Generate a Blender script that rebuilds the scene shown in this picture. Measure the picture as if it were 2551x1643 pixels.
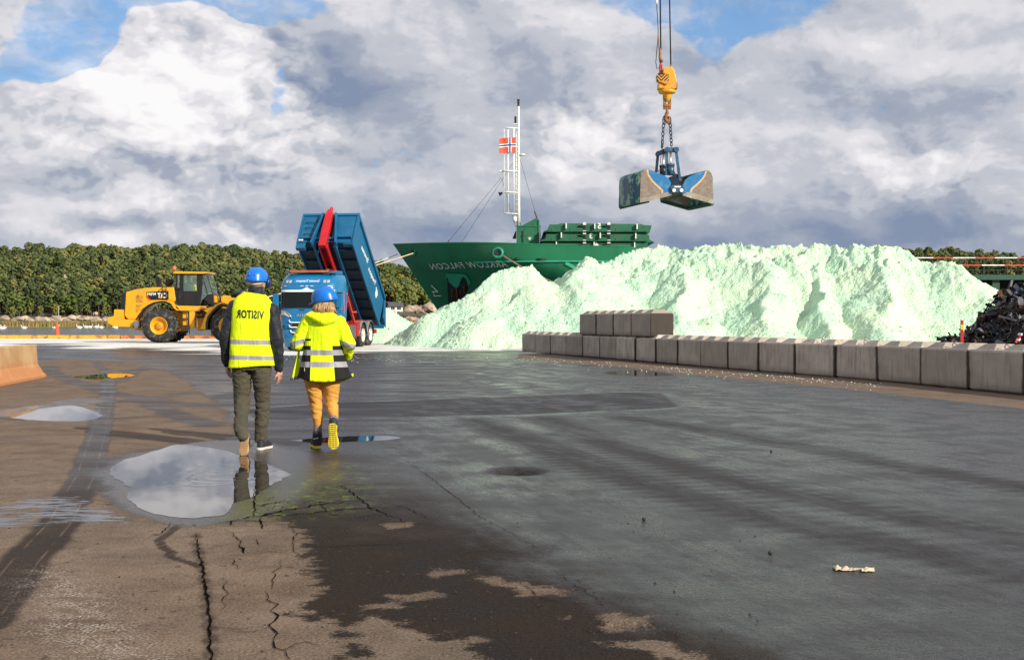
import bpy, bmesh, math, random
import numpy as np
from mathutils import Vector, Matrix, Euler, noise as mnoise
R = math.radians
random.seed(7); np.random.seed(7)
for o in list(bpy.data.objects): bpy.data.objects.remove(o)
SC = bpy.context.scene
COL = SC.collection
# ---------------------------------------------------------------- camera
F, HZ, CH, CX = 3100.0, 800.0, 1.35, 1275.5      # focal length in photo pixels, horizon row, eye height, centre column
cam = bpy.data.cameras.new('camera'); camo = bpy.data.objects.new('camera', cam); COL.objects.link(camo)
camo.location = (0, 0, CH); camo.rotation_euler = (R(90), 0, 0)
cam.sensor_width = 36; cam.lens = 36*F/2551; cam.shift_y = -21.5/2551
cam.clip_start = 0.1; cam.clip_end = 6000
SC.camera = camo
SC.view_settings.view_transform = 'Standard'; SC.view_settings.look = 'None'
SC.view_settings.exposure = 0.08; SC.view_settings.gamma = 1.0
SC.render.engine = 'CYCLES'
SC.cycles.max_bounces = 6; SC.cycles.diffuse_bounces = 3; SC.cycles.glossy_bounces = 3
SC.cycles.transparent_max_bounces = 6; SC.cycles.transmission_bounces = 3
SC.cycles.caustics_reflective = False; SC.cycles.caustics_refractive = False

# ---------------------------------------------------------------- node helpers
class NT:
    def __init__(s, tree): s.t = tree; s.n = tree.nodes; s.l = tree.links
    def new(s, typ, **kw):
        n = s.n.new(typ)
        for k, v in kw.items(): setattr(n, k, v)
        return n
    def put(s, sock, v):
        if v is None: return
        if isinstance(v, bpy.types.NodeSocket): s.l.new(v, sock)
        elif isinstance(v, (tuple, list)) and len(v) == 3 and sock.type == 'RGBA': sock.default_value = (*v, 1)
        elif isinstance(v, (int, float)) and sock.type == 'RGBA': sock.default_value = (v, v, v, 1)
        else: sock.default_value = v
    def m(s, op, a, b=None, c=None, clamp=False):
        n = s.new('ShaderNodeMath', operation=op, use_clamp=clamp)
        for i, v in enumerate((a, b, c)):
            if v is not None: s.put(n.inputs[i], v)
        return n.outputs[0]
    def v(s, op, a, b=None, scale=None):
        n = s.new('ShaderNodeVectorMath', operation=op)
        s.put(n.inputs[0], a)
        if b is not None: s.put(n.inputs[1], b)
        if scale is not None: s.put(n.inputs['Scale'], scale)
        return n.outputs['Value'] if op in ('LENGTH', 'DOT_PRODUCT', 'DISTANCE') else n.outputs[0]
    def mix(s, f, a, b, blend='MIX'):
        n = s.new('ShaderNodeMix', data_type='RGBA', blend_type=blend)
        s.put(n.inputs[0], f); s.put(n.inputs[6], a); s.put(n.inputs[7], b)
        return n.outputs[2]
    def noise(s, vec, scale, detail=4, rough=.5, color=False, dist=0.0):
        n = s.new('ShaderNodeTexNoise'); s.put(n.inputs['Vector'], vec)
        n.inputs['Scale'].default_value = scale; n.inputs['Detail'].default_value = detail
        n.inputs['Roughness'].default_value = rough; n.inputs['Distortion'].default_value = dist
        return n.outputs['Color'] if color else n.outputs[0]
    def vor(s, vec, scale, feature='F1', out='Distance', rnd=1.0):
        n = s.new('ShaderNodeTexVoronoi', feature=feature); s.put(n.inputs['Vector'], vec)
        n.inputs['Scale'].default_value = scale; n.inputs['Randomness'].default_value = rnd
        return n.outputs[out]
    def ss(s, x, a, b, lo=0.0, hi=1.0, kind='SMOOTHSTEP'):
        n = s.new('ShaderNodeMapRange', interpolation_type=kind)
        s.put(n.inputs[0], x); s.put(n.inputs[1], a); s.put(n.inputs[2], b); s.put(n.inputs[3], lo); s.put(n.inputs[4], hi)
        return n.outputs[0]
    def scalev(s, vec, sc, loc=(0, 0, 0), rot=(0, 0, 0)):
        n = s.new('ShaderNodeMapping'); s.put(n.inputs[0], vec)
        n.inputs['Scale'].default_value = sc; n.inputs['Location'].default_value = loc; n.inputs['Rotation'].default_value = rot
        return n.outputs[0]
    def obj(s): return s.new('ShaderNodeTexCoord').outputs['Object']
    def pos(s): return s.new('ShaderNodeNewGeometry').outputs['Position']
    def attr(s, name): return s.new('ShaderNodeAttribute', attribute_name=name).outputs['Fac']
    def bump(s, h, strength=.3, dist=.02, normal=None):
        n = s.new('ShaderNodeBump'); s.put(n.inputs['Height'], h)
        n.inputs['Strength'].default_value = strength; n.inputs['Distance'].default_value = dist
        if normal is not None: s.put(n.inputs['Normal'], normal)
        return n.outputs[0]

def newmat(name):
    m = bpy.data.materials.new(name); m.use_nodes = True
    nt = NT(m.node_tree); b = m.node_tree.nodes['Principled BSDF']
    return m, nt, b

def mat(name, col, rough=.5, metal=0.0, var=.12, vscale=3.0, bump=0.0, bscale=40.0, dirt=None, dirt_amt=.0, dscale=2.0, coat=0.0, spec=None):
    """painted / plain surface with noise variation, optional dirt colour and bump"""
    m, nt, b = newmat(name)
    co = nt.obj()
    n1 = nt.noise(co, vscale, 5, .6)
    f = nt.ss(n1, .3, .7, 0, 1)
    c = nt.mix(f, tuple(x*(1-var) for x in col), tuple(min(1, x*(1+var)) for x in col))
    if dirt is not None:
        n2 = nt.noise(co, dscale, 8, .65, dist=.3)
        g = nt.ss(n2, .62-dirt_amt*.35, .72-dirt_amt*.2, 0, min(1, dirt_amt*1.6+.2))
        c = nt.mix(g, c, dirt)
        nt.put(b.inputs['Roughness'], nt.m('ADD', rough, nt.m('MULTIPLY', g, .25)))
    else:
        nt.put(b.inputs['Roughness'], nt.m('ADD', rough-.05, nt.m('MULTIPLY', f, .1)))
    nt.put(b.inputs['Base Color'], c)
    b.inputs['Metallic'].default_value = metal
    if coat: b.inputs['Coat Weight'].default_value = coat; b.inputs['Coat Roughness'].default_value = .08
    if spec is not None: b.inputs['Specular IOR Level'].default_value = spec
    if bump: nt.put(b.inputs['Normal'], nt.bump(nt.noise(co, bscale, 5, .6), bump, .02))
    return m

# ---------------------------------------------------------------- sun and sky
SUN_EL = 26.0
sdir = Vector((.72, -.69, 0)).normalized()*math.cos(R(SUN_EL)) + Vector((0, 0, math.sin(R(SUN_EL))))   # towards the sun
sun = bpy.data.lights.new('sun', 'SUN'); sun.energy = 5.0; sun.angle = R(.5); sun.color = (1, .93, .80)
suno = bpy.data.objects.new('sun', sun); COL.objects.link(suno)
suno.rotation_euler = sdir.to_track_quat('Z', 'Y').to_euler(); suno.location = (30, -30, 30)

wd = bpy.data.worlds.new('World'); SC.world = wd; wd.use_nodes = True
nt = NT(wd.node_tree); bg = wd.node_tree.nodes['Background']
WS = .12
bg.inputs['Strength'].default_value = WS
sky = nt.new('ShaderNodeTexSky'); sky.sky_type = 'NISHITA'; sky.sun_disc = False
sky.sun_elevation = R(SUN_EL); sky.sun_rotation = math.atan2(sdir.x, sdir.y)
sky.air_density = 1.0; sky.dust_density = .6; sky.ozone_density = 2.2
D = nt.new('ShaderNodeTexCoord').outputs['Generated']
def sdirp(px, py):
    return Vector(((px-CX)/F, 1, (HZ-py)/F)).normalized()
warp = nt.noise(nt.v('MULTIPLY', D, (1, 1, 1.2)), 9, 5, .55, color=True)
warp = nt.v('SUBTRACT', warp, (.5, .5, .5))
Dw = nt.v('ADD', D, nt.v('MULTIPLY', warp, (.10, .10, .07)))
Dw2 = nt.v('ADD', D, nt.v('MULTIPLY', warp, (.05, .05, .045)))
def blob(px, py, rx, ry, amp, src=None, hard=0.0):
    c = sdirp(px, py)
    q = nt.v('SUBTRACT', src or Dw, tuple(c))
    q = nt.v('MULTIPLY', q, (F/rx, F/rx, F/ry))
    return nt.ss(nt.v('LENGTH', q), 1.0, hard, 0, amp)
def total(lst):
    r = lst[0]
    for x in lst[1:]: r = nt.m('ADD', r, x)
    return r
P = nt.v('MULTIPLY', D, (1, 1, 1.7))
P = nt.v('ADD', P, nt.v('SCALE', warp, scale=.05))
nA = nt.noise(P, 5.5, 8, .54)
nB = nt.noise(nt.v('ADD', P, (.014, -.004, .028)), 5.5, 8, .54)
nC = nt.noise(nt.v('ADD', P, (3.1, 1.7, .4)), 24, 7, .6)
nD = nt.noise(nt.v('ADD', nt.v('ADD', P, (3.1, 1.7, .4)), (.003, 0, .006)), 24, 7, .6)
rel = nt.m('ADD', nt.m('MULTIPLY', nt.m('SUBTRACT', nA, nB), 1.45), nt.m('MULTIPLY', nt.m('SUBTRACT', nC, nD), .30))
def billow(off):
    q = nt.v('ADD', P, off)
    a_ = nt.m('ABSOLUTE', nt.m('SUBTRACT', nt.noise(q, 15, 1, .5), .5)); b_ = nt.m('ABSOLUTE', nt.m('SUBTRACT', nt.noise(nt.v('ADD', q, (5, 3, 1)), 36, 2, .6), .5))
    return nt.m('ADD', nt.m('MULTIPLY', a_, 2.6), nt.m('MULTIPLY', b_, 1.3))
vA_, vB_ = billow((0, 0, 0)), billow((.007, -.003, .011))
cum = nt.m('MINIMUM', total([blob(430, 260, 520, 330, 1.0, Dw2, .5), blob(1500, 350, 330, 150, .8, Dw2, .4), blob(2280, 430, 330, 130, .6, Dw2, .4), blob(560, 580, 300, 60, .7, Dw2, .3), blob(720, 320, 200, 160, .5, Dw2, .4)]), 1.0)
rel = nt.m('ADD', rel, nt.m('MULTIPLY', nt.m('MULTIPLY', nt.m('SUBTRACT', vA_, vB_), .55), nt.m('ADD', .18, cum)))
# cloud cover: mostly closed, with holes where the photograph shows blue
cover = total([nt.m('ADD', nt.m('MULTIPLY', nt.m('SUBTRACT', nA, .5), 1.5), .84),
    nt.m('MULTIPLY', nt.m('SUBTRACT', vA_, .40), .55),
    blob(330, 90, 330, 210, -1.1, Dw2), blob(600, 10, 420, 90, -1.0, Dw2), blob(130, 170, 230, 150, -1.0, Dw2),
    blob(640, 215, 150, 150, -1.05), blob(1680, 20, 330, 80, -1.0), blob(1900, 60, 320, 90, -.65),
    blob(2400, 20, 200, 70, -.35), blob(1010, 40, 150, 50, -.5),
    blob(460, 190, 230, 230, 1.9, Dw2, .45), blob(310, 320, 340, 190, 1.4, Dw2, .4), blob(610, 130, 90, 90, 1.3, Dw2, .4),
    blob(940, 170, 360, 210, .7), blob(1300, 120, 300, 200, .6)])
alpha = nt.m('MAXIMUM', nt.ss(cover, .20, .48), nt.ss(nC, .38, .72, .10, .62))
# brightness of the cloud
elz = nt.new('ShaderNodeSeparateXYZ'); nt.put(elz.inputs[0], D)
br = total([nt.ss(nt.m('ABSOLUTE', elz.outputs[2]), .13, .03, 0, -.13), nt.m('ADD', .57, nt.m('MULTIPLY', nt.m('SUBTRACT', nA, .5), .35)), rel,
    blob(430, 200, 340, 270, .33, Dw2), blob(250, 330, 360, 190, .20), blob(600, 140, 120, 120, .15, Dw2),
    blob(720, 300, 210, 150, .16), blob(60, 560, 180, 90, .25), blob(330, 500, 340, 50, .22), blob(560, 590, 200, 50, .25),
    blob(250, 590, 160, 60, .28), blob(820, 400, 200, 120, .14),
    blob(860, 170, 320, 160, -.36), blob(930, 230, 200, 100, -.16), blob(280, 445, 400, 60, -.28), blob(720, 520, 300, 60, -.10),
    blob(200, 535, 400, 30, -.16), blob(1500, 350, 220, 110, .34), blob(1420, 400, 160, 110, .14), blob(2280, 420, 260, 110, .24),
    blob(2250, 130, 300, 120, .14), blob(2150, 330, 170, 80, .14), blob(1300, 160, 300, 200, -.06),
    blob(1950, 590, 900, 110, -.30), blob(1150, 560, 500, 100, -.24), blob(2350, 260, 260, 90, -.10), blob(1950, 420, 240, 150, -.08),
    blob(2000, 480, 600, 70, -.06)])
el = nt.new('ShaderNodeSeparateXYZ'); nt.put(el.inputs[0], D)
ramp = nt.new('ShaderNodeValToRGB'); nt.put(ramp.inputs[0], br)
cr = ramp.color_ramp; cr.interpolation = 'EASE'
cr.elements[0].position = .12; cr.elements[0].color = (.22, .275, .40, 1)
cr.elements[1].position = 1.0; cr.elements[1].color = (.92, .91, .91, 1)
for p, c in ((.36, (.345, .385, .475)), (.52, (.51, .53, .59)), (.70, (.70, .69, .73)), (.85, (.84, .82, .84))):
    e = cr.elements.new(p); e.color = (*c, 1)
cloud = nt.v('SCALE', ramp.outputs[0], scale=1/WS)
blue = nt.mix(.55, sky.outputs[0], tuple(x/WS for x in (.12, .36, .76)))
final = nt.mix(alpha, blue, cloud)
nt.put(bg.inputs['Color'], final)
# ---------------------------------------------------------------- geometry helpers
def smooth01(t): t = np.clip(t, 0, 1); return t*t*(3-2*t)
def gz(X, Y):
    """height of the yard: level, rising a little towards the quay"""
    return float(.24*smooth01((Y-51)/13.0))
def W(px, py, Y): return Vector(((px-CX)*Y/F, Y, CH-(py-HZ)*Y/F))
def G(px, py):
    Y = CH*F/(py-HZ)
    for _ in range(8): Y = (CH-gz(0, Y))*F/(py-HZ)
    return Vector(((px-CX)*Y/F, Y, gz(0, Y)))
def tag(o, label=None, cat=None, group=None, kind=None):
    for k, v in (('label', label), ('category', cat), ('group', group), ('kind', kind)):
        if v: o[k] = v
    return o
def empty(name, loc=(0, 0, 0), rz=0.0, **kw):
    o = bpy.data.objects.new(name, None); COL.objects.link(o); o.location = loc; o.rotation_euler = (0, 0, rz)
    o.empty_display_size = .3
    return tag(o, **kw)
class MB:
    """collects shapes, linked as one mesh object"""
    def __init__(s): s.v = []; s.f = []; s.mi = []; s.sm = []; s.M = Matrix.Identity(4); s.k = 0
    def add(s, vs, fs, smooth=False, mi=None):
        o = len(s.v)
        s.v += [tuple(s.M @ Vector(p)) for p in vs]
        s.f += [tuple(i+o for i in f) for f in fs]
        s.mi += [s.k if mi is None else mi]*len(fs)
        s.sm += (smooth if isinstance(smooth, list) else [smooth]*len(fs))
        return s
    def box(s, a, b, mi=None):
        (x0, y0, z0), (x1, y1, z1) = a, b
        x0, x1 = min(x0, x1), max(x0, x1); y0, y1 = min(y0, y1), max(y0, y1); z0, z1 = min(z0, z1), max(z0, z1)
        return s.add([(x0, y0, z0), (x1, y0, z0), (x1, y1, z0), (x0, y1, z0), (x0, y0, z1), (x1, y0, z1), (x1, y1, z1), (x0, y1, z1)],
              [(0, 3, 2, 1), (4, 5, 6, 7), (0, 1, 5, 4), (1, 2, 6, 5), (2, 3, 7, 6), (3, 0, 4, 7)], mi=mi)
    def cbox(s, c, d, mi=None):
        return s.box([c[i]-d[i]/2 for i in range(3)], [c[i]+d[i]/2 for i in range(3)], mi)
    def beam(s, p, q, w, h, up=(0, 0, 1), mi=None):
        p, q = Vector(p), Vector(q); d = (q-p); L = d.length; d.normalize()
        u = Vector(up); x = d.cross(u)
        if x.length < 1e-4: x = d.cross(Vector((1, 0, 0)))
        x.normalize(); z = x.cross(d)
        vs = []
        for e in (p, q):
            for (a, b) in ((-1, -1), (1, -1), (1, 1), (-1, 1)): vs.append(e+x*(a*w/2)+z*(b*h/2))
        return s.add(vs, [(0, 1, 2, 3), (7, 6, 5, 4), (0, 4, 5, 1), (1, 5, 6, 2), (2, 6, 7, 3), (3, 7, 4, 0)], mi=mi)
    def prism(s, poly, axis, a, b, mi=None):
        """polygon of 2-D points extruded along axis ('x','y','z') from a to b"""
        n = len(poly)
        def P3(p, t):
            return (t, p[0], p[1]) if axis == 'x' else ((p[0], t, p[1]) if axis == 'y' else (p[0], p[1], t))
        vs = [P3(p, a) for p in poly]+[P3(p, b) for p in poly]
        fs = [tuple(range(n-1, -1, -1)), tuple(range(n, 2*n))]+[(i, (i+1) % n, n+(i+1) % n, n+i) for i in range(n)]
        return s.add(vs, fs, mi=mi)
    def cyl(s, p, q, r, r2=None, n=16, caps=True, mi=None):
        p, q = Vector(p), Vector(q); r2 = r if r2 is None else r2
        d = (q-p).normalized(); x = d.orthogonal().normalized(); y = d.cross(x)
        vs = []
        for c, rr in ((p, r), (q, r2)):
            for i in range(n):
                t = 2*math.pi*i/n; vs.append(c+x*(rr*math.cos(t))+y*(rr*math.sin(t)))
        fs = [(i, (i+1) % n, n+(i+1) % n, n+i) for i in range(n)]; sm = [True]*n
        if caps: fs += [tuple(range(n-1, -1, -1)), tuple(range(n, 2*n))]; sm += [False, False]
        return s.add(vs, fs, sm, mi)
    def tube(s, pts, r, n=8, mi=None, closed=False):
        pts = [Vector(p) for p in pts]; m = len(pts); rs = r if isinstance(r, (list, tuple)) else [r]*m
        vs = []; x = None
        for i, p in enumerate(pts):
            if closed: d = (pts[(i+1) % m]-pts[i-1]).normalized()
            else: d = (pts[min(i+1, m-1)]-pts[max(i-1, 0)]).normalized()
            if x is None: x = d.orthogonal().normalized()
            x = (x-d*x.dot(d)).normalized(); y = d.cross(x)
            for k in range(n):
                t = 2*math.pi*k/n; vs.append(p+x*(rs[i]*math.cos(t))+y*(rs[i]*math.sin(t)))
        fs = []
        for i in range(m if closed else m-1):
            a, b = i*n, ((i+1) % m)*n
            fs += [(a+k, a+(k+1) % n, b+(k+1) % n, b+k) for k in range(n)]
        sm = [True]*len(fs)
        if not closed: fs += [tuple(range(n-1, -1, -1)), tuple((m-1)*n+k for k in range(n))]; sm += [False, False]
        return s.add(vs, fs, sm, mi)
    def lathe(s, prof, c, axis='z', n=24, mi=None, smooth=True, caps=True):
        """prof: list of (radius, height along the axis)"""
        vs = []
        for (r, h) in prof:
            for k in range(n):
                t = 2*math.pi*k/n; a, b = r*math.cos(t), r*math.sin(t)
                p = (a, b, h) if axis == 'z' else ((h, a, b) if axis == 'x' else (b, h, a))
                vs.append((c[0]+p[0], c[1]+p[1], c[2]+p[2]))
        fs = []
        for i in range(len(prof)-1):
            fs += [(i*n+k, i*n+(k+1) % n, (i+1)*n+(k+1) % n, (i+1)*n+k) for k in range(n)]
        sm = [smooth]*len(fs)
        if caps: fs += [tuple(range(n-1, -1, -1)), tuple((len(prof)-1)*n+k for k in range(n))]; sm += [False, False]
        return s.add(vs, fs, sm, mi)
    def ball(s, c, r, n=14, mi=None, half=False):
        r3 = r if isinstance(r, (tuple, list)) else (r, r, r)
        vs = []; rows = n//2+1; lo = 0 if half else -math.pi/2
        for i in range(rows+1):
            t = lo+(math.pi/2-lo)*i/rows
            for k in range(n):
                a = 2*math.pi*k/n
                vs.append((c[0]+r3[0]*math.cos(t)*math.cos(a), c[1]+r3[1]*math.cos(t)*math.sin(a), c[2]+r3[2]*math.sin(t)))
        fs = [(i*n+k, i*n+(k+1) % n, (i+1)*n+(k+1) % n, (i+1)*n+k) for i in range(rows) for k in range(n)]
        return s.add(vs, fs, True, mi)
    def loft(s, rings, mi=None, smooth=True, caps=True, closed=True):
        """rings: equal-length lists of points"""
        n = len(rings[0]); vs = [p for r in rings for p in r]
        kk = n if closed else n-1
        fs = [(i*n+k, i*n+(k+1) % n, (i+1)*n+(k+1) % n, (i+1)*n+k) for i in range(len(rings)-1) for k in range(kk)]
        sm = [smooth]*len(fs)
        if caps and closed: fs += [tuple(range(n-1, -1, -1)), tuple((len(rings)-1)*n+k for k in range(n))]; sm += [False, False]
        return s.add(vs, fs, sm, mi)
    def grid(s, fn, nu, nv, mi=None, smooth=True):
        vs = [fn(i/(nu-1), j/(nv-1)) for i in range(nu) for j in range(nv)]
        fs = [(i*nv+j, (i+1)*nv+j, (i+1)*nv+j+1, i*nv+j+1) for i in range(nu-1) for j in range(nv-1)]
        return s.add(vs, fs, smooth, mi)
    def build(s, name, mats, parent=None, bevel=0.0, seg=2, fix=True):
        me = bpy.data.meshes.new(name); me.from_pydata(s.v, [], s.f)
        if not isinstance(mats, (list, tuple)): mats = [mats]
        for m_ in mats: me.materials.append(m_)
        me.polygons.foreach_set('material_index', s.mi); me.polygons.foreach_set('use_smooth', s.sm)
        me.validate(); me.update()
        if fix:
            bm = bmesh.new(); bm.from_mesh(me); bmesh.ops.recalc_face_normals(bm, faces=bm.faces); bm.to_mesh(me); bm.free()
        o = bpy.data.objects.new(name, me); COL.objects.link(o)
        if parent: o.parent = parent
        if bevel:
            md = o.modifiers.new('bevel', 'BEVEL'); md.width = bevel; md.segments = seg; md.limit_method = 'ANGLE'; md.angle_limit = R(40)
            md.harden_normals = False
        return o
def copy_tree(o, parent=None):
    c = o.copy(); COL.objects.link(c)
    if parent: c.parent = parent
    for ch in [x for x in bpy.data.objects if x.parent == o]: copy_tree(ch, c)
    return c
def text_mesh(body, size, mirror=True, extrude=0.0, bold=0.0, spacing=1.0, ptx=None):
    """font outline as verts/faces in the XY plane, centred, width first; mirrored like the writing in the photograph"""
    cu = bpy.data.curves.new('lettering', 'FONT'); cu.body = body; cu.size = size; cu.align_x = 'CENTER'; cu.align_y = 'CENTER'
    cu.extrude = extrude; cu.offset = bold; cu.space_character = spacing; cu.resolution_u = 3
    ob = bpy.data.objects.new('lettering', cu); COL.objects.link(ob)
    dg = bpy.context.evaluated_depsgraph_get(); dg.update()
    me = ob.evaluated_get(dg).to_mesh()
    vs = [tuple(v.co) for v in me.vertices]; fs = [tuple(p.vertices) for p in me.polygons]
    ob.evaluated_get(dg).to_mesh_clear(); bpy.data.objects.remove(ob); bpy.data.curves.remove(cu)
    if mirror: vs = [(-x, y, z) for x, y, z in vs]; fs = [f[::-1] for f in fs]
    return vs, fs
# ---------------------------------------------------------------- numpy value noise
def _hash(ix, iy, seed):
    h = (ix.astype(np.int64)*374761393+iy.astype(np.int64)*668265263+seed*1442695041) & 0xffffffff
    h = ((h ^ (h >> 13))*1274126177) & 0xffffffff
    return ((h ^ (h >> 16)) & 0xffff)/65535.0
def vnoise(x, y, seed=0):
    ix, iy = np.floor(x), np.floor(y); fx, fy = x-ix, y-iy
    fx = fx*fx*fx*(fx*(fx*6-15)+10); fy = fy*fy*fy*(fy*(fy*6-15)+10)
    a, b, c, d = _hash(ix, iy, seed), _hash(ix+1, iy, seed), _hash(ix, iy+1, seed), _hash(ix+1, iy+1, seed)
    return a+(b-a)*fx+(c-a)*fy+(a-b-c+d)*fx*fy
def fbm(x, y, oct=4, seed=0, gain=.5):
    s = 0; a = 1; t = 0
    for i in range(oct):
        s = s+a*vnoise(x*2**i+i*17.3, y*2**i+i*9.1, seed+i); t += a; a *= gain
    return s/t
def sdpoly(X, Y, poly):
    """signed distance to a polygon, negative inside"""
    d = np.full(X.shape, 1e9); inside = np.zeros(X.shape, bool); n = len(poly)
    for i in range(n):
        ax, ay = poly[i]; bx, by = poly[(i+1) % n]
        ex, ey = bx-ax, by-ay; wx, wy = X-ax, Y-ay
        t = np.clip((wx*ex+wy*ey)/(ex*ex+ey*ey+1e-12), 0, 1)
        d = np.minimum(d, (wx-ex*t)**2+(wy-ey*t)**2)
        c = ((ay > Y) != (by > Y))
        with np.errstate(divide='ignore', invalid='ignore'):
            inside ^= c & (X < (bx-ax)*(Y-ay)/(by-ay+1e-20)+ax)
    d = np.sqrt(d); return np.where(inside, -d, d)
def sdline(X, Y, pts):
    d = np.full(X.shape, 1e9)
    for (ax, ay), (bx, by) in zip(pts[:-1], pts[1:]):
        ex, ey = bx-ax, by-ay; wx, wy = X-ax, Y-ay
        t = np.clip((wx*ex+wy*ey)/(ex*ex+ey*ey+1e-12), 0, 1)
        d = np.minimum(d, (wx-ex*t)**2+(wy-ey*t)**2)
    return np.sqrt(d)
def gp(lst): return [tuple(G(a, b)[:2]) for a, b in lst]
def spline(pts, n=8):
    pts = [Vector(p) for p in pts]; out = []
    for i in range(len(pts)-1):
        p0, p1, p2, p3 = pts[max(i-1, 0)], pts[i], pts[i+1], pts[min(i+2, len(pts)-1)]
        for k in range(n):
            t = k/n
            out.append(.5*((2*p1)+(p2-p0)*t+(2*p0-5*p1+4*p2-p3)*t*t+(3*p1-p0-3*p2+p3)*t**3))
    out.append(pts[-1]); return out
# ---------------------------------------------------------------- the yard
def axis_lines(dense0, dense1, step, far0, far1, grow=1.06):
    xs = list(np.arange(dense0, dense1+1e-6, step)); s = step; x = xs[-1]
    while x < far1: s = min(s*grow, 6); x += s; xs.append(x)
    s = step; x = xs[0]; pre = []
    while x > far0: s = min(s*grow, 6); x -= s; pre.append(x)
    return np.array(pre[::-1]+xs)
gxl = axis_lines(-6.5, 5.5, .045, -90, 110, 1.035)
yl = [3.4]
while yl[-1] < 80: yl.append(yl[-1]+max(.03, .0062*yl[-1]))
yl[-1] = 80.0
s_, y_ = .05, 3.4; pre = []
while y_ > -60: s_ *= 1.15; y_ -= s_; pre.append(y_)
gyl = np.array(pre[::-1]+yl)
GX, GY = np.meshgrid(gxl, gyl)
GZ = .24*smooth01((GY-51)/13.0)
hole = G(1290, 1172)
hd = np.sqrt(((GX-hole.x)/.30)**2+((GY-hole.y)/.36)**2)+(fbm(GX*5, GY*5, 2, 3)-.5)*.25
GZ -= .13*(1-smooth01(hd))
# sunken wheel ruts and the broken patch in front
def pushdown(px, py, rx, ry, dep, seed):
    global GZ
    c = G(px, py); d = np.sqrt(((GX-c.x)/rx)**2+((GY-c.y)/ry)**2)+(fbm(GX*9, GY*9, 2, seed)-.5)*.8
    GZ = GZ-dep*(1-smooth01((d-.7)/.35))
pushdown(1570, 1572, .20, .18, .018, 31); pushdown(1340, 1378, .10, .12, .012, 32)
nY, nX = GX.shape
gv = np.stack([GX.ravel(), GY.ravel(), GZ.ravel()], 1)
ii = (np.arange(nY-1)[:, None]*nX+np.arange(nX-1)[None, :]).ravel()
gf = np.stack([ii, ii+1, ii+nX+1, ii+nX], 1)
def np_mesh(name, v, f, mats, smooth=True):
    me = bpy.data.meshes.new(name)
    me.vertices.add(len(v)); me.vertices.foreach_set('co', np.ascontiguousarray(v, dtype=np.float32).ravel())
    k = f.shape[1]
    me.loops.add(len(f)*k); me.loops.foreach_set('vertex_index', np.ascontiguousarray(f, dtype=np.int32).ravel())
    me.polygons.add(len(f)); me.polygons.foreach_set('loop_start', np.arange(len(f), dtype=np.int32)*k)
    try: me.polygons.foreach_set('loop_total', np.full(len(f), k, dtype=np.int32))
    except Exception: pass
    me.polygons.foreach_set('use_smooth', np.full(len(f), smooth))
    for m_ in (mats if isinstance(mats, list) else [mats]): me.materials.append(m_)
    me.update(); me.validate()
    o = bpy.data.objects.new(name, me); COL.objects.link(o); return o
def set_attr(o, name, arr):
    a = o.data.attributes.new(name, 'FLOAT', 'POINT'); a.data.foreach_set('value', np.ascontiguousarray(arr, dtype=np.float32).ravel())
# --- stain and wetness maps on the ground plane (metres, from positions on the ground)
def poly_at(lst): return sdpoly(GX, GY, gp(lst))
dry = poly_at([(-2600, 1720), (905, 1720), (850, 1620), (830, 1560), (790, 1480), (765, 1400), (745, 1330), (690, 1300), (600, 1290), (520, 1300),
    (420, 1285), (330, 1262), (240, 1225), (238, 1150), (300, 1128), (420, 1112), (520, 1100), (600, 1080), (560, 1030), (520, 985), (470, 950), (420, 925),
    (330, 905), (180, 893), (110, 900), (-300, 905), (-2600, 900)])
# pale dried spots among the dark wet asphalt, lower middle
spots = np.minimum.reduce([poly_at(p) for p in [
    [(900, 1640), (860, 1560), (900, 1525), (1010, 1545), (1080, 1570), (1180, 1560), (1090, 1590), (1180, 1640), (1100, 1720), (900, 1720)],
    [(1180, 1425), (1250, 1440), (1290, 1448), (1350, 1455), (1420, 1465), (1400, 1482), (1300, 1485), (1260, 1465), (1190, 1450)],
    [(1480, 1540), (1530, 1520), (1580, 1535), (1640, 1530), (1590, 1556), (1500, 1560)],
    [(1500, 1598), (1640, 1580), (1700, 1600), (1780, 1640), (1720, 1720), (1640, 1640), (1560, 1610)],
    [(960, 1480), (1060, 1472), (1100, 1486), (1010, 1498)], [(1060, 1425), (1150, 1418), (1160, 1426), (1080, 1436)],
    [(940, 1308), (1020, 1296), (1040, 1312), (960, 1322)], [(1360, 1535), (1420, 1532), (1410, 1542), (1370, 1546)],
    [(1040, 1600), (1180, 1585), (1200, 1592), (1060, 1620)], [(870, 1510), (980, 1500), (1020, 1510), (900, 1530)]]])
track_pts = [(-60, 1560), (60, 1400), (150, 1300), (215, 1180), (245, 1080), (262, 1010), (272, 960), (262, 925), (235, 900), (200, 885)]
track = sdline(GX, GY, gp(track_pts))
tracks2 = np.minimum.reduce([sdline(GX, GY, gp(p)) for p in [
    [(230, 965), (290, 950), (330, 925), (420, 905), (520, 895)], [(120, 912), (140, 935), (200, 955), (300, 985), (420, 1000), (520, 1012)],
    [(330, 985), (390, 1010), (450, 1035), (530, 1060)], [(470, 925), (520, 960), (560, 990)], [(300, 1000), (420, 985), (540, 975)],
    [(0, 1040), (150, 1045), (330, 1040)]]])
shallow = np.minimum.reduce([poly_at(p) for p in [
    [(-400, 1030), (-20, 1022), (120, 1005), (200, 1000), (245, 1015), (255, 1036), (210, 1048), (100, 1046), (20, 1038), (-400, 1046)],
    [(-60, 1280), (60, 1240), (170, 1240), (260, 1265), (300, 1300), (180, 1300), (60, 1310), (-60, 1320)],
    [(480, 960), (560, 955), (600, 970), (520, 985)], [(120, 1002), (200, 990), (300, 1000), (210, 1006)]]])
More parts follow.
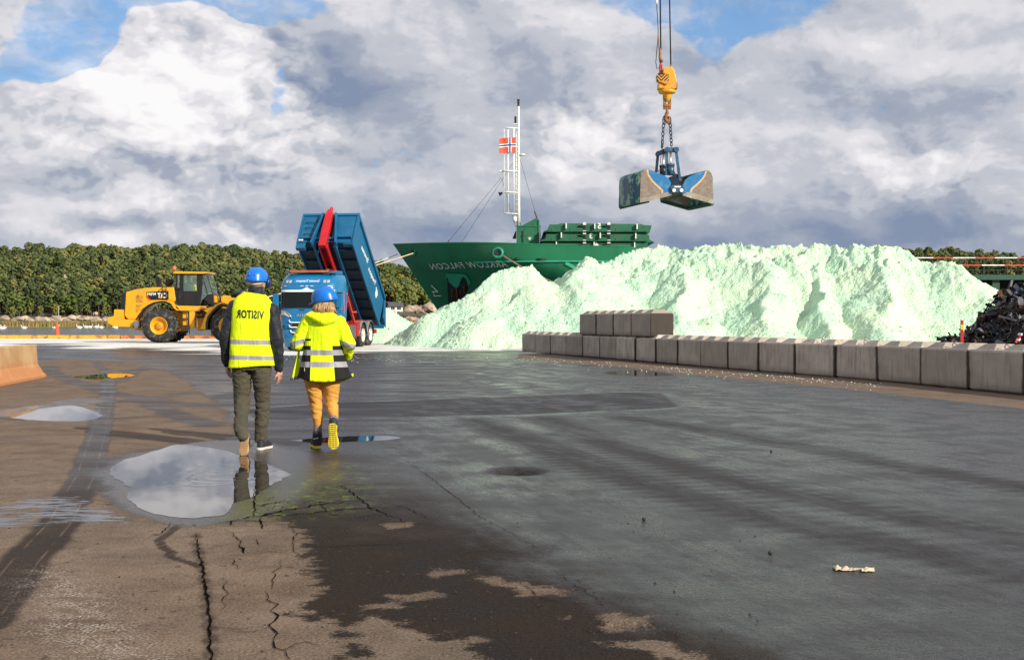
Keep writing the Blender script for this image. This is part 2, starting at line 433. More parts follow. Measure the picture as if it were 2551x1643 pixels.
ringp = [(262, 1180), (300, 1150), (400, 1120), (490, 1102), (560, 1098), (620, 1095), (760, 1130), (800, 1180), (700, 1260), (600, 1290), (480, 1312), (380, 1290), (300, 1262)]
ring = poly_at(ringp)
crackwet = np.minimum.reduce([sdline(GX, GY, gp(p)) for p in [
    [(470, 1290), (430, 1320), (395, 1345), (405, 1362), (430, 1375), (420, 1385), (470, 1400), (500, 1410)]]])
joint = sdline(GX, GY, gp([(487, 1328), (503, 1410), (515, 1480), (522, 1560), (526, 1645), (528, 1760)]))
patch = poly_at([(600, 1018), (860, 1003), (1250, 988), (1560, 976), (1650, 980), (1690, 1012), (1660, 1016), (1300, 1032), (900, 1040), (640, 1045)])
patchrim = np.abs(patch)
film = poly_at([(2000, 1740), (1880, 1643), (1640, 1560), (1430, 1450), (1250, 1340), (1080, 1230), (930, 1130), (880, 1110), (900, 1080), (960, 1045), (1050, 1000), (1200, 900), (1700, 920), (2551, 1010), (4200, 1100), (4200, 2600), (2200, 2400), (2100, 1800)])
tyre = np.minimum.reduce([sdline(GX, GY, gp(p)) for p in [
    [(1180, 1045), (1300, 1090), (1500, 1170), (1800, 1260), (2100, 1330), (2600, 1440)],
    [(1350, 1040), (1500, 1100), (1750, 1180), (2050, 1250), (2600, 1360)],
    [(1560, 1040), (1800, 1080), (2200, 1150), (2700, 1240)]]])
wallstrip = poly_at([(1300, 880), (1290, 892), (1560, 915), (1800, 940), (2100, 968), (2551, 1018), (3200, 1090), (3200, 1010), (2551, 985), (2100, 940), (1640, 906)])
white = -sdpoly(GX, GY, [(p if abs(p[1]) < 1e6 else p) for p in [(tuple(G(a, b_)[:2]) if b_ < 1e6 else ((400, -300) if a > 0 else (-400, -300))) for a, b_ in ([(-4000, 882), (-300, 885), (0, 872), (110, 866), (230, 874), (330, 872), (480, 876), (560, 882), (760, 886), (870, 878), (1000, 876), (1290, 874), (1300, 880), (1500, 884), (2500, 884), (6000, 884), (6000, 9e9), (-4000, 9e9)])]])
white = white*1.0
grit = poly_at([(100, 1415), (180, 1430), (250, 1500), (300, 1560), (380, 1640), (330, 1640), (200, 1640), (140, 1560), (105, 1480)])
moss_refl = poly_at([(560, 1290), (600, 1240), (700, 1190), (740, 1150), (900, 1150), (960, 1230), (930, 1262), (800, 1290), (650, 1300)])
# --- ground material
m_ground, nt, b = newmat('asphalt_yard')
po = nt.pos()
n_big = nt.noise(po, .35, 4, .5)
n_mid = nt.noise(po, 1.7, 6, .6)
n_fin = nt.noise(po, 9, 6, .65)
n_grit = nt.noise(po, 70, 3, .6)
spk = nt.vor(po, 55)
al_ = nt.v('DOT_PRODUCT', po, (-.28, .96, 0)); cr_ = nt.v('DOT_PRODUCT', po, (.96, .28, 0))
def along(ka, kc):
    cb = nt.new('ShaderNodeCombineXYZ'); nt.put(cb.inputs[0], nt.m('MULTIPLY', cr_, kc)); nt.put(cb.inputs[1], nt.m('MULTIPLY', al_, ka)); return cb.outputs[0]
n_str = nt.noise(along(.22, 1.5), 1.0, 6, .6)          # streaks along the washed direction
n_st3 = nt.noise(along(1.6, 9.0), 1.0, 6, .65)
po_st2 = nt.scalev(po, (.45, 1.2, 1))
n_st2 = nt.noise(po_st2, 1.1, 3, .5)
def jag(attr, a_mid=.35, a_fin=.12, soft=.05, off=0.0, n1=None):
    """1 inside (attribute negative), with an irregular edge"""
    x = nt.m('ADD', nt.attr(attr), nt.m('MULTIPLY', nt.m('SUBTRACT', n1 or n_mid, .5), a_mid))
    x = nt.m('ADD', x, nt.m('MULTIPLY', nt.m('SUBTRACT', n_fin, .5), a_fin))
    return nt.ss(x, off+soft, off-soft, 0, 1)
A = lambda f, g: nt.m('MULTIPLY', f, g)
inv = lambda f: nt.m('SUBTRACT', 1.0, f)
d_dry = nt.ss(nt.m('ADD', jag('dry', .9, .50, .16), A(nt.m('SUBTRACT', n_grit, .5), .6)), .22, .80)
d_spot = nt.ss(nt.m('ADD', jag('spots', .40, .34, .10, -.02), A(nt.m('SUBTRACT', n_grit, .5), .8)), .25, .80)
dryness = nt.m('MAXIMUM', d_dry, A(d_spot, .9))
d_track = nt.ss(nt.m('ADD', nt.attr('track'), A(nt.m('SUBTRACT', n_mid, .5), .12)), .175, .115, 0, .85)
d_tr2 = nt.ss(nt.m('ADD', nt.attr('tracks'), A(nt.m('SUBTRACT', n_mid, .5), .5)), .32, .10, 0, .75)
d_ring = jag('ring', .35, .25, .10, .05)
d_shal = A(jag('shallow', .6, .5, .06), nt.ss(nt.noise(nt.scalev(po, (.6, 2.2, 1)), 5, 5, .65), .42, .56))
d_crk = nt.ss(nt.m('ADD', nt.attr('crackwet'), A(nt.m('SUBTRACT', n_fin, .5), .03)), .045, .02, 0, .85)
d_joint = nt.ss(nt.m('ADD', nt.attr('joint'), A(nt.m('SUBTRACT', n_fin, .5), .10)), .05, .0, 0, .75)
d_strip = jag('strip', .6, .3, .15)
dry_t = nt.m('MAXIMUM', dryness, d_strip)
for q in (d_track, d_tr2, A(d_ring, .97), d_shal, d_crk, d_joint): dry_t = A(dry_t, inv(q))
wash = nt.ss(n_mid, .60, .36, 0, .22)
dry_t = A(dry_t, inv(wash))
c_dry = nt.mix(nt.ss(n_mid, .3, .7), (.104, .068, .045), (.165, .117, .083))
c_dry = nt.mix(nt.ss(n_big, .35, .65), c_dry, nt.mix(nt.ss(n_fin, .3, .7), (.118, .088, .066), (.19, .146, .113)))
mot = nt.noise(nt.v('ADD', po, (7, 3, 0)), 3.2, 7, .7)
c_dry = nt.mix(nt.ss(mot, .50, .62, 0, .5), c_dry, (.075, .056, .043))
c_dry = nt.mix(nt.ss(nt.noise(nt.scalev(po, (.6, 1.8, 1)), 4.2, 8, .72), .62, .72, 0, .6), c_dry, (.36, .29, .23))
c_dry = nt.mix(nt.ss(n_grit, .35, .75, 0, .55), c_dry, (.40, .30, .22))
c_dry = nt.mix(nt.ss(spk, .16, .05, 0, .5), c_dry, (.075, .055, .04))
c_wet = nt.mix(nt.ss(n_mid, .3, .7), (.015, .010, .008), (.032, .022, .016))
c_wet = nt.mix(nt.ss(n_grit, .55, .75, 0, .5), c_wet, (.085, .062, .048))
c_gry = nt.mix(nt.ss(n_fin, .3, .7), (.020, .018, .017), (.038, .034, .032))
c_gry = nt.mix(nt.ss(n_grit, .58, .72, 0, .6), c_gry, (.10, .092, .086))
c_gry = nt.mix(nt.ss(nt.noise(po, 26, 4, .7), .60, .70, 0, .7), c_gry, (.008, .007, .007))
filmm = nt.ss(nt.m('ADD', nt.attr('film'), nt.m('ADD', A(nt.m('SUBTRACT', n_str, .5), 1.0), A(nt.m('SUBTRACT', n_mid, .5), .5))), .25, -.30, 0, 1)
c_wet = nt.mix(filmm, c_wet, c_gry)
cog = nt.m('SINE', nt.m('MULTIPLY', al_, 26))
tyrem = nt.ss(nt.m('ADD', nt.m('ADD', nt.attr('tyre'), A(nt.m('SUBTRACT', n_mid, .5), .5)), A(cog, .07)), .42, .08, 0, 1)
gfilm = A(A(filmm, nt.ss(n_str, .44, .66, 0, .8)), inv(tyrem))
col = nt.mix(A(gfilm, .32), c_wet, (.12, .155, .13))
rim = A(nt.ss(nt.attr('patchrim'), .30, .02), nt.ss(n_str, .40, .62, 0, .35))
col = nt.mix(rim, col, (.30, .42, .33))
patm = jag('patch', .12, .1, .05)
col = nt.mix(A(patm, .85), col, (.024, .022, .024))
col = nt.mix(dry_t, col, c_dry)
tl = nt.ss(nt.m('ABSOLUTE', nt.m('SUBTRACT', nt.attr('track'), .075)), .010, .004, 0, .45)
col = nt.mix(A(A(tl, nt.ss(n_mid, .40, .6)), d_track), col, (.26, .18, .125))
# pale grit and scuffs
gr = A(jag('grit', .5, .3, .25), nt.ss(n_grit, .46, .60, 0, .95))
gr = A(gr, nt.ss(n_fin, .40, .6))
spots2 = nt.vor(nt.v('ADD', po, nt.v('SCALE', nt.noise(po, 14, 2, .5, color=True), scale=.12)), 6)
col = nt.mix(A(A(nt.ss(spots2, .17, .09), dry_t), .65), col, (.050, .036, .027))
col = nt.mix(gr, col, (.52, .46, .40))
col = nt.mix(nt.ss(nt.noise(po, 38, 2, .5), .70, .78, 0, .35), col, (.48, .40, .33))
# mossy cracks and the yellow jacket's reflection, tinted into the asphalt
ms = A(jag('moss', .5, .3, .25), nt.ss(n_fin, .52, .66, 0, .8))
col = nt.mix(ms, col, (.13, .19, .015))
hm_ = nt.ss(nt.m('ADD', nt.attr('hole'), A(nt.m('SUBTRACT', n_fin, .5), .5)), 1.35, .45)
col = nt.mix(A(hm_, .85), col, (.010, .007, .006))  # pothole blackened for wet and for the shade inside it
# white powder spread
wx = nt.m('ADD', nt.attr('white'), A(nt.m('SUBTRACT', nt.noise(nt.scalev(po, (.35, 1, 1)), .55, 5, .6), .5), 9.0))
wm = nt.ss(wx, .6, -1.0, 0, 1)
wm = A(wm, nt.ss(nt.noise(nt.scalev(po, (.12, 1, 1)), 1.1, 6, .65), .36, .46))
crumbs = A(nt.ss(nt.attr('white'), 9, 2), nt.ss(nt.vor(po, 6.5), .13, .07))
c_pow = nt.mix(nt.ss(n_mid, .3, .7), (.70, .70, .65), (.84, .83, .78))
col = nt.mix(nt.m('MAXIMUM', wm, crumbs), col, c_pow)
nt.put(b.inputs['Base Color'], col)
# roughness
wetr = nt.ss(nt.m('ADD', A(nt.m('ADD', n_str, n_mid), .5), A(nt.m('SUBTRACT', n_st3, .5), .3)), .36, .62, .17, .50)
farw = nt.new('ShaderNodeSeparateXYZ'); nt.put(farw.inputs[0], po); nearf = nt.ss(nt.m('ADD', farw.outputs[1], A(nt.m('SUBTRACT', n_mid, .5), 6.0)), 11.5, 7.5, 0, 1)
wetr = nt.m('ADD', A(wetr, filmm), A(inv(filmm), nt.m('ADD', nt.ss(nt.m('ADD', A(n_st2, inv(nearf)), A(n_mid, nearf)), .34, .68, .22, .44), A(nearf, .30))))
wetr = nt.m('ADD', wetr, A(tyrem, .24))
wetr = nt.m('ADD', wetr, A(patm, .20))
wetr = nt.m('ADD', wetr, A(nt.m('SUBTRACT', nt.noise(po, 24, 4, .65), .5), .5))
ro = nt.mix(dry_t, wetr, .86)
ro = nt.mix(d_shal, ro, .10)
ro = nt.mix(A(d_ring, inv(dry_t)), ro, .24)
ro = nt.mix(wm, ro, .9)
ro = nt.mix(hm_, ro, .6)
nt.put(b.inputs['Roughness'], ro)
spw = nt.m('ADD', A(filmm, .30), A(inv(filmm), nt.m('SUBTRACT', .24, A(nearf, .19))))
n_g2 = nt.noise(po, 24, 4, .65)
spw = A(spw, nt.ss(nt.m('ADD', A(n_g2, .6), A(n_grit, .4)), .38, .62, .45, 1.6))
nt.put(b.inputs['Specular IOR Level'], nt.mix(nt.m('MAXIMUM', d_shal, d_ring), nt.mix(dry_t, spw, .05), .5))
hgt = nt.m('ADD', A(n_grit, .6), A(nt.ss(spk, .0, .35), .4))
bstr = nt.mix(nt.m('MAXIMUM', A(d_shal, .95), A(d_ring, .55)), nt.mix(dry_t, .55, .32), .0)
bn = nt.new('ShaderNodeBump'); nt.put(bn.inputs['Height'], hgt); nt.put(bn.inputs['Strength'], bstr); bn.inputs['Distance'].default_value = .012
b2 = nt.new('ShaderNodeBump'); nt.put(b2.inputs['Height'], n_g2); nt.put(b2.inputs['Strength'], A(bstr, 1.2)); b2.inputs['Distance'].default_value = .018; nt.put(b2.inputs['Normal'], bn.outputs[0])
nt.put(b.inputs['Normal'], nt.bump(n_fin, .30, .008, b2.outputs[0]))
ground = np_mesh('ground', gv, gf, m_ground)
ground['kind'] = 'structure'
set_attr(ground, 'hole', hd)
for nm, ar in (('dry', dry), ('spots', spots), ('track', track), ('tracks', tracks2), ('ring', ring), ('shallow', shallow), ('crackwet', crackwet),
               ('joint', joint), ('patch', patch), ('patchrim', patchrim), ('film', film), ('tyre', tyre), ('strip', wallstrip), ('white', white), ('grit', grit), ('moss', moss_refl)):  # 'moss' masks the mossy cracks and the jacket's painted reflection
    set_attr(ground, nm, ar)
# --- puddles: flat water sheets lying in the low spots
m_pud, nt, b = newmat('puddle_water')
b.inputs['Base Color'].default_value = (.030, .025, .022, 1); b.inputs['Roughness'].default_value = .015; b.inputs['IOR'].default_value = 1.33
b.inputs['Specular IOR Level'].default_value = .75
po = nt.pos(); rc = G(560, 1185)
dd = nt.v('MULTIPLY', nt.v('SUBTRACT', po, (rc.x, rc.y, 0)), (1, .55, 0)); dl = nt.m('ADD', nt.v('LENGTH', dd), nt.m('MULTIPLY', nt.noise(po, 2.2, 2, .5), .35))
wv = nt.m('SINE', nt.m('MULTIPLY', dl, 52)); wv = nt.m('MULTIPLY', wv, nt.ss(dl, .80, .25, 0, .16))
wv = nt.m('ADD', wv, nt.m('MULTIPLY', nt.noise(po, 5, 2, .5), .03))
nt.put(b.inputs['Normal'], nt.bump(wv, .22, .010))
def puddle(pts, label, seed, z=.0016, amp=.05, cat='puddle'):
    P2 = [Vector((p[0], p[1], 0)) for p in gp(pts)]; P2 = spline(P2+[P2[0]], 14)[:-1]
    c = sum(P2, Vector())/len(P2); vs = []
    for i, p in enumerate(P2):
        q = p+(p-c).normalized()*((mnoise.fractal(p*3.0+Vector((seed, 0, 0)), 1, 2, 4))*amp)
        vs.append((q.x, q.y, gz(q.x, q.y)+z))
    bm = bmesh.new(); fv = [bm.verts.new(v) for v in vs]; bm.faces.new(fv); bmesh.ops.triangulate(bm, faces=bm.faces)
    for f in bm.faces:
        if f.normal.z < 0: f.normal_flip()
    me = bpy.data.meshes.new('puddle'); bm.to_mesh(me); bm.free(); me.materials.append(m_pud)
    o = bpy.data.objects.new('puddle', me); COL.objects.link(o); o['kind'] = 'structure'; o['label'] = label
    return o
puddle([(272, 1172), (300, 1150), (370, 1128), (440, 1108), (500, 1112), (560, 1122), (620, 1140), (680, 1160), (722, 1178), (700, 1195), (660, 1215), (640, 1232),
        (590, 1250), (560, 1280), (520, 1286), (470, 1290), (400, 1284), (350, 1268), (318, 1240), (322, 1215), (290, 1195)], 'large still puddle behind the walking man', 1, amp=.055)
puddle([(720, 1097), (800, 1090), (880, 1086), (960, 1085), (1000, 1090), (960, 1096), (880, 1099), (800, 1102)], 'narrow puddle beside the yellow boot sole', 5, amp=.02)
puddle([(20, 1034), (100, 1018), (180, 1010), (235, 1024), (250, 1036), (210, 1048), (120, 1048), (40, 1042)], 'bright shallow puddle left of the tyre track', 9, amp=.06)
puddle([(180, 938), (240, 932), (300, 930), (336, 934), (300, 940), (230, 944)], 'long thin puddle near the concrete barrier', 13, amp=.05)
puddle([(1500, 928), (1560, 922), (1620, 925), (1680, 934), (1600, 936), (1540, 934)], 'small dark puddle near the block wall', 17, amp=.05)
# --- cracks: thin dark open joints in the asphalt
m_crack = mat('crack_shadow', (.008, .006, .005), 1.0, var=.3, spec=0.0)
cm = MB()
def crack(pts, w=.012, jit=.02, seed=0, n=10):
    rnd = random.Random(seed); P = []
    for a, b in zip(pts[:-1], pts[1:]):
        A_, B_ = G(*a), G(*b)
        L = (B_-A_).length; k = max(2, int(L/.05))
        for i in range(k): P.append(A_.lerp(B_, i/k)+Vector((rnd.uniform(-jit, jit), rnd.uniform(-jit, jit), 0)))
    P.append(G(*pts[-1]))
    Lf, Rt = [], []
    for i, p in enumerate(P):
        d = (P[min(i+1, len(P)-1)]-P[max(i-1, 0)]).normalized(); nn = Vector((-d.y, d.x, 0))
        ww = .42*w*rnd.uniform(.35, 1.3)*(.3+.7*math.sin(math.pi*min(1, max(0.04, i/(len(P)-1)))))
        Lf.append(p+nn*ww+Vector((0, 0, .005))); Rt.append(p-nn*ww+Vector((0, 0, .005)))
    vs = Lf+Rt; k = len(P)
    cm.add(vs, [(i, i+1, k+i+1, k+i) for i in range(k-1)])
crack([(487, 1328), (503, 1410), (515, 1480), (522, 1560), (526, 1645), (528, 1800)], .016, .008, 1)
crack([(690, 1395), (700, 1412), (680, 1425), (684, 1445), (676, 1470)], .006, .012, 2)
crack([(668, 1478), (670, 1495), (688, 1505), (672, 1522), (693, 1535), (668, 1562), (688, 1580), (678, 1605), (705, 1622), (735, 1660)], .010, .012, 3)
crack([(597, 1355), (608, 1378)], .018, .010, 4); crack([(577, 1392), (592, 1418)], .010, .012, 5)
crack([(648, 1290), (655, 1318)], .016, .008, 6); crack([(574, 1295), (580, 1310)], .014, .008, 7)
crack([(640, 1345), (648, 1358)], .009, .008, 8)
crack([(850, 1208), (895, 1240), (920, 1262), (960, 1280), (1010, 1300)], .016, .018, 9)
crack([(560, 1300), (640, 1285), (720, 1270), (800, 1256), (880, 1248), (925, 1246)], .030, .03, 10)
crack([(630, 1262), (700, 1250), (760, 1246)], .022, .03, 11); crack([(635, 1215), (634, 1260), (632, 1292)], .014, .012, 12)
crack([(700, 1285), (790, 1275), (880, 1268), (960, 1262)], .026, .03, 13)
crack([(530, 1304), (600, 1297), (690, 1300)], .020, .02, 14)
crack([(520, 1560), (600, 1568), (668, 1560)], .006, .008, 15); crack([(600, 1385), (760, 1365), (1100, 1350)], .008, .012, 16)
crack([(700, 1530), (830, 1528)], .006, .01, 17)
crack([(1000, 1140), (1060, 1180), (1200, 1290), (1350, 1370)], .007, .012, 18)
crack([(620, 1160), (760, 1152), (900, 1136)], .006, .01, 19); crack([(660, 1178), (800, 1172), (960, 1160)], .006, .01, 20)
crack([(1380, 1420), (1420, 1450), (1500, 1500)], .006, .01, 21)
for k_, pts_ in enumerate([[(560, 1318), (600, 1345), (597, 1360)], [(500, 1318), (560, 1310), (640, 1312), (700, 1300)], [(608, 1378), (660, 1372), (720, 1380)], [(720, 1300), (735, 1330), (728, 1360), (745, 1395)],
        [(705, 1622), (760, 1600), (800, 1610)], [(668, 1562), (630, 1575), (560, 1572)], [(430, 1300), (400, 1330), (340, 1350)], [(940, 1250), (1010, 1262), (1060, 1290)], [(800, 1256), (812, 1275), (860, 1290)],
        [(1150, 1380), (1220, 1372), (1300, 1380)], [(1290, 1450), (1350, 1490), (1400, 1500)], [(560, 1440), (566, 1480), (552, 1520)]]):
    crack(pts_, .008, .014, 60+k_)
crk = cm.build('cracks', m_crack); crk['kind'] = 'structure'
# --- broken crumbs of asphalt and powder lying about (uncountable)
m_crumb = mat('crumb', (.045, .036, .030), .9, var=.5, vscale=2)
m_pcrumb = mat('powder_crumb', (.62, .70, .62), .9, var=.1)
def crumbs_obj(name, n, region, smin, smax, m_, seed, label):
    rnd = random.Random(seed); mb = MB()
    for _ in range(n):
        p = region(rnd); s = rnd.uniform(smin, smax)
        if p is None: continue
        vs = [Vector((rnd.gauss(0, 1), rnd.gauss(0, 1), rnd.gauss(0, 1))).normalized()*s*rnd.uniform(.7, 1.2) for _ in range(6)]
        vs = [Vector((s*rnd.uniform(.7, 1.2), 0, 0)), Vector((-s*rnd.uniform(.7, 1.2), 0, 0)), Vector((0, s*rnd.uniform(.7, 1.2), 0)), Vector((0, -s*rnd.uniform(.7, 1.2), 0)), Vector((0, 0, s*.7)), Vector((0, 0, -s*.3))]
        a = rnd.uniform(0, 6.3); Mr = Matrix.Rotation(a, 3, 'Z')
        mb.add([Mr @ v+p+Vector((0, 0, s*.25)) for v in vs], [(0, 2, 4), (2, 1, 4), (1, 3, 4), (3, 0, 4), (2, 0, 5), (1, 2, 5), (3, 1, 5), (0, 3, 5)])
    o = mb.build(name, m_, fix=False); tag(o, kind='stuff'); return o
def reg_near(rnd):
    if rnd.random() < .45:
        return G(rnd.uniform(660, 980), rnd.gauss(1268, 18))
    return G(rnd.uniform(0, 1900), rnd.uniform(1300, 1700))
crumbs_obj('asphalt_crumbs', 300, reg_near, .003, .010, m_crumb, 3, '')
def reg_pow(rnd):
    return G(rnd.uniform(600, 2100), 872+abs(rnd.gauss(0, 28)) + 4)
def reg_pow2(rnd):
    px = rnd.uniform(560, 2200); py = 880+abs(rnd.gauss(0, 9)); 
    if px > 1290: py += (px-1290)*.075
    return G(px, py+6)
crumbs_obj('powder_crumbs', 420, reg_pow2, .008, .028, m_pcrumb, 4, '')
# ---------------------------------------------------------------- powder heaps
m_pow, nt, b = newmat('mint_powder')
po = nt.pos()
n1 = nt.noise(po, .5, 5, .55); n2 = nt.noise(po, 3.0, 6, .6); n3 = nt.noise(po, 16, 5, .65)
c = nt.mix(nt.ss(n1, .35, .65), (.51, .76, .56), (.63, .82, .58))
c = nt.mix(nt.ss(n2, .45, .75, 0, .5), c, (.75, .83, .70))
c = nt.mix(nt.ss(nt.noise(po, 1.3, 4, .5), .62, .72, 0, .45), c, (.72, .80, .42))
c = nt.mix(nt.ss(n3, .60, .75, 0, .5), c, (.42, .74, .54))
nt.put(b.inputs['Base Color'], c); b.inputs['Roughness'].default_value = .95; b.inputs['Specular IOR Level'].default_value = .15
nt.put(b.inputs['Normal'], nt.bump(nt.m('ADD', n3, nt.m('MULTIPLY', nt.vor(po, 9), -.6)), .9, .08))
def heap(name, segs, x0, x1, y0, y1, step, seed, label, cat, kslope=.70, amp=1.0, clods=0):
    xs = np.arange(x0, x1, step); ys = np.arange(y0, y1, step*.9)
    X, Y = np.meshgrid(xs, ys)
    wx = X+(fbm(X*.5, Y*.5, 3, seed)-.5)*1.7*amp; wy = Y+(fbm(X*.5, Y*.5, 3, seed+50)-.5)*1.7*amp
    H = np.full(X.shape, -5.0)
    for (a, c_) in segs:
        A_, B_ = a, c_; ex, ey = B_[0]-A_[0], B_[1]-A_[1]
        t = np.clip(((wx-A_[0])*ex+(wy-A_[1])*ey)/(ex*ex+ey*ey+1e-9), 0, 1)
        d = np.sqrt((wx-A_[0]-ex*t)**2+(wy-A_[1]-ey*t)**2)
        ks = kslope*(1+.25*np.clip(1-d/1.6, 0, 1))
        h = A_[2]+(B_[2]-A_[2])*t-ks*np.sqrt(d*d+.015)
        H = np.maximum(H, h)
    gzv = .24*smooth01((Y-51)/13.0)
    up = np.clip((H-gzv)/2.0, 0, 1)
    # run-off flutes down the slope, lumps and crumbly grain
    fl = fbm(X*1.15+fbm(X*.3, Y*.3, 2, seed+3)*2, Y*.42, 4, seed+7)-.5
    lum = np.abs(fbm(X*1.6, Y*1.6, 4, seed+11)-.5)*2
    r2 = np.abs(fbm(X*4.3, Y*4.3, 3, seed+13)-.5)*2
    crest = np.clip((H-gzv-2.6)/2.2, 0, 1)
    H = H+amp*(fl*.26*(.3+.7*up)+(.5-lum)*(.10+.50*crest)*(.3+.7*up)+(.4-r2)*(.05+.10*crest)+(fbm(X*11, Y*11, 3, seed+17)-.5)*.15)
    toe = smooth01((H-gzv+.35)/.5)
    Z = np.where(H > gzv-.3, gzv+(H-gzv)*toe-.06*(1-toe), gzv-.15)
    Z = np.maximum(Z, gzv-.15)
    v = np.stack([X.ravel(), Y.ravel(), Z.ravel()], 1); nY, nX = X.shape
    ii = (np.arange(nY-1)[:, None]*nX+np.arange(nX-1)[None, :]).ravel()
    f = np.stack([ii, ii+1, ii+nX+1, ii+nX], 1)
    zz = (Z-gzv).ravel(); keep = (zz[f].max(1) > -.12); f = f[keep]
    # loose clods rolled down the face
    rnd = random.Random(seed); cv = []; cf = []
    zi = lambda x, y: Z[min(nY-1, max(0, int((y-y0)/(step*.9)))), min(nX-1, max(0, int((x-x0)/step)))]
    base = len(v); cnt = 0
    while cnt < clods:
        x = rnd.uniform(x0, x1); y = rnd.uniform(y0, y1); z = zi(x, y); g = gz(x, y)
        if z < g-.05: continue
        if z > g+2.2 and rnd.random() < .75: continue
        cnt += 1
        s = rnd.uniform(.02, .06)*(1.8 if rnd.random() < .10 else 1)
        o_ = len(cv)
        for q in ((1, 0, 0), (-1, 0, 0), (0, 1, 0), (0, -1, 0), (0, 0, 1), (0, 0, -1), (.6, .6, .6), (-.6, -.6, .5)):
            k = s*rnd.uniform(.7, 1.25); cv.append((x+q[0]*k, y+q[1]*k, z+s*.4+q[2]*k))
        for q in ((0, 2, 4), (2, 1, 4), (1, 3, 4), (3, 0, 4), (2, 0, 5), (1, 2, 5), (3, 1, 5), (0, 3, 5)): cf.append([base+o_+i for i in q]+[base+o_+q[2]])
    o = np_mesh(name, v, f, m_pow)
    if cv:
        mbx = MB(); mbx.add(cv, [tuple(i-base for i in q[:3]) for q in cf])
        cl = mbx.build('clods', m_pow, o, fix=False); cl['kind'] = 'stuff'
    return tag(o, label, cat)
def wp(px, py, Y): p = W(px, py, Y); return (p.x, p.y, p.z)
def chain(*p): q = [wp(*a) for a in p]; return list(zip(q[:-1], q[1:]))
segs = chain((1530, 648, 66), (1575, 632, 66.5), (1640, 616, 67), (1690, 626, 67), (1750, 618, 67), (1850, 613, 66.5), (1900, 622, 66.5), (2000, 614, 66), (2060, 622, 66), (2110, 614, 65.5), (2190, 616, 65), (2265, 634, 65), (2330, 660, 64), (2372, 655, 63.5), (2430, 688, 63), (2500, 745, 62.5), (2560, 800, 62.5))
segs += chain((1463, 646, 64.5), (1510, 655, 65.5), (1600, 650, 66))
segs += chain((1463, 646, 64.5), (1440, 680, 62.5), (1440, 745, 60))
segs += chain((1380, 690, 65), (1463, 646, 64.5))
segs += chain((1700, 655, 64.5), (1690, 800, 58.5)) + chain((1900, 650, 64.5), (1920, 800, 58.5)) + chain((2180, 650, 63), (2200, 815, 57.5)) + chain((2050, 655, 64), (2060, 815, 58))
main_heap = heap('powder_heap', segs, -4.2+6, 27, 51.5, 77, .062, 21, 'huge long ridge of pale mint green powder behind the block wall', 'powder heap', clods=1500)
segs = chain((1320, 662, 62.8), (1262, 676, 62.5), (1180, 710, 62), (1130, 745, 61.6), (1112, 765, 61.3), (1050, 815, 60.8), (985, 858, 60))
segs += chain((1320, 662, 62.8), (1370, 700, 62.4), (1400, 735, 61.5))
segs += chain((1290, 720, 60.5), (1230, 760, 59.5), (1150, 800, 59.2), (1060, 840, 59))
segs += chain((1290, 720, 60.5), (1400, 775, 59.5), (1530, 800, 59))
left_heap = heap('powder_heap', segs, -8.2, 7.2, 54, 70, .058, 41, 'lower peaked mint powder heap in front of the ship bow', 'powder heap', clods=1300)
segs = chain((880, 728, 66.5), (905, 730, 66.5), (945, 754, 66.2), (1000, 790, 66), (1040, 822, 66))
segs += chain((905, 742, 66.5), (890, 800, 64.5))
back_heap = heap('powder_heap', segs, -15.5, -3.6, 61.5, 72, .07, 61, 'small powder heap just tipped behind the blue truck', 'powder heap', amp=.5, clods=250)
# ---------------------------------------------------------------- interlocking concrete blocks
m_conc, nt, b = newmat('block_concrete')
co = nt.obj(); oi = nt.new('ShaderNodeObjectInfo').outputs['Random']
n1 = nt.noise(nt.v('ADD', co, nt.v('SCALE', (13.1, 7.7, 3.3), scale=oi)), 1.6, 6, .6)
n2 = nt.noise(nt.scalev(nt.v('ADD', co, nt.v('SCALE', (9.1, 5.7, 3.3), scale=oi)), (5, 5, .6)), 2.2, 5, .6)
n3 = nt.noise(co, 38, 4, .6)
c = nt.mix(nt.ss(n1, .3, .7), (.42, .365, .30), (.60, .535, .45))
c = nt.mix(nt.ss(n2, .48, .72, 0, .55), c, (.14, .115, .09))
c = nt.mix(nt.m('MULTIPLY', oi, .7), c, (.27, .23, .19))
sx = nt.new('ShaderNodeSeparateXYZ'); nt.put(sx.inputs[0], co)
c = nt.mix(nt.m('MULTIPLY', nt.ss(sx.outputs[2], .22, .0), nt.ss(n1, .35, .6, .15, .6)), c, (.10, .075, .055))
c = nt.mix(nt.ss(nt.vor(nt.v('ADD', co, nt.v('SCALE', (3.1, 2.7, 1.3), scale=oi)), 14), .10, .05, 0, .5), c, (.12, .10, .08))
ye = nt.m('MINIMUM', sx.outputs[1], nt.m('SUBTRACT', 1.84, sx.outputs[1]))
gr_ = nt.ss(nt.m('ADD', ye, nt.m('MULTIPLY', nt.m('SUBTRACT', n1, .5), .14)), .085, .03, 0, .88)      # dirt and joint shade painted black at the block ends
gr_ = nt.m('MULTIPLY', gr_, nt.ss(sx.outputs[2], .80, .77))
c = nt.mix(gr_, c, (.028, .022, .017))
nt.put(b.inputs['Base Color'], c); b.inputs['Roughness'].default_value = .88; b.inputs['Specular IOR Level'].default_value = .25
nt.put(b.inputs['Normal'], nt.bump(nt.m('ADD', n3, nt.m('MULTIPLY', n2, .8)), .45, .012))
m_loop = mat('rusty_wire', (.16, .10, .07), .6, .6)
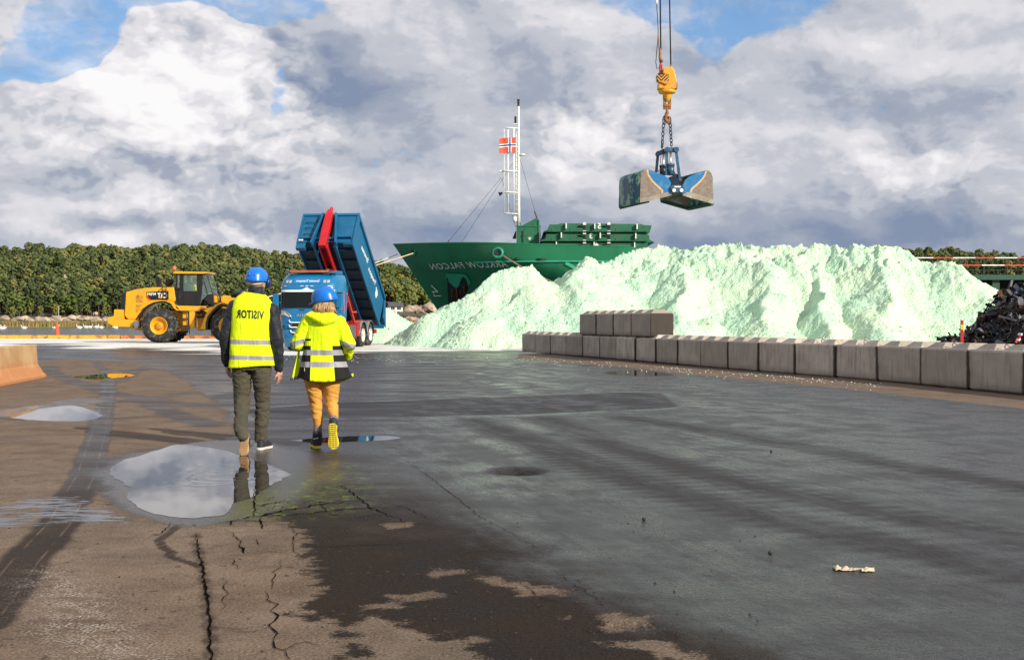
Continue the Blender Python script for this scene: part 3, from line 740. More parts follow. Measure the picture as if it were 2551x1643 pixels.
def block_mesh(L, nubs, seed, loops=True):
    """local: length along +y, width 0.8 across x (front face at x = 0), chamfered edges, pyramid studs on top"""
    w, h, ch = .8, .8, .04; mb = MB(); rnd = random.Random(seed)
    g = .007
    y0, y1 = g, L-g
    def ringz(ins, z): return [(ins, y0+ins, z), (w-ins, y0+ins, z), (w-ins, y1-ins, z), (ins, y1-ins, z)]
    rr = [ringz(ch, 0.0), ringz(0, ch), ringz(0, h-ch), ringz(ch, h)]
    mb.loft(rr, smooth=False)
    for i in range(nubs):
        c = (L/nubs)*(i+.5); a, t, hh = .33, .19, .11
        vs = [(.4-a, c-a, h-.002), (.4+a, c-a, h-.002), (.4+a, c+a, h-.002), (.4-a, c+a, h-.002), (.4-t, c-t, h+hh), (.4+t, c-t, h+hh), (.4+t, c+t, h+hh), (.4-t, c+t, h+hh)]
        mb.add(vs, [(0, 1, 5, 4), (1, 2, 6, 5), (2, 3, 7, 6), (3, 0, 4, 7), (4, 5, 6, 7)])
    return mb
def block(loc, rz, L, nubs, seed, label, group, loop=False):
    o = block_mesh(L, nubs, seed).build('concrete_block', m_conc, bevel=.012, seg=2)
    o.location = loc; o.rotation_euler = (0, 0, rz)
    tag(o, label, 'concrete block', group)
    if loop:
        mb = MB(); c = L/2
        mb.tube([(.28, c-.06, .80), (.27, c-.05, .88), (.25, c+.02, .915), (.26, c+.08, .87), (.28, c+.09, .80)], .009, 6)
        mb.build('lifting_loop', m_loop, o)
    return o
ORD = ['nearest', 'second', 'third', 'fourth', 'fifth', 'sixth', 'seventh', 'eighth', 'ninth', 'tenth', 'eleventh', 'twelfth', 'thirteenth', 'fourteenth', 'fifteenth', 'sixteenth', 'seventeenth', 'eighteenth', 'nineteenth', 'twentieth', 'twenty-first', 'twenty-second']
# base line of the front face, from the measured joints (photo pixels on the ground)
bl = [Vector((*tuple(G(a, b_)[:2]), 0)) for a, b_ in [(2900, 1018), (2551, 983.5), (2163, 946.5), (1817, 919), (1473, 889.5), (1318, 876.5), (1292, 874)]]
bl = spline(bl, 12)
def walk(pts, step):
    out = [(pts[0].copy(), None)]; cur = pts[0].copy(); i = 1
    while i < len(pts):
        while i < len(pts) and (pts[i]-cur).length < step: i += 1
        if i >= len(pts): break
        a = pts[i-1]; b_ = pts[i]
        lo, hi = 0, 1
        for _ in range(30):
            mth = (lo+hi)/2
            if (a.lerp(b_, mth)-cur).length < step: lo = mth
            else: hi = mth
        nx = a.lerp(b_, lo); out.append((nx.copy(), nx-cur)); cur = nx
    return out
stations = walk(bl, 1.84)
nblk = len(stations)-1
print('wall blocks', nblk)
rnd = random.Random(5)
joints = []
for i in range(nblk):
    p = stations[i][0]; q = stations[i+1][0]; d = (q-p).normalized(); joints.append((p, d))
for i, (p, d) in enumerate(joints):
    L = (stations[i+1][0]-p).length
    rz = math.atan2(-d.x, d.y); base = gz(p.x, p.y)
    lab = f'{ORD[i]} block from the right edge in the bottom row of the long wall' if i < 22 else f'concrete block at the far end of the wall'
    if i == nblk-1: lab = 'last concrete block at the far left end of the long wall'
    o = block((p.x, p.y, base+.0), rz, L, 2, i, lab, 'concrete blocks of the long wall', loop=(i in (1, 2, 3, 5, 6)))
    o.location = o.location+Vector((0, 0, .0))
    # width goes to the right of the walking direction: mirror by rotating the local frame
    jit = rnd.uniform(-.018, .018); o.location += Vector((d.y*jit, -d.x*jit, 0)); o.rotation_euler.z += rnd.uniform(-.016, .016)
# the four blocks stacked on the row: end face seen at photo column 1620..1675
def at_col(px):
    best = min(range(nblk*40), key=lambda k: abs(((joints[k//40][0]+joints[k//40][1]*(1.84*(k % 40)/40)).x*F/((joints[k//40][0]+joints[k//40][1]*(1.84*(k % 40)/40)).y)+CX)-px))
    return best/40.0
s0 = at_col(1622)
for k in range(4):
    u = s0+k*1.0; i = min(int(u), nblk-2); p = joints[i][0]+joints[i][1]*(1.84*(u-i)); d = joints[i][1]
    rz = math.atan2(-d.x, d.y)
    o = block((p.x, p.y, gz(p.x, p.y)+.835), rz+rnd.uniform(-.01, .01), 1.84, 2, 50+k,
              ['right-hand block of the four stacked on the wall, its end face in the sun', 'stacked block second from the sunlit end on top of the wall',
               'stacked block third from the sunlit end on top of the wall', 'left-hand block of the four stacked on top of the wall'][k], 'blocks stacked on the wall')
# ---------------------------------------------------------------- jersey barrier, left edge
m_jers, nt, b = newmat('barrier_concrete')
co = nt.obj(); n1 = nt.noise(co, 1.3, 6, .6); n2 = nt.noise(nt.scalev(co, (1, .6, .5)), 7, 6, .65); n3 = nt.noise(co, 45, 4, .6)
sx = nt.new('ShaderNodeSeparateXYZ'); nt.put(sx.inputs[0], co)
c = nt.mix(nt.ss(n1, .3, .7), (.42, .235, .10), (.56, .36, .18))
c = nt.mix(nt.ss(nt.m('ADD', sx.outputs[2], nt.m('MULTIPLY', nt.m('SUBTRACT', n1, .5), .5)), .50, .22, 0, .85), c, (.47, .185, .065))
c = nt.mix(nt.ss(n2, .55, .75, 0, .6), c, (.60, .42, .25))
c = nt.mix(nt.ss(n3, .68, .78, 0, .5), c, (.20, .12, .07))
nt.put(b.inputs['Base Color'], c); b.inputs['Roughness'].default_value = .85
nt.put(b.inputs['Normal'], nt.bump(n3, .3, .008))
e1 = G(112, 940); e0 = G(-260, 1015)
d = (e0-e1); d.z = 0; L = d.length; d.normalize()
mb = MB()
prof = [(-.30, 0), (.30, 0), (.30, .07), (.24, .12), (.105, .33), (.075, .78), (.06, .80), (-.06, .80), (-.075, .78), (-.105, .33), (-.24, .12), (-.30, .07)]
mb.prism([(a, z_) for a, z_ in prof], 'y', 0, L)
jb = mb.build('jersey_barrier', m_jers, bevel=.012)
jb.location = (e1.x-.28, e1.y, 0); jb.rotation_euler = (0, 0, math.atan2(-d.x, d.y))
tag(jb, 'rust stained concrete barrier standing at the left edge', 'barrier')
# ---------------------------------------------------------------- quay, water, far shore
m_kerb = mat('kerb_yellow', (.80, .40, .03), .6, var=.15, vscale=1.5, dirt=(.25, .12, .04), dirt_amt=.5, dscale=1.5)
m_kerbo = mat('kerb_orange', (.80, .22, .03), .6, var=.15, dirt=(.25, .10, .04), dirt_amt=.5)
def kerb(px0, px1, m_, label, dz=0.0):
    a, b_ = W(px0, 840, 79.7), W(px1, 840, 79.7)
    mb = MB(); mb.prism([(-.14, 0), (.14, 0), (.14, .19), (.10, .23), (-.10, .23), (-.14, .19)], 'x', 0, (b_.x-a.x))
    o = mb.build('kerb_beam', m_); o.location = (a.x, 79.7, .235+dz); return tag(o, label, 'kerb', 'beams along the quay edge')
kerb(-700, 299, m_kerb, 'long yellow painted beam on the quay edge at the left')
kerb(303, 448, m_kerbo, 'short orange beam on the quay edge under the wheel loader', -.02)
kerb(452, 700, m_kerbo, 'orange beam on the quay edge between the wheels and the walkers', -.03)
m_quay = mat('quay_face', (.16, .15, .14), .9)
mb = MB(); mb.box((-300, 80.0, -3), (300, 80.4, .232)); mb.box((-300, 80.4, -3), (-89, 80.5, .1))
q = mb.build('quay_edge', m_quay); q['kind'] = 'structure'
m_wat, nt, b = newmat('harbour_water')
po = nt.pos()
b.inputs['Base Color'].default_value = (.045, .065, .085, 1); b.inputs['Roughness'].default_value = .12; b.inputs['IOR'].default_value = 1.33
w1 = nt.noise(nt.scalev(po, (.35, 1.0, 1)), .9, 4, .6); w2 = nt.noise(nt.scalev(po, (.10, .5, 1)), .3, 4, .6)
nt.put(b.inputs['Normal'], nt.bump(nt.m('ADD', w1, w2), .9, .35))
mb = MB(); mb.add([(-1500, 80.2, -1.4), (1800, 80.2, -1.4), (1800, 900, -1.4), (-1500, 900, -1.4)], [(0, 1, 2, 3)])
wt = mb.build('water', m_wat); wt['kind'] = 'structure'
# far hillside
SHORE = 560.0
sky_l = [(-2200, 640), (-800, 640), (-200, 640), (0, 633), (90, 628), (200, 622), (300, 628), (400, 626), (480, 620), (560, 624), (640, 633), (740, 645), (830, 655), (880, 650), (930, 648), (990, 662), (1040, 690), (1090, 720), (1180, 700), (1400, 690), (1800, 680), (2100, 640), (2250, 626), (2330, 632), (2400, 630), (2480, 634), (2551, 642), (2800, 650), (4500, 660)]
skx = np.array([a for a, _ in sky_l], float); sky_ = np.array([b_ for _, b_ in sky_l], float)
YR = 820.0
def hill_h(X, Y):
    px = CX+F*X/Y
    top = CH-(np.interp(px, skx, sky_)+62-HZ)*YR/F            # ground under the skyline trees
    t = (Y-SHORE)/(YR-SHORE)
    h = -1.6+(top+1.6+10*(fbm(X*.022+3, Y*0+1.5, 3, 12)-.5))*np.where(t < 1, np.sin(np.clip(t, 0, 1)*math.pi/2)**1.05, 1-.3*(t-1))
    return h+np.where(t > .02, 1, 0)*((fbm(X*.02, Y*.02, 3, 77)-.5)*7*np.clip(t*2, 0, 1))+3.0*smooth01((Y-SHORE)/5)
hx = np.arange(-700, 700, 8.0); hy = np.concatenate([np.arange(SHORE-4, SHORE+20, 1.5), np.arange(SHORE+20, 960, 8)])
HX, HY = np.meshgrid(hx, hy); HH = np.where(HY < SHORE, -2.2, hill_h(HX, HY))
m_hill, nt, b = newmat('hillside_soil')
po = nt.pos(); n1 = nt.noise(po, .05, 5, .6); n2 = nt.noise(po, .4, 5, .6)
c = nt.mix(nt.ss(n1, .4, .6), (.060, .065, .030), (.11, .085, .050)); c = nt.mix(nt.ss(n2, .55, .7), c, (.26, .19, .15))
nt.put(b.inputs['Base Color'], c); b.inputs['Roughness'].default_value = .95
nY, nX = HX.shape; ii = (np.arange(nY-1)[:, None]*nX+np.arange(nX-1)[None, :]).ravel()
hill = np_mesh('hillside', np.stack([HX.ravel(), HY.ravel(), HH.ravel()], 1), np.stack([ii, ii+1, ii+nX+1, ii+nX], 1), m_hill); hill['kind'] = 'structure'
# trees: leaf-clump crowns
def leafmat(name, c1, c2, c3):
    m, nt, b = newmat(name)
    po = nt.pos(); oi = nt.attr('tint')
    c = nt.mix(nt.ss(nt.noise(po, .5, 3, .6), .40, .60, 0, .35), c1, c2)
    c = nt.mix(nt.ss(oi, 0, .55), c, c2); c = nt.mix(nt.ss(oi, .75, 1.0, 0, .9), c, c3)
    nt.put(b.inputs['Base Color'], c); b.inputs['Roughness'].default_value = .8; b.inputs['Specular IOR Level'].default_value = .2
    return m
m_pine = leafmat('pine_foliage', (.042, .062, .024), (.120, .145, .052), (.22, .20, .065))
m_dec = leafmat('broadleaf_foliage', (.085, .125, .028), (.15, .18, .045), (.28, .22, .05))
m_bark = mat('tree_bark', (.17, .11, .075), .9, var=.3, vscale=.5)
def tree_proto(kind, seed):
    """crown quads (n,4,3) and trunk quads for a tree about one unit (14 m) tall"""
    rnd = np.random.RandomState(seed); q = []
    H = 14.0
    nc, per = 17, 20
    for i in range(nc):
        if kind == 'spruce':
            t = .14+.84*(i+.5)/nc; rad = 2.3*(1-t)**.85; R0 = .55+1.0*(1-t)
        elif kind == 'pine':
            t = .46+.50*(i+.5)/nc; s_ = (t-.46)/.50; rad = 2.5*math.sqrt(max(.02, 1-(s_*1.1-.3)**2*1.5)); R0 = rnd.uniform(.9, 1.45)
        else:
            t = .22+.60*(i+.5)/nc; s_ = (t-.22)/.60; rad = 2.7*math.sqrt(max(.03, 1-(2*s_-1)**2)); R0 = rnd.uniform(1.0, 1.6)
        a = i*2.4+rnd.uniform(-.4, .4); rr = rad*rnd.uniform(.45, 1.0); cc = np.array([rr*math.cos(a), rr*math.sin(a), H*t])
        for j in range(per):
            d = rnd.normal(0, 1, 3); d[2] = abs(d[2])*.9-.25; d /= np.linalg.norm(d); c = cc+d*R0*np.array([1, 1, .75])*rnd.uniform(.8, 1.08)
            nrm = d+rnd.normal(0, .16, 3); nrm /= np.linalg.norm(nrm); sz = R0*rnd.uniform(.26, .46)
            u = np.cross(nrm, rnd.normal(0, 1, 3)); u /= np.linalg.norm(u); w = np.cross(nrm, u)
            q.append([c-u*sz-w*sz*.7, c+u*sz*.8-w*sz, c+u*sz+w*sz*.7, c-u*sz*.7+w*sz])
    cl = np.array(q)
    tr = []
    k = 5; top = H*(.9 if kind != 'broad' else .5)
    for i in range(k):
        a0, a1 = 6.283*i/k, 6.283*(i+1)/k
        tr.append([[.22*math.cos(a0), .22*math.sin(a0), -1], [.22*math.cos(a1), .22*math.sin(a1), -1], [.06*math.cos(a1), .06*math.sin(a1), top], [.06*math.cos(a0), .06*math.sin(a0), top]])
    for i in range(4):
        a = i*1.7; z = H*(.35+.12*i)
        tr.append([[0, 0, z], [0, 0, z+.2], [1.8*math.cos(a), 1.8*math.sin(a), z+1.1], [1.8*math.cos(a), 1.8*math.sin(a), z+1.0]])
    return cl, np.array(tr)
protos = [('pine', tree_proto('pine', s)) for s in (1, 2, 3, 4)]+[('spruce', tree_proto('spruce', s)) for s in (5, 6)]+[('broad', tree_proto('broad', s)) for s in (7, 8)]
def quads_obj(name, arr, m_, tint=None, parent=None):
    v = arr.reshape(-1, 3); f = np.arange(len(v)).reshape(-1, 4)
    o = np_mesh(name, v, f, m_, smooth=False)
    if tint is not None: set_attr(o, 'tint', tint)
    if parent: o.parent = parent
    return o
rs = np.random.RandomState(3)
acc = {'pine': [], 'broad': []}; acct = {'pine': [], 'broad': []}; trk = []
def place_list(n, pxr, yr, wts, hs=(.50, 1.15)):
    out = []
    for _ in range(n):
        px = rs.uniform(*pxr); Y = SHORE+yr[0]+(yr[1]-yr[0])*rs.uniform(0, 1); X = (px-CX)*Y/F
        k = rs.choice(len(protos), p=wts); out.append((X, Y, k, rs.uniform(*hs), rs.uniform(0, 6.28), rs.uniform(0, 1)))
    return out
wl = np.array([.19, .19, .19, .19, .06, .06, .06, .06]); wl /= wl.sum()
wr = np.array([.06, .06, .06, .06, .08, .08, .30, .30]); wr /= wr.sum()
T = place_list(2300, (-120, 880), (16, 300), wl)+place_list(520, (840, 1130), (40, 290), wr, (.7, 1.1))+place_list(480, (2180, 2680), (120, 310), wl)
T += place_list(150, (-120, 900), (6, 30), wr, (.35, .7))
def xf(arr, X, Y, z, s, a):
    c, s_ = math.cos(a), math.sin(a); Rm = np.array([[c, -s_, 0], [s_, c, 0], [0, 0, 1]])
    return (arr*s) @ Rm.T+np.array([X, Y, z])
for (X, Y, k, s, a, tn) in T:
    kind, (cl, tr) = protos[k]; z = float(hill_h(np.array(X), np.array(Y)))
    key = 'broad' if kind == 'broad' else 'pine'
    acc[key].append(xf(cl, X, Y, z, s, a)); acct[key].append(np.full(len(cl)*4, tn))
    trk.append(xf(tr, X, Y, z, s, a))
fp = quads_obj('forest', np.concatenate(acc['pine']), m_pine, np.concatenate(acct['pine'])); tag(fp, 'dense pine and spruce wood covering the hill across the water', kind='stuff')
fb = quads_obj('forest', np.concatenate(acc['broad']), m_dec, np.concatenate(acct['broad'])); tag(fb, 'lighter broadleaf growth mixed through the hillside wood', kind='stuff')
ft = quads_obj('forest_trunks', np.concatenate(trk), m_bark); tag(ft, 'trunks and limbs of the hillside wood', kind='stuff')
# separate trees one can tell apart along the shore and by the houses
meshes = {}
for i, (kind, (cl, tr)) in enumerate(protos):
    a = quads_obj('crown', cl, m_dec if kind == 'broad' else m_pine, np.full(len(cl)*4, .15)); b_ = quads_obj('trunk', tr, m_bark)
    meshes[i] = (a, b_)
used_p = set()
tree_log = []
def single_tree(px, Y, k, s):
    X = (px-CX)*Y/F; kind = protos[k][0]
    nm = {'pine': 'pine_tree', 'spruce': 'spruce_tree', 'broad': 'broadleaf_tree'}[kind]
    root = empty(nm, (X, Y, float(hill_h(np.array(X), np.array(Y)))), rs.uniform(0, 6.28)); root.scale = (s, s, s)
    for m_ in meshes[k]:
        c = m_ if k not in used_p else m_.copy()
        if c is not m_: COL.objects.link(c)
        c.parent = root
    used_p.add(k)
    tree_log.append((px, nm, root))
    lb = {'pine': 'dark green pine tree standing at the foot of the wooded hill', 'spruce': 'pointed dark spruce at the foot of the wooded hill', 'broad': 'rounded bright green tree at the foot of the wooded hill'}[kind]
    tag(root, lb, 'tree', {'pine': 'pines along the far shore', 'spruce': 'spruces along the far shore', 'broad': 'broadleaf trees along the far shore'}[kind])
for i in range(64):
    px = -40+i*14.5+rs.uniform(-5, 5)
    single_tree(px, SHORE+rs.uniform(10, 24), int(rs.choice(8, p=wr if i % 3 == 0 else wl)), rs.uniform(.7, 1.05))
for px, Y, k, s in [(886, 640, 6, 1.0), (900, 655, 7, 1.1), (925, 640, 6, .9), (948, 700, 2, 1.1), (965, 690, 7, 1.0), (1020, 640, 6, .8), (1045, 650, 7, .85), (1068, 640, 6, .8), (1062, 620, 7, .6), (1085, 660, 6, .8), (1010, 690, 3, 1.1), (1035, 700, 1, 1.1), (985, 700, 6, .9)]:
    single_tree(px, Y, k, s)
ONES = ['', 'first', 'second', 'third', 'fourth', 'fifth', 'sixth', 'seventh', 'eighth', 'ninth', 'tenth', 'eleventh', 'twelfth', 'thirteenth', 'fourteenth', 'fifteenth', 'sixteenth', 'seventeenth', 'eighteenth', 'nineteenth']
def ordinal(n):
    if n < 20: return ONES[n]
    t = {2: ('twentieth', 'twenty'), 3: ('thirtieth', 'thirty'), 4: ('fortieth', 'forty'), 5: ('fiftieth', 'fifty')}[n//10]
    return t[0] if n % 10 == 0 else t[1]+'-'+ONES[n % 10]
cnt_ = {}
for px, nm, root in sorted(tree_log, key=lambda a: a[0]):
    cnt_[nm] = cnt_.get(nm, 0)+1
    look = {'pine_tree': 'dark green pine', 'spruce_tree': 'pointed dark spruce', 'broadleaf_tree': 'rounded light green tree'}[nm]
    root['label'] = f'{look} below the wooded hill, {ordinal(cnt_[nm])} such tree from the left'
for k in meshes:
    if k not in used_p:
        for m_ in meshes[k]: bpy.data.objects.remove(m_)
# shore rocks and reeds
m_rock = mat('shore_rock', (.46, .35, .27), .9, var=.35, vscale=.25, dirt=(.12, .10, .07), dirt_amt=.4, dscale=.3)
rnd = random.Random(11); mb = MB()
def rock(mb, c, s):
    ph = []
    pts = [(1, 0, 0), (-1, 0, 0), (0, 1, 0), (0, -1, 0), (0, 0, 1), (.6, .6, .65), (-.6, .6, .55), (-.6, -.6, .6), (.6, -.6, .7), (.8, .7, -.4), (-.8, .7, -.4), (-.8, -.7, -.4), (.8, -.7, -.4)]
    bm = bmesh.new()
    for p in pts: bm.verts.new((c[0]+p[0]*s[0]*rnd.uniform(.8, 1.15), c[1]+p[1]*s[1]*rnd.uniform(.8, 1.15), c[2]+p[2]*s[2]*rnd.uniform(.8, 1.15)))
    r = bmesh.ops.convex_hull(bm, input=bm.verts); bm.verts.index_update()
    mb.add([v.co for v in bm.verts], [tuple(v.index for v in f.verts) for f in bm.faces]); bm.free()
for i in range(420):
    px = rnd.uniform(-100, 1120); Y = SHORE+rnd.uniform(2, 9); dens = 1 if (330 > px > 90 or px > 1000) else .55
    if rnd.random() > dens: continue
    s = rnd.uniform(.7, 2.0); c = ((px-CX)*Y/F, Y, rnd.uniform(1.0, 2.8)); rock(mb, c, (s*1.3, s, s*.8))
for px, py, s in [(1035, 770, 3), (1050, 775, 3.5), (1070, 770, 4), (1085, 778, 3.5), (1020, 772, 3), (160, 690, 2), (240, 782, 1.6)]:
    p = W(px, py, SHORE+14 if py > 740 else SHORE+60); rock(mb, p, (s, s, s*.8))
rk = mb.build('shore_rocks', m_rock, fix=False); tag(rk, 'pale boulders along the far shoreline', kind='stuff')
m_reed = mat('reeds', (.20, .185, .055), .9, var=.35, vscale=.05); m_reed2 = mat('dry_grass', (.42, .27, .11), .9, var=.3, vscale=.05)
q = []; q2 = []
for i in range(9000):
    px = rnd.uniform(-150, 1130); Y = SHORE-rnd.uniform(0, 12); X = (px-CX)*Y/F; h = rnd.uniform(1.6, 3.2); w_ = rnd.uniform(.15, .5); l = rnd.uniform(-.4, .4)
    (q2 if (Y < SHORE-10 and rnd.random() < .6) or px > 940 else q).append([[X-w_, Y, -1.5], [X+w_, Y, -1.5], [X+w_*.3+l, Y, -1.5+h], [X-w_*.3+l, Y, -1.5+h]])
r1 = quads_obj('reeds', np.array(q), m_reed); tag(r1, 'green brown reed belt along the far waterline', kind='stuff')
r2 = quads_obj('dry_grass', np.array(q2), m_reed2); tag(r2, 'straw coloured grass at the far waterline', kind='stuff')
mb = MB(); mb.box((-800, SHORE-12.5, -1.9), (800, SHORE+4, -1.0)); bank = mb.build('shore_bank', m_reed); bank['kind'] = 'structure'
# white houses behind the truck
m_wht = mat('white_boards', (.72, .70, .64), .7, var=.06); m_roof = mat('roof_grey', (.085, .085, .09), .8); m_win = mat('dark_glass', (.02, .025, .03), .15)
def house(px, py, Y, w, h, d_, label, windows):
    c = W(px, py, Y); root = empty('house', (c.x, c.y, c.z), rz=.25, label=label, cat='house', group='white houses across the water')
    MB().prism([(-d_/2, 0), (d_/2, 0), (d_/2, h), (0, h+1.6), (-d_/2, h)], 'x', -w/2, w/2).build('wall', m_wht, root)
    mb = MB()
    for s in (-1, 1):
        mb.add([(-w/2-.5, s*(d_/2+.6), h-.25), (w/2+.5, s*(d_/2+.6), h-.25), (w/2+.5, 0, h+1.9), (-w/2-.5, 0, h+1.9), (-w/2-.5, s*(d_/2+.6), h-.05), (w/2+.5, s*(d_/2+.6), h-.05), (w/2+.5, 0, h+2.1), (-w/2-.5, 0, h+2.1)],
               [(0, 1, 2, 3), (4, 5, 6, 7), (0, 1, 5, 4), (1, 2, 6, 5), (0, 3, 7, 4)])
    rf = mb.build('roof', m_roof, root)
    MB().box((w*.2, -.4, h+1.2), (w*.2+.8, .4, h+2.9)).build('chimney', m_roof, rf)
    for x in windows:
        f = MB().box((x-.9, -d_/2-.06, h*.35), (x+.9, -d_/2-.003, h*.35+1.5)).build('window', m_win, root)
        MB().box((x-.05, -d_/2-.10, h*.35), (x+.05, -d_/2-.065, h*.35+1.5)).build('frame', m_wht, f)
house(984, 776, 600, 6.5, 2.6, 7, 'small white house with dark hipped roof nearest the waterline', [-1.6, 1.4])
house(984, 765, 640, 7.5, 3.0, 7, 'white house half hidden by trees behind the small one', [-2, 0, 2])
# pole and orange marker in the water, floating birds
m_or = mat('marker_orange', (.75, .10, .03), .6); m_pole = mat('pole_grey', (.5, .5, .48), .7)
p = W(145, 829, 150); mb = MB(); mb.lathe([(.50, 0), (.55, .25), (.34, .6), (.22, 2.6), (.16, 3.0)], (0, 0, 0), n=12)
mk = mb.build('channel_marker', m_or); mk.location = (p.x, p.y, -1.6+.2); mk.rotation_euler = (0, R(-4), 0)
mk.scale = (.8, .8, .88); tag(mk, 'orange tapering channel marker standing in the water', 'marker')
p = W(146, 798, SHORE+2); mb = MB(); mb.cyl((0, 0, -3), (0, 0, 7.0), .16, .10, n=6); pl = mb.build('shore_pole', m_pole); pl.location = (p.x, p.y, 1.4); tag(pl, 'thin pale pole on the far shore above the orange marker', 'pole')
m_bird = mat('white_feathers', (.85, .84, .80), .8, var=.05)
first = None
for i, (px, py) in enumerate([(4, 818), (9, 817), (60, 817), (139, 817), (198, 816), (215, 815), (224, 815), (240, 815), (252, 816), (288, 816)]):
    Y = (CH+1.4)*F/(py-HZ+1.5); X = (px-CX)*Y/F
    if first is None:
        mb = MB(); mb.ball((0, 0, .35), (.95, .5, .5), 10); mb.tube([(.7, 0, .5), (.95, 0, .9), (1.05, 0, 1.35), (1.3, 0, 1.4)], [.16, .11, .11, .07], 6); mb.cyl((-.8, 0, .45), (-1.25, 0, .65), .25, .05, n=6)
        first = mb.build('swan', m_bird); o = first
    else:
        o = first.copy(); COL.objects.link(o)
    o.location = (X, Y, -1.45); o.rotation_euler = (0, 0, rnd.choice([0, math.pi])+rnd.uniform(-.3, .3)); o.scale = (1.1,)*3
    tag(o, f'{ordinal(i+1)} white swan from the left edge, floating before the reeds', 'swan', 'swans on the water')
# dark green steel deck with striped rail at the right edge
m_dkg = mat('deck_green', (.010, .060, .035), .55, var=.2); m_red = mat('rail_red', (.62, .05, .03), .5); m_rwh = mat('rail_white', (.80, .78, .72), .5); m_blk = mat('dark_void', (.008, .008, .008), .9)
Yd = 86.0
c = W(2300, 684, Yd); z0 = c.z
root = empty('steel_walkway', (c.x, Yd, z0), label='dark green steel walkway with red and white striped rail behind the heaps', cat='walkway')
Ld = 26.0
MB().box((-2, 0, -.35), (Ld, 2.5, 0)).build('deck', m_dkg, root)
for x in np.arange(1.0, Ld, 3.9):
    MB().box((x, .3, -5), (x+.5, .9, -.352)).build('column', m_dkg, root)
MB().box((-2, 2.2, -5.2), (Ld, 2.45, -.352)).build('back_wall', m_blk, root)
mb = MB(); mw = MB()
for zc, ph in ((.66, 0), (1.17, 1)):
    x = -6+ph*.9
    k = 0
    while x < Ld:
        l = 1.55 if k % 2 else 1.35
        MB().box((x, -.02, zc-.035 if ph else zc-.04), (min(x+l, Ld), .03, zc+.035)).build('rail_section', m_red if k % 2 == 0 else m_rwh, root); x += l; k += 1
for x in np.arange(-5.5, Ld, 1.62): MB().box((x-.025, .035, -.0), (x+.025, .085, 1.2)).build('rail_post', m_dkg, root)
MB().box((-6, .04, .30), (Ld, .07, .33)).build('mid_rail', m_dkg, root)
MB().box((-6, 0, -.05), (-2.003, 2.5, -.01)).build('deck_plate', m_dkg, root)
# ---------------------------------------------------------------- cargo ship
m_grn, nt, b = newmat('hull_green')
co = nt.obj(); n1 = nt.noise(co, .35, 5, .55); n2 = nt.noise(nt.scalev(co, (1.0, 1.0, .15)), 1.2, 6, .6)
sx = nt.new('ShaderNodeSeparateXYZ'); nt.put(sx.inputs[0], co)
c = nt.mix(nt.ss(n1, .3, .7), (.007, .125, .054), (.010, .160, .070))
c = nt.mix(nt.ss(n2, .52, .75, 0, .45), c, (.005, .070, .032))
lit_side = nt.m('MULTIPLY', nt.ss(sx.outputs[0], 6.5, 12.0), nt.ss(sx.outputs[2], 5.3, 5.5))   # sunlit look painted lighter on the bulwark amidships
c = nt.mix(nt.m('MULTIPLY', lit_side, .85), c, (.035, .33, .16))
nt.put(b.inputs['Base Color'], c); b.inputs['Roughness'].default_value = .42
nt.put(b.inputs['Normal'], nt.bump(nt.m('ADD', nt.noise(nt.scalev(co, (.9, .9, .4)), 1.4, 2, .5), nt.m('MULTIPLY', n2, .2)), .35, .05))
m_grn2 = mat('deck_house_green', (.010, .13, .058), .5, var=.15, dirt=(.06, .035, .02), dirt_amt=.15, dscale=1.5)
m_cov = mat('hatch_green', (.012, .115, .055), .55, var=.2, vscale=1.2, dirt=(.10, .035, .02), dirt_amt=.12, dscale=1.2)
m_lgn = mat('bright_green', (.02, .30, .17), .5)
m_wpt = mat('white_paint', (.80, .79, .74), .5, var=.05, dirt=(.45, .32, .22), dirt_amt=.2)
m_let = mat('hull_lettering', (.62, .66, .62), .6, var=.1)
m_rust = mat('rust_brown', (.16, .045, .018), .9, var=.5, vscale=2)
m_dark = mat('near_black', (.010, .011, .012), .6)
m_stl = mat('dark_steel', (.05, .05, .052), .45, .6)
YC, XB, ZT, ZB, ZK, HB = 91.5, -8.72, 6.99, -1.8, 5.47, 7.5
def xs(z): return XB+(ZT-z)*.672
def zdeck(s):
    z = 7.0-.62*min(1, s/14.0)**.8-.0*s
    return z-1.25*float(smooth01((s-16.3)/1.4))
def half(s, z):
    zz = min(z, ZK); L = 10.0+(ZK-zz)*3.0; p = 2.2-(ZK-zz)*.12
    Bm = HB-(.10*(ZK-zz))
    t = min(1, max(0, s/L)); h = Bm*(1-(1-t)**max(1.2, p))
    return h+max(0, z-ZK)*.07*min(1, s)
def HS(s, z, off=0.0, side=-1): return Vector((xs(z)+s, YC+side*(half(s, z)+off), z))
ship = empty('cargo_ship', (0, 84, -1.4), label='green cargo ship moored with its bow to the left behind the powder heaps', cat='ship')
O = Vector((0, 84, -1.4))
ss_ = [0, .15, .35, .6, 1, 1.5, 2, 2.6, 3.3, 4, 5, 6, 7, 8, 9, 10, 11, 12, 13.5, 15, 16.3, 16.7, 17.1, 17.4, 17.8, 19, 22, 26, 30, 34.7]
zl = [0, .12, .25, .38, .5, .6, .7, .76, .8, .826, .85, .93, 1.0]
hm = MB()
def hullpt(s, v, side): 
    z = ZB+v*(zdeck(s)-ZB) if v > .86 else ZB+v*(6.99-ZB)*.995
    z = min(z, zdeck(s)); return HS(s, z, 0, side)-O
for side in (-1, 1):
    hm.grid(lambda a, b_: hullpt(ss_[round(a*(len(ss_)-1))], zl[round(b_*(len(zl)-1))], side), len(ss_), len(zl))
hm.loft([[HS(s, z, 0, -1)-O, HS(s, z, 0, 1)-O] for s, z in [(34.7, ZB+.0), (34.7, zdeck(34.7))]], closed=False, smooth=False)
hull = hm.build('hull', m_grn, ship); 
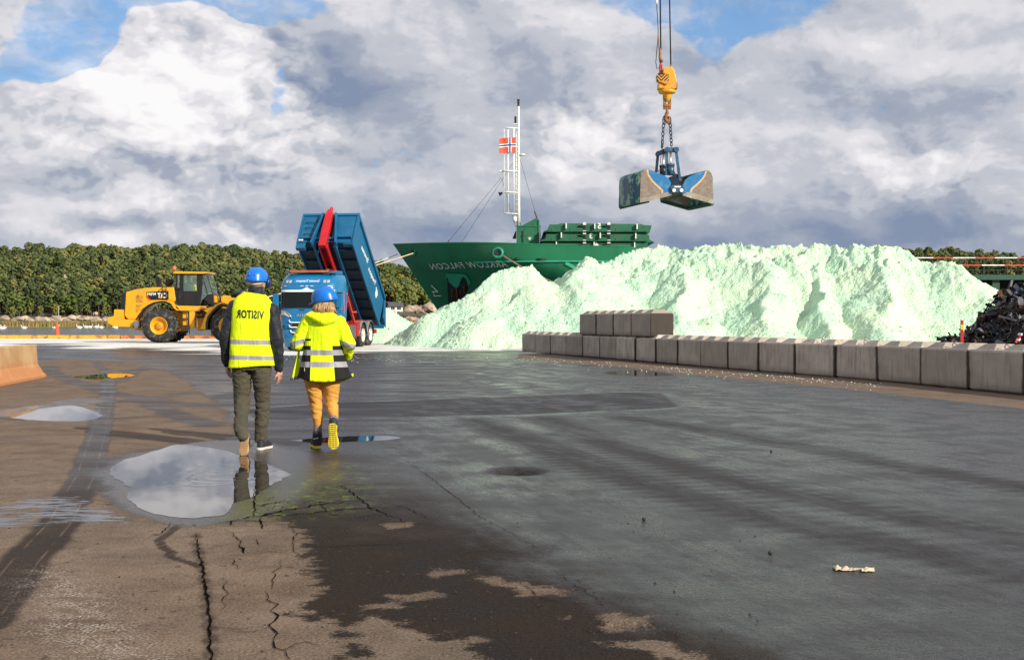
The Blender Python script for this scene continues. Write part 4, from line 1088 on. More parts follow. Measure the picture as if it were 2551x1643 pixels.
es = hull.modifiers.new('edge', 'EDGE_SPLIT'); es.split_angle = R(35)
mb = MB()
mb.loft([[HS(s, zdeck(s)-1.05, -.05, -1)-O, HS(s, zdeck(s)-1.05, -.05, 1)-O] for s in ss_], closed=False, smooth=False); mb.build('deck', m_grn2, ship)
mb = MB(); mb.tube([HS(s, zdeck(s), -.03, -1)-O+Vector((0, 0, .02)) for s in ss_], .05, 6); mb.tube([HS(s, zdeck(s), -.03, 1)-O+Vector((0, 0, .02)) for s in ss_], .05, 6); mb.build('rail_cap', m_grn, ship)
mb = MB(); mb.tube([HS(s, ZK-.08, .06, -1)-O for s in ss_ if s >= 4.9], .07, 6); mb.build('rubbing_strake', m_lgn, ship)
mb = MB(); mb.beam(HS(11.2, 5.3, .05)-O, HS(13.0, 3.7, .05)-O, .22, .10, (0, 1, 0)); mb.build('fender_rib', m_lgn, ship)
# px -> hull parameters
_s, _z = np.meshgrid(np.linspace(0, 24, 481), np.linspace(1, 7, 241))
_p = np.array([[(lambda q: (CX+F*q.x/q.y, HZ-F*(q.z-CH)/q.y))(HS(float(a), float(c_))) for a, c_ in zip(r1_, r2_)] for r1_, r2_ in zip(_s[::2, ::2], _z[::2, ::2])])
_ss, _zz = _s[::2, ::2], _z[::2, ::2]
def px2hull(px, py):
    d = (_p[..., 0]-px)**2+(_p[..., 1]-py)**2; k = np.unravel_index(np.argmin(d), d.shape); return float(_ss[k]), float(_zz[k])
def on_hull(pts, off, name, m_, thick=.02, parent=ship):
    P = [HS(*px2hull(a, b_), off)-O for a, b_ in pts]; bm = bmesh.new(); fv = [bm.verts.new(p) for p in P]; f = bm.faces.new(fv)
    r = bmesh.ops.extrude_face_region(bm, geom=[f]); bmesh.ops.translate(bm, verts=[v for v in r['geom'] if isinstance(v, bmesh.types.BMVert)], vec=(0, -thick, 0))
    bmesh.ops.triangulate(bm, faces=bm.faces); bmesh.ops.recalc_face_normals(bm, faces=bm.faces)
    me = bpy.data.meshes.new(name); bm.to_mesh(me); bm.free(); me.materials.append(m_); o = bpy.data.objects.new(name, me); COL.objects.link(o); o.parent = parent; return o
zq = lambda u, v: (1030+u/8.856, 640+v/8.856)
# name in mirrored lettering, sheared along the raked stem like the photograph
vs, fs = text_mesh('ARKLOW FALCON', 1.0, bold=.012, spacing=1.12)
w0, w1 = min(v[0] for v in vs), max(v[0] for v in vs); h0, h1 = min(v[1] for v in vs), max(v[1] for v in vs)
sA, zA = px2hull(1067, 656); sB, zB_ = px2hull(1262, 656); sC, zC_ = px2hull(1082, 671)
mb = MB(); mb.add([HS(sA+(x-w0)/(w1-w0)*(sB-sA), zC_+(y-h0)/(h1-h0)*(zA-zC_), .03)-O for x, y, z in vs], fs)
mb.build('ship_name', m_let, hull)
pl_ = [zq(*p) for p in [(402, 622), (470, 700), (542, 778), (500, 768), (445, 768), (438, 800), (470, 852), (540, 855), (620, 855)]]
mb = MB()
P = [HS(*px2hull(a, b_), .05)-O for a, b_ in pl_]
for a, b_ in zip(P[:-1], P[1:]): mb.beam(a, b_, .05, .16, (0, 1, 0))
mb.build('draught_mark', m_let, hull)
on_hull([zq(*p) for p in [(735, 440), (1165, 430), (1215, 700), (1100, 900), (960, 1010), (780, 1010)]], .02, 'anchor_recess', m_dark, .03)
mp = on_hull([zq(*p) for p in [(710, 365), (1160, 375), (1260, 540), (1215, 655), (1170, 480), (1095, 425), (1060, 500), (1010, 640), (935, 690), (860, 630), (790, 540), (765, 440), (735, 480), (718, 500)]], .08, 'anchor_plate', m_lgn, .10)
an = MB()
P = lambda u, v: HS(*px2hull(*zq(u, v)), .12)-O
an.beam(P(955, 700), P(975, 960), .10, .30, (0, 1, 0)); an.beam(P(850, 700), P(850, 950), .08, .10, (0, 1, 0)); an.beam(P(1130, 640), P(1120, 760), .08, .16, (0, 1, 0)); an.beam(P(1040, 740), P(1030, 900), .06, .12, (0, 1, 0))
an.build('anchor', m_rust, ship)
for (px, py, r) in ((1030.5, 627, .22), (1241, 628, .33)):
    s_, z_ = px2hull(px, py); c = HS(s_, z_, .05)-O; t = (HS(s_+.1, z_)-HS(s_-.1, z_)).normalized(); up = Vector((0, 0, 1)); nn = t.cross(up).normalized()
    mb = MB(); mb.tube([c+t*(math.cos(a)*r)+up*(math.sin(a)*r*.95) for a in [i*math.pi/10 for i in range(20)]], r*.28, 8, closed=True); fl = mb.build('fairlead', m_lgn, ship)
    mb = MB(); mb.cyl(c-Vector((0, .01, 0)), c+Vector((0, .05, 0)), r*.85, n=16); mb.build('opening', m_dark, fl)
for (px, py, w_) in ((1288, 646, .30), (1349, 646, .62)):
    s_, z_ = px2hull(px, py); c = HS(s_, z_, .0)-O; mb = MB(); mb.tube([c+Vector((-w_/2, -.015, 0)), c+Vector((w_/2, -.015, 0))], .10, 8); mb.build('freeing_port', m_dark, ship)
# foremast
def wo(px, py, Y): return W(px, py, Y)-O
Ym = 89.5
mast = MB(); mast.lathe([(.15, wo(1292, 562, Ym).z), (.105, wo(1292, 500, Ym).z), (.10, wo(1292, 400, Ym).z), (.082, wo(1292, 372, Ym).z), (.065, wo(1292, 262, Ym).z)], (wo(1292, 562, Ym).x, wo(1292, 562, Ym).y, 0), n=14)
mast = mast.build('mast', m_wpt, ship)
mb = MB(); mb.lathe([(.11, 0), (.07, .08), (.07, .18), (.11, .22), (.07, .26), (.10, .42), (.12, .46)], tuple(wo(1291.5, 264, Ym)), n=12); mb.build('masthead_lamp', m_dark, mast)
mb = MB(); mb.cbox(wo(1284, 299, Ym), (.16, .16, .50)); mb.build('signal_lamp', m_stl, mast)
mb = MB(); mb.cbox(wo(1284, 309, Ym), (.28, .20, .05)); mb.build('lamp_bracket', m_wpt, mast)
cage = MB()
yr = [318.7, 426, 479, 532]
for px, r in ((1256, .022), (1265.5, .055), (1280, .050)): cage.cyl(wo(px, 320, Ym-.5), wo(px, 532, Ym-.5), r, n=8)
cage.cyl(wo(1286, 330, Ym), wo(1286, 540, Ym), .03, n=6)
for y in yr:
    cage.tube([wo(1291, y+1, Ym), wo(1280, y, Ym-.5), wo(1266, y-.5, Ym-.6), wo(1256, y, Ym-.5), wo(1256, y, Ym-.1), wo(1270, y, Ym+.3), wo(1291, y, Ym)], .045, 6)
for y in range(330, 545, 12): cage.cyl(wo(1284, y, Ym-.1), wo(1291, y, Ym-.05), .018, n=5)
cage.build('ladder_cage', m_wpt, mast)
mb = MB(); mb.box(wo(1245, 427, Ym)+Vector((0, -.15, -.03)), wo(1258, 425, Ym)+Vector((0, .15, .02))); mb.build('lamp_shelf', m_wpt, mast)
mb = MB(); mb.cyl(wo(1243, 484, Ym), wo(1252, 480, Ym), .16, .05, n=10); mb.build('horn', m_dark, mast)
mb = MB(); mb.lathe([(.0, 0), (.22, .02), (.22, .12), (.0, .15)], tuple(wo(1301, 388, Ym)), n=12); mb.cyl(wo(1294, 388, Ym), wo(1300, 387, Ym), .04, n=6); mb.build('radar_dome', m_wpt, mast)
mb = MB(); mb.ball(wo(1283, 546, Ym), (.18, .12, .22), 10); mb.build('floodlight', m_wpt, mast)
for i, (a, b_) in enumerate([((1280, 402, Ym), (1149, 605, 90.5)), ((1249, 442, Ym), (1114, 605, 90.8)), ((1296, 398, Ym), (1337, 543, 88.4)), ((1250, 445, Ym), (1284, 565, 88.5))]):
    mb = MB(); mb.cyl(wo(*a), wo(*b_), .012, n=5); mb.build('stay', m_stl, ship)
mb = MB(); mb.cyl(wo(1120, 597, 90.8), wo(1114, 606, 90.8), .04, n=6); mb.build('turnbuckle', m_rust, ship); mb = MB(); mb.cyl(wo(1332, 526, 88.4), wo(1338, 545, 88.4), .05, n=6); mb.build('turnbuckle', m_rust, ship)
# deck house
y0, y1 = 87.6, 90.2
dz = lambda py, Y: CH-(py-HZ)*Y/F-O.z
dx = lambda px, Y: (px-CX)*Y/F
dh = MB(); dh.box((dx(1287, y0), y0-84, dz(625, y0)), (dx(1340.5, y0), y1-84, dz(563, y0)))
dh.prism([(dx(1298, y0), dz(562.6, y0)), (dx(1340, y0), dz(562.6, y0)), (dx(1340, y0), dz(541, y0)), (dx(1335, y0), dz(543, y0))], 'y', y0-84+.02, y1-84-.02)
house_ = dh.build('deck_house', m_grn2, ship, bevel=.02)
mb = MB(); mb.box((dx(1285, y0), y0-84-.04, dz(565, y0)), (dx(1345, y0), y0-84-.005, dz(562, y0))); mb.box((dx(1340.6, y0), y0-84-.05, dz(618, y0)), (dx(1343.5, y0), y1-84, dz(547, y0))); mb.build('trim', m_grn2, house_)
mb = MB(); mb.box((dx(1301, y0), y0-84-.06, dz(606, y0)), (dx(1303.5, y0), y0-84-.004, dz(575, y0))); mb.box((dx(1298, y0), y0-84-.08, dz(588, y0)), (dx(1306, y0), y0-84-.062, dz(586.5, y0))); mb.build('door_handle', m_dark, house_)
mb = MB(); mb.box((dx(1315, y0), y0-84-.02, dz(592.5, y0)), (dx(1324, y0), y0-84-.004, dz(591, y0))); mb.box((dx(1317, y0), y0-84-.02, dz(597, y0)), (dx(1322, y0), y0-84-.004, dz(594, y0))); mb.build('notice', m_wpt, house_)
mb = MB(); mb.prism([(dx(1277, y0), dz(592, y0)), (dx(1286, y0), dz(592, y0)), (dx(1286, y0), dz(575, y0)), (dx(1284, y0), dz(575, y0))], 'y', y0-84+.3, y0-84+1.2); mb.build('air_vent', m_dark, house_)
mb = MB()
for k in range(9): mb.box((dx(1344, y0), y0-84+.1, dz(611-6*k, y0)), (dx(1346.5, y0), y0-84+.5, dz(611-6*k, y0)+.03))
mb.cyl((dx(1346, y0), y0-84+.1, dz(614, y0)), (dx(1346, y0), y0-84+.1, dz(560, y0)), .02, n=5); mb.build('rung_ladder', m_grn2, house_)
# hatch covers piled at the fore end of the hold: each a thing
Yh = 86.6
zz = lambda u, v: (1270+u/6.462, 530+v/6.462)
def hx_(u): return dx(zz(u, 0)[0], Yh)
def hz_(v): return dz(zz(0, v)[1], Yh)
covers = [
 ('top hatch cover of the stack, painted with a 5', '5', [(615, 295), (640, 187), (775, 187), (820, 168), (2110, 180), (2150, 196), (2285, 203), (2250, 318), (2200, 322), (700, 314), (540, 306), (575, 280), (618, 278)], [(905, 172, 258), (1365, 176, 262), (2043, 182, 268)], (1440, 210), (170, 305), True),
 ('middle hatch cover of the stack, painted with a 3', '3', [(570, 440), (590, 330), (740, 330), (775, 318), (2000, 330), (2240, 352), (2250, 430), (2335, 475), (2200, 478), (700, 462), (490, 455), (535, 425), (572, 425)], [(828, 320, 405), (1452, 324, 410), (2022, 332, 420)], (1305, 370), (320, 455), False),
 ('bottom hatch cover of the stack, half hidden by the bulwark', '4', [(520, 640), (525, 480), (590, 470), (2050, 480), (2230, 485), (2190, 600), (2060, 630), (2000, 640)], [(748, 470, 560), (1354, 474, 570), (2004, 480, 570)], (1400, 512), (470, 600), False)]
for lab, num, prof, brs, npos, (v0, v1), top in covers:
    root = empty('hatch_cover', (hx_(1400), Yh, hz_(v1)-1.4), label=lab, cat='hatch cover', group='hatch covers piled on the ship')
    bx, bz = hx_(1400), hz_(v1)
    P_ = [(hx_(u)-bx, hz_(v)-bz) for u, v in prof]
    MB().prism(P_, 'y', 0, 9.0).build('panel', m_cov, root, bevel=.012)
    mb = MB(); mb.box((hx_(560)-bx, -.22, hz_(v1+2)-bz-.0), (hx_(2210)-bx, -.003, hz_(v1-8)-bz)); mb.build('lower_flange', m_cov, root)
    for (u, a, b_) in brs:
        if b_ > 560: b_ = 560
        MB().box((hx_(u-9)-bx, -.30, hz_(b_)-bz), (hx_(u+9)-bx, -.003, hz_(a)-bz)).build('guide_post', m_wpt, root)
    vm = (v0+v1)/2
    for u in (1200, 1592):
        mb = MB(); mb.box((hx_(u-22)-bx, -.012, hz_(v1-4)-bz), (hx_(u+24)-bx, -.002, hz_(v0+22)-bz)); mb.build('clamp_recess', m_dark, root)
        mb = MB()
        for (va, vb) in ((v0-12, v0+25), (v1-28, v1-6)):
            mb.box((hx_(u-24)-bx, -.10, hz_(vb)-bz), (hx_(u+26)-bx, -.013, hz_(va+8)-bz))
        if top: mb.prism([(hx_(u-10)-bx, hz_(v0-18)-bz), (hx_(u+14)-bx, hz_(v0-18)-bz), (hx_(u+24)-bx, hz_(v0-2)-bz), (hx_(u-22)-bx, hz_(v0-2)-bz)], 'y', -.10, -.013)
        mb.build('clamp', m_wpt, root)
        mb = MB(); mb.cyl((hx_(u-95)-bx, -.06, hz_(v0+45)-bz), (hx_(u+10)-bx, -.06, hz_(v0+52)-bz), .05, n=8); mb.build('locking_pin', m_dark, root)
    for u in (670, 965, 1700, 2065):
        mb = MB(); mb.prism([(hx_(u)-bx, hz_(v1-2)-bz), (hx_(u+4)-bx, hz_(v0+85)-bz), (hx_(u+70)-bx, hz_(v0+100)-bz), (hx_(u+75)-bx, hz_(v1-2)-bz)], 'y', -.035, -.003); mb.build('gusset', m_cov, root)
    vs, fs = text_mesh(num, .52, bold=.012)
    mb = MB(); mb.add([(x+hx_(npos[0])-bx, -.016, y+hz_(npos[1]+6)-bz) for x, y, z in vs], fs); mb.build('number', m_wpt, root)
# mooring ropes
m_rope = mat('mooring_rope', (.66, .52, .30), .85, var=.1); m_rope2 = mat('pale_rope', (.62, .68, .55), .85); m_rope3 = mat('brown_rope', (.28, .20, .13), .9)
def rope(a, b_, sag, r, m_, label):
    a, b_ = Vector(a), Vector(b_); pts = [a.lerp(b_, t)+Vector((0, 0, -sag*4*t*(1-t))) for t in [i/24 for i in range(25)]]
    mb = MB(); mb.tube([p-a for p in pts], r, 7); o = mb.build('mooring_rope', m_); o.location = a; return tag(o, label, 'rope', 'mooring ropes of the ship')
rope(W(1031, 630, 88.8), W(560, 768, 80.4), .12, .042, m_rope, 'straw coloured mooring rope running left from the forward fairlead')
rope(W(990, 633, 92.2), W(700, 716, 80.6), .25, .035, m_rope2, 'thin pale mooring rope running left from under the bow')
rope(W(1243, 630, 84.6), W(1480, 735, 80.8), .35, .05, m_rope3, 'brown mooring rope hanging right from the large fairlead')
# flag
m_fr = mat('flag_red', (.72, .10, .05), .8, var=.05); m_fw = mat('flag_white', (.82, .82, .82), .8, var=.03); m_fb = mat('flag_blue', (.015, .03, .20), .8, var=.05)
fmb = MB(); Yf = 88.8
nx_, nz_ = 45, 32
U = lambda i: i/(nx_-1); 
def fpt(i, j):
    u, v = i/(nx_-1), j/(nz_-1)
    p = W(1285.5-42*u, 342+38*v+3*u*(1-v*.3)-2*math.sin(u*3)*.4, Yf); p.y += .06*math.sin(u*9+v*2)*u+.05; return p
vs = [fpt(i, j) for i in range(nx_) for j in range(nz_)]
fs, ms = [], []
for i in range(nx_-1):
    for j in range(nz_-1):
        u, v = (i+.5)/(nx_-1), (j+.5)/(nz_-1)
        x = u*22; y = v*16
        k = 0
        if 6 <= x < 10 or 6 <= y < 10: k = 1
        if 7 <= x < 9 or 7 <= y < 9: k = 2
        fs.append((i*nz_+j, (i+1)*nz_+j, (i+1)*nz_+j+1, i*nz_+j+1)); ms.append(k)
fo = W(1286, 342, Yf)
fmb.v = [tuple(p-fo) for p in vs]; fmb.f = fs; fmb.mi = ms; fmb.sm = [True]*len(fs)
fl = fmb.build('flag', [m_fr, m_fw, m_fb], fix=False); fl.location = fo
sd = fl.modifiers.new('thick', 'SOLIDIFY'); sd.thickness = .008
tag(fl, 'red flag with a white edged blue cross flying on the ship mast', 'flag')
# ---------------------------------------------------------------- crane grab, hook block, ropes
Yg = 48.0          # the grab and hook block are modelled at this scale, then hung at their real distance and size
YHANG = 66.0
def hang(o):
    L = Vector(o.location); k = YHANG/Yg; o.location = W(CX+F*L.x/L.y, HZ-F*(L.z-CH)/L.y, L.y*k); o.scale = (k, k, k)
def wg(px, py, dy=0.0): return W(px, py, Yg+dy)
m_gbl, nt, b = newmat('grab_side_worn')
co = nt.obj(); n1 = nt.noise(co, 2.2, 6, .6); n2 = nt.noise(co, 9, 6, .65)
wr_ = nt.ss(nt.m('ADD', nt.attr('wear'), nt.m('MULTIPLY', nt.m('SUBTRACT', n2, .5), .10)), -.03, .03)
ed_ = nt.ss(nt.m('ABSOLUTE', nt.m('ADD', nt.attr('wear'), nt.m('MULTIPLY', nt.m('SUBTRACT', n2, .5), .10))), .045, .015)
c = nt.mix(nt.ss(n1, .5, .7, 0, .6), (.018, .17, .40), (.20, .33, .44))
c = nt.mix(wr_, c, nt.mix(nt.ss(n2, .3, .7), (.20, .15, .115), (.30, .235, .19)))
c = nt.mix(nt.m('MULTIPLY', ed_, .85), c, (.85, .50, .20))
c = nt.mix(nt.ss(nt.noise(co, 22, 3, .6), .68, .74, 0, .8), c, (.75, .80, .68))
nt.put(b.inputs['Base Color'], c); b.inputs['Roughness'].default_value = .5; b.inputs['Metallic'].default_value = .15
m_gback, nt, b = newmat('grab_back_paint')
co = nt.obj(); n1 = nt.noise(co, 1.6, 6, .62)
c = nt.mix(nt.ss(n1, .46, .54), (.014, .055, .095), (.17, .33, .24)); c = nt.mix(nt.ss(nt.noise(co, 5, 5, .6), .58, .68), c, (.10, .11, .07))
nt.put(b.inputs['Base Color'], c); b.inputs['Roughness'].default_value = .55
m_gin = mat('grab_inside', (.02, .065, .035), .7, var=.5, vscale=1.5); m_glip = mat('grab_lip', (.33, .28, .23), .5, .3, var=.2, dirt=(.6, .66, .55), dirt_amt=.3)
m_gfr = mat('grab_frame_blue', (.045, .115, .20), .4, .2, var=.35, dirt=(.02, .02, .025), dirt_amt=.35); m_rod = mat('chrome_rod', (.62, .50, .42), .25, .8); m_chain = mat('chain_steel', (.03, .028, .026), .5, .5)
m_gbk2 = mat('grab_dark_blue', (.012, .025, .05), .4, .2)
m_yel = mat('block_yellow', (.80, .36, .02), .45, var=.12, dirt=(.25, .10, .03), dirt_amt=.35, dscale=3); m_rhook = mat('rusty_hook', (.30, .13, .05), .7, .3, var=.4, vscale=6)
grab = empty('clamshell_grab', tuple(wg(1680, 370, .6)), label='open blue clamshell grab with worn shells hanging from the crane', cat='grab')
GO = Vector(grab.location)
Z = lambda u, v: (1530+u/8.104, 350+v/8.104)
dep = 2.3
# shells: side-plate outline in photo pixels at the near plane, extruded away; the back and bottom plates are separate parts
def shell(outline, wearline, back_px, name_lab):
    """outline: (u,v) of the near side plate going round; far side is the same outline shifted to the left and down as seen"""
    near = [wg(*Z(u, v))-GO for u, v in outline]
    dv = Vector(back_px)
    far = [p+dv for p in near]
    return near, far
dvec = Vector((-.62, dep*.92, .0))
# left shell
LO = [(680, 590), (830, 640), (1035, 720), (1110, 780), (1150, 870), (1130, 940), (1150, 1010), (1155, 1070), (1060, 1040), (520, 1180), (535, 680), (570, 620), (620, 595)]
RO = [(1860, 615), (1700, 650), (1500, 735), (1430, 800), (1385, 900), (1385, 1020), (1380, 1090), (1470, 1045), (1540, 1045), (1990, 1190), (1985, 760), (1960, 680), (1920, 630)]
LW = [(670, 600), (690, 700), (780, 830), (880, 920), (965, 1010), (965, 1045)]
RW = [(1850, 630), (1820, 720), (1740, 820), (1640, 920), (1570, 970), (1545, 1045)]
def side_plate(name, outl, wear, sgn, root, shift=Vector((0, 0, 0)), th=.03):
    P2 = [wg(*Z(u, v))-GO for u, v in outl]
    # dense fill for the wear attribute
    xsn = [p.x for p in P2]; zsn = [p.z for p in P2]
    bm = bmesh.new(); fv = [bm.verts.new((p.x, 0, p.z)) for p in P2]; bm.faces.new(fv)
    bmesh.ops.triangulate(bm, faces=bm.faces); bmesh.ops.subdivide_edges(bm, edges=bm.edges, cuts=5, use_grid_fill=True)
    bmesh.ops.triangulate(bm, faces=bm.faces)
    r = bmesh.ops.extrude_face_region(bm, geom=bm.faces[:]); bmesh.ops.translate(bm, verts=[v for v in r['geom'] if isinstance(v, bmesh.types.BMVert)], vec=(0, -th, 0))
    bmesh.ops.recalc_face_normals(bm, faces=bm.faces)
    for v in bm.verts: v.co += Vector((0, P2[0].y, 0))+shift
    me = bpy.data.meshes.new(name); bm.to_mesh(me); bm.free(); me.materials.append(m_gbl)
    o = bpy.data.objects.new(name, me); COL.objects.link(o); o.parent = root
    wp_ = [wg(*Z(u, v))-GO for u, v in wear]
    vx = np.array([v.co.x-shift.x for v in me.vertices]); vz = np.array([v.co.z-shift.z for v in me.vertices])
    lo = wp_; poly = [(p.x, p.z) for p in lo]
    ext = [(poly[0][0], poly[0][1]+3)]+poly+[(poly[-1][0], poly[-1][1]-3)]+([(poly[-1][0]-9, poly[-1][1]-3), (poly[0][0]-9, poly[0][1]+3)] if sgn < 0 else [(poly[-1][0]+9, poly[-1][1]-3), (poly[0][0]+9, poly[0][1]+3)])
    set_attr(o, 'wear', -sdpoly(vx, vz, ext)); return o
def strip(name, pts, dv, m_, root, th=.03, nrm=None):
    near = [wg(*Z(u, v))-GO for u, v in pts]
    mb = MB(); rings = []
    c = sum(near, Vector())/len(near)
    for i, p in enumerate(near):
        rings.append([p, p+dv])
    mb.loft(rings, closed=False, smooth=True); o = mb.build(name, m_, root)
    sd = o.modifiers.new('t', 'SOLIDIFY'); sd.thickness = th; sd.offset = 0; return o
for (OL, WL, sg, lip, bck, top, nm) in (
    (LO, LW, -1, [(520, 1180), (1060, 1040), (1155, 1075), (1155, 1105), (770, 1210), (520, 1255)], [(520, 1255), (520, 1180), (532, 690), (560, 625)], [(560, 625), (620, 595), (680, 592), (830, 640)], 'left'),
    (RO, RW, 1, [(1990, 1190), (1540, 1045), (1470, 1045), (1380, 1095), (1380, 1110), (1560, 1165), (1990, 1280)], [(1990, 1280), (1990, 1190), (1985, 760), (1960, 680)], [(1960, 680), (1920, 630), (1860, 615), (1700, 650)], 'right')):
    sh = side_plate('shell', OL, WL, sg, grab); sh['label'] = 'worn blue and bare steel shell, '+nm+' half of the grab'
    far = side_plate('far_side', OL, WL, sg, sh, dvec); 
    P3 = [wg(*Z(u, v))-GO for u, v in lip]
    mb = MB(); mb.prism([(p.x, p.z) for p in P3], 'y', P3[0].y-.045, P3[0].y-.008); mb.build('cutting_lip', m_glip, sh)
    mb = MB(); mb.prism([(p.x+dvec.x, p.z) for p in P3], 'y', P3[0].y+dvec.y+.0, P3[0].y+dvec.y+.04); mb.build('cutting_lip', m_glip, sh)
    strip('back_plate', bck+top[1:], dvec, m_gback, sh, .04)
    # floor lip across the mouth
    if sg > 0:
        strip('mouth_edge', [(1930, 1272), (1990, 1284)], dvec, m_gin, sh, .05)
        strip('mouth_bar', [(1380, 1100), (1420, 1112)], dvec, m_gin, sh, .04)
    else:
        strip('mouth_edge', [(520, 1256), (600, 1240)], dvec, m_gin, sh, .05)
        strip('mouth_bar', [(1110, 1112), (1155, 1100)], dvec, m_gin, sh, .04)
mb = MB(); mb.beam(wg(*Z(1980, 1275))-GO+dvec, wg(*Z(1400, 1110))-GO+dvec, .10, .13); mb.beam(wg(*Z(530, 1255))-GO+dvec, wg(*Z(1150, 1110))-GO+dvec, .10, .13); mb.beam(wg(*Z(1985, 1280))-GO, wg(*Z(1985, 1280))-GO+dvec, .10, .12); mb.build('edge_bars', m_gin, grab)
# hinge plate
hp = [(1130, 940), (1170, 905), (1340, 905), (1395, 950), (1390, 1050), (1160, 1055)]
P3 = [wg(*Z(u, v), )-GO for u, v in hp]
mb = MB(); mb.prism([(p.x, p.z) for p in P3], 'y', P3[0].y-.12, P3[0].y-.05); hin = mb.build('hinge_plate', m_gfr, grab)
mb = MB(); p = wg(*Z(1270, 940))-GO; mb.cbox((p.x, p.y-.128, p.z), (.24, .008, .05)); mb.build('maker_plate', m_wpt, hin)
for u in (1200, 1350):
    p = wg(*Z(u, 1012))-GO; mb = MB(); mb.cyl((p.x, p.y-.16, p.z), (p.x, p.y-.118, p.z), .07, n=12); mb.build('hinge_pin', m_wpt, hin)
# frame: arms, cylinders, head beams (near and far pair)
for (dy, q, mm) in ((Vector((0, 0, 0)), [(1065, 190), (1250, 190), (1060, 700), (1330, 820), (1140, 190), (1145, 700)], m_gfr), (Vector((0, 1.4, 0)), [(885, 270), (1050, 200), (850, 640), (1090, 700), (1000, 260), (985, 700)], m_gbk2)):
    Yq = dy.y+.3
    pt = lambda k: W(*Z(*q[k]), Yg+Yq)-GO
    a, b_ = pt(0), pt(1)
    mb = MB(); mb.beam(a, b_, .16, .18); hb = mb.build('head_beam', mm, grab, bevel=.02)
    mb = MB()
    for e in (a, b_): mb.cyl(e-Vector((0, .14, 0)), e+Vector((0, .12, 0)), .10, n=14)
    mb.build('pin', mm, hb)
    mb = MB(); mb.beam(a, pt(2), .09, .11, (1, 0, 0)); mb.build('arm', mm, grab, bevel=.012)
    mb = MB(); mb.beam(b_, pt(3), .09, .11, (1, 0, 0)); mb.build('arm', mm, grab, bevel=.012)
    t, bt = pt(4), pt(5); md = t.lerp(bt, .62)
    mb = MB(); mb.cyl(t, bt, .045, n=10); rod = mb.build('piston_rod', m_rod, grab)
    mb = MB(); mb.cyl(md, bt, .14, n=16); mb.cyl(md-Vector((0, 0, .02)), md+Vector((0, 0, .07)), .155, n=16); mb.build('hydraulic_cylinder', mm, grab)
mb = MB()
A_ = W(*Z(1330, 840), Yg+.3)-GO; B_ = W(*Z(850, 660), Yg+1.7)-GO
mb.beam(W(*Z(1150, 730), Yg+.4)-GO, W(*Z(1250, 930), Yg+.4)-GO, .5, .3); mb.beam(W(*Z(1180, 760), Yg+.9)-GO, W(*Z(1330, 840), Yg+.9)-GO, 1.2, .25)
mb.build('pivot_body', m_gbk2, grab)
mb = MB(); mb.tube(spline([W(*Z(965, 0), Yg+.2)-GO, W(*Z(965, 200), Yg+.2)-GO, W(*Z(935, 400), Yg+.2)-GO, W(*Z(970, 560), Yg+.2)-GO, W(*Z(1010, 600), Yg+.2)-GO], 6), .014, 5)
mb.tube(spline([W(*Z(1190, 600), Yg-.02)-GO, W(*Z(1230, 680), Yg-.02)-GO, W(*Z(1190, 760), Yg-.02)-GO], 6), .02, 5)
mb.tube(spline([W(*Z(890, 650), Yg+.2)-GO, W(*Z(900, 600), Yg+.2)-GO, W(*Z(950, 600), Yg+.2)-GO], 6), .014, 5); mb.build('hoses', m_chain, grab)
# chains (part of the grab)
def chain_links(a, b_, r, t, parent, name='chain'):
    a, b_ = Vector(a), Vector(b_); L = (b_-a).length; d = (b_-a).normalized(); pitch = r*2.6; n = max(2, int(L/pitch)); mb = MB()
    for i in range(n):
        c = a+d*(L*(i+.5)/n); x = d.orthogonal().normalized(); 
        if i % 2: x = d.cross(x).normalized()
        pts = [c+d*(math.cos(q)*r*1.75)+x*(math.sin(q)*r) for q in [k*math.pi/5 for k in range(10)]]
        mb.tube(pts, t, 5, closed=True)
    return mb.build(name, m_chain, parent)
ZB_ = lambda u, v: (1600+u/3.85, v/3.85)
ck = wg(*ZB_(236, 1150))-GO
chain_links(ck+Vector((-.12, 0, 0)), wg(*ZB_(190, 1420), .3)-GO, .055, .018, grab)
chain_links(ck+Vector((.12, 0, 0)), wg(*ZB_(280, 1400), .3)-GO, .055, .018, grab)
mb = MB(); 
for sx_ in (-1, 1):
    c = wg(*ZB_(236+sx_*22, 1155))-GO; mb.tube([c+Vector((math.cos(q)*.07, .02*sx_, math.sin(q)*.16)) for q in [k*math.pi/7 for k in range(14)]], .022, 6, closed=True)
mb.build('master_links', m_chain, grab)
# hook block: a thing of its own
hb = empty('crane_hook_block', tuple(wg(*ZB_(240, 880))), label='yellow crane hook block with hazard stripes hanging above the grab', cat='hook block')
HO = Vector(hb.location)
pz = lambda u, v, dy=0: wg(*ZB_(u, v), dy)-HO
mb = MB()
poly = [pz(*q) for q in [(195, 668), (272, 652), (300, 690), (318, 770), (318, 850), (300, 868), (200, 868), (150, 858), (150, 800), (240, 800), (240, 735), (190, 720)]]
mb.prism([(p.x, p.z) for p in poly], 'y', -.30, .30); body = mb.build('housing', m_yel, hb, bevel=.03)
mb = MB(); poly = [pz(*q) for q in [(128, 738), (225, 730), (255, 800), (225, 830), (135, 795)]]; mb.prism([(p.x, p.z) for p in poly], 'y', -.38, -.02)
m_haz, nt, b = newmat('hazard_stripes'); co = nt.obj(); sx = nt.new('ShaderNodeSeparateXYZ'); nt.put(sx.inputs[0], co)
w = nt.m('SINE', nt.m('MULTIPLY', nt.m('ADD', nt.m('ABSOLUTE', nt.m('SUBTRACT', sx.outputs[0], pz(172, 0).x)), nt.m('MULTIPLY', sx.outputs[2], -1)), 48))
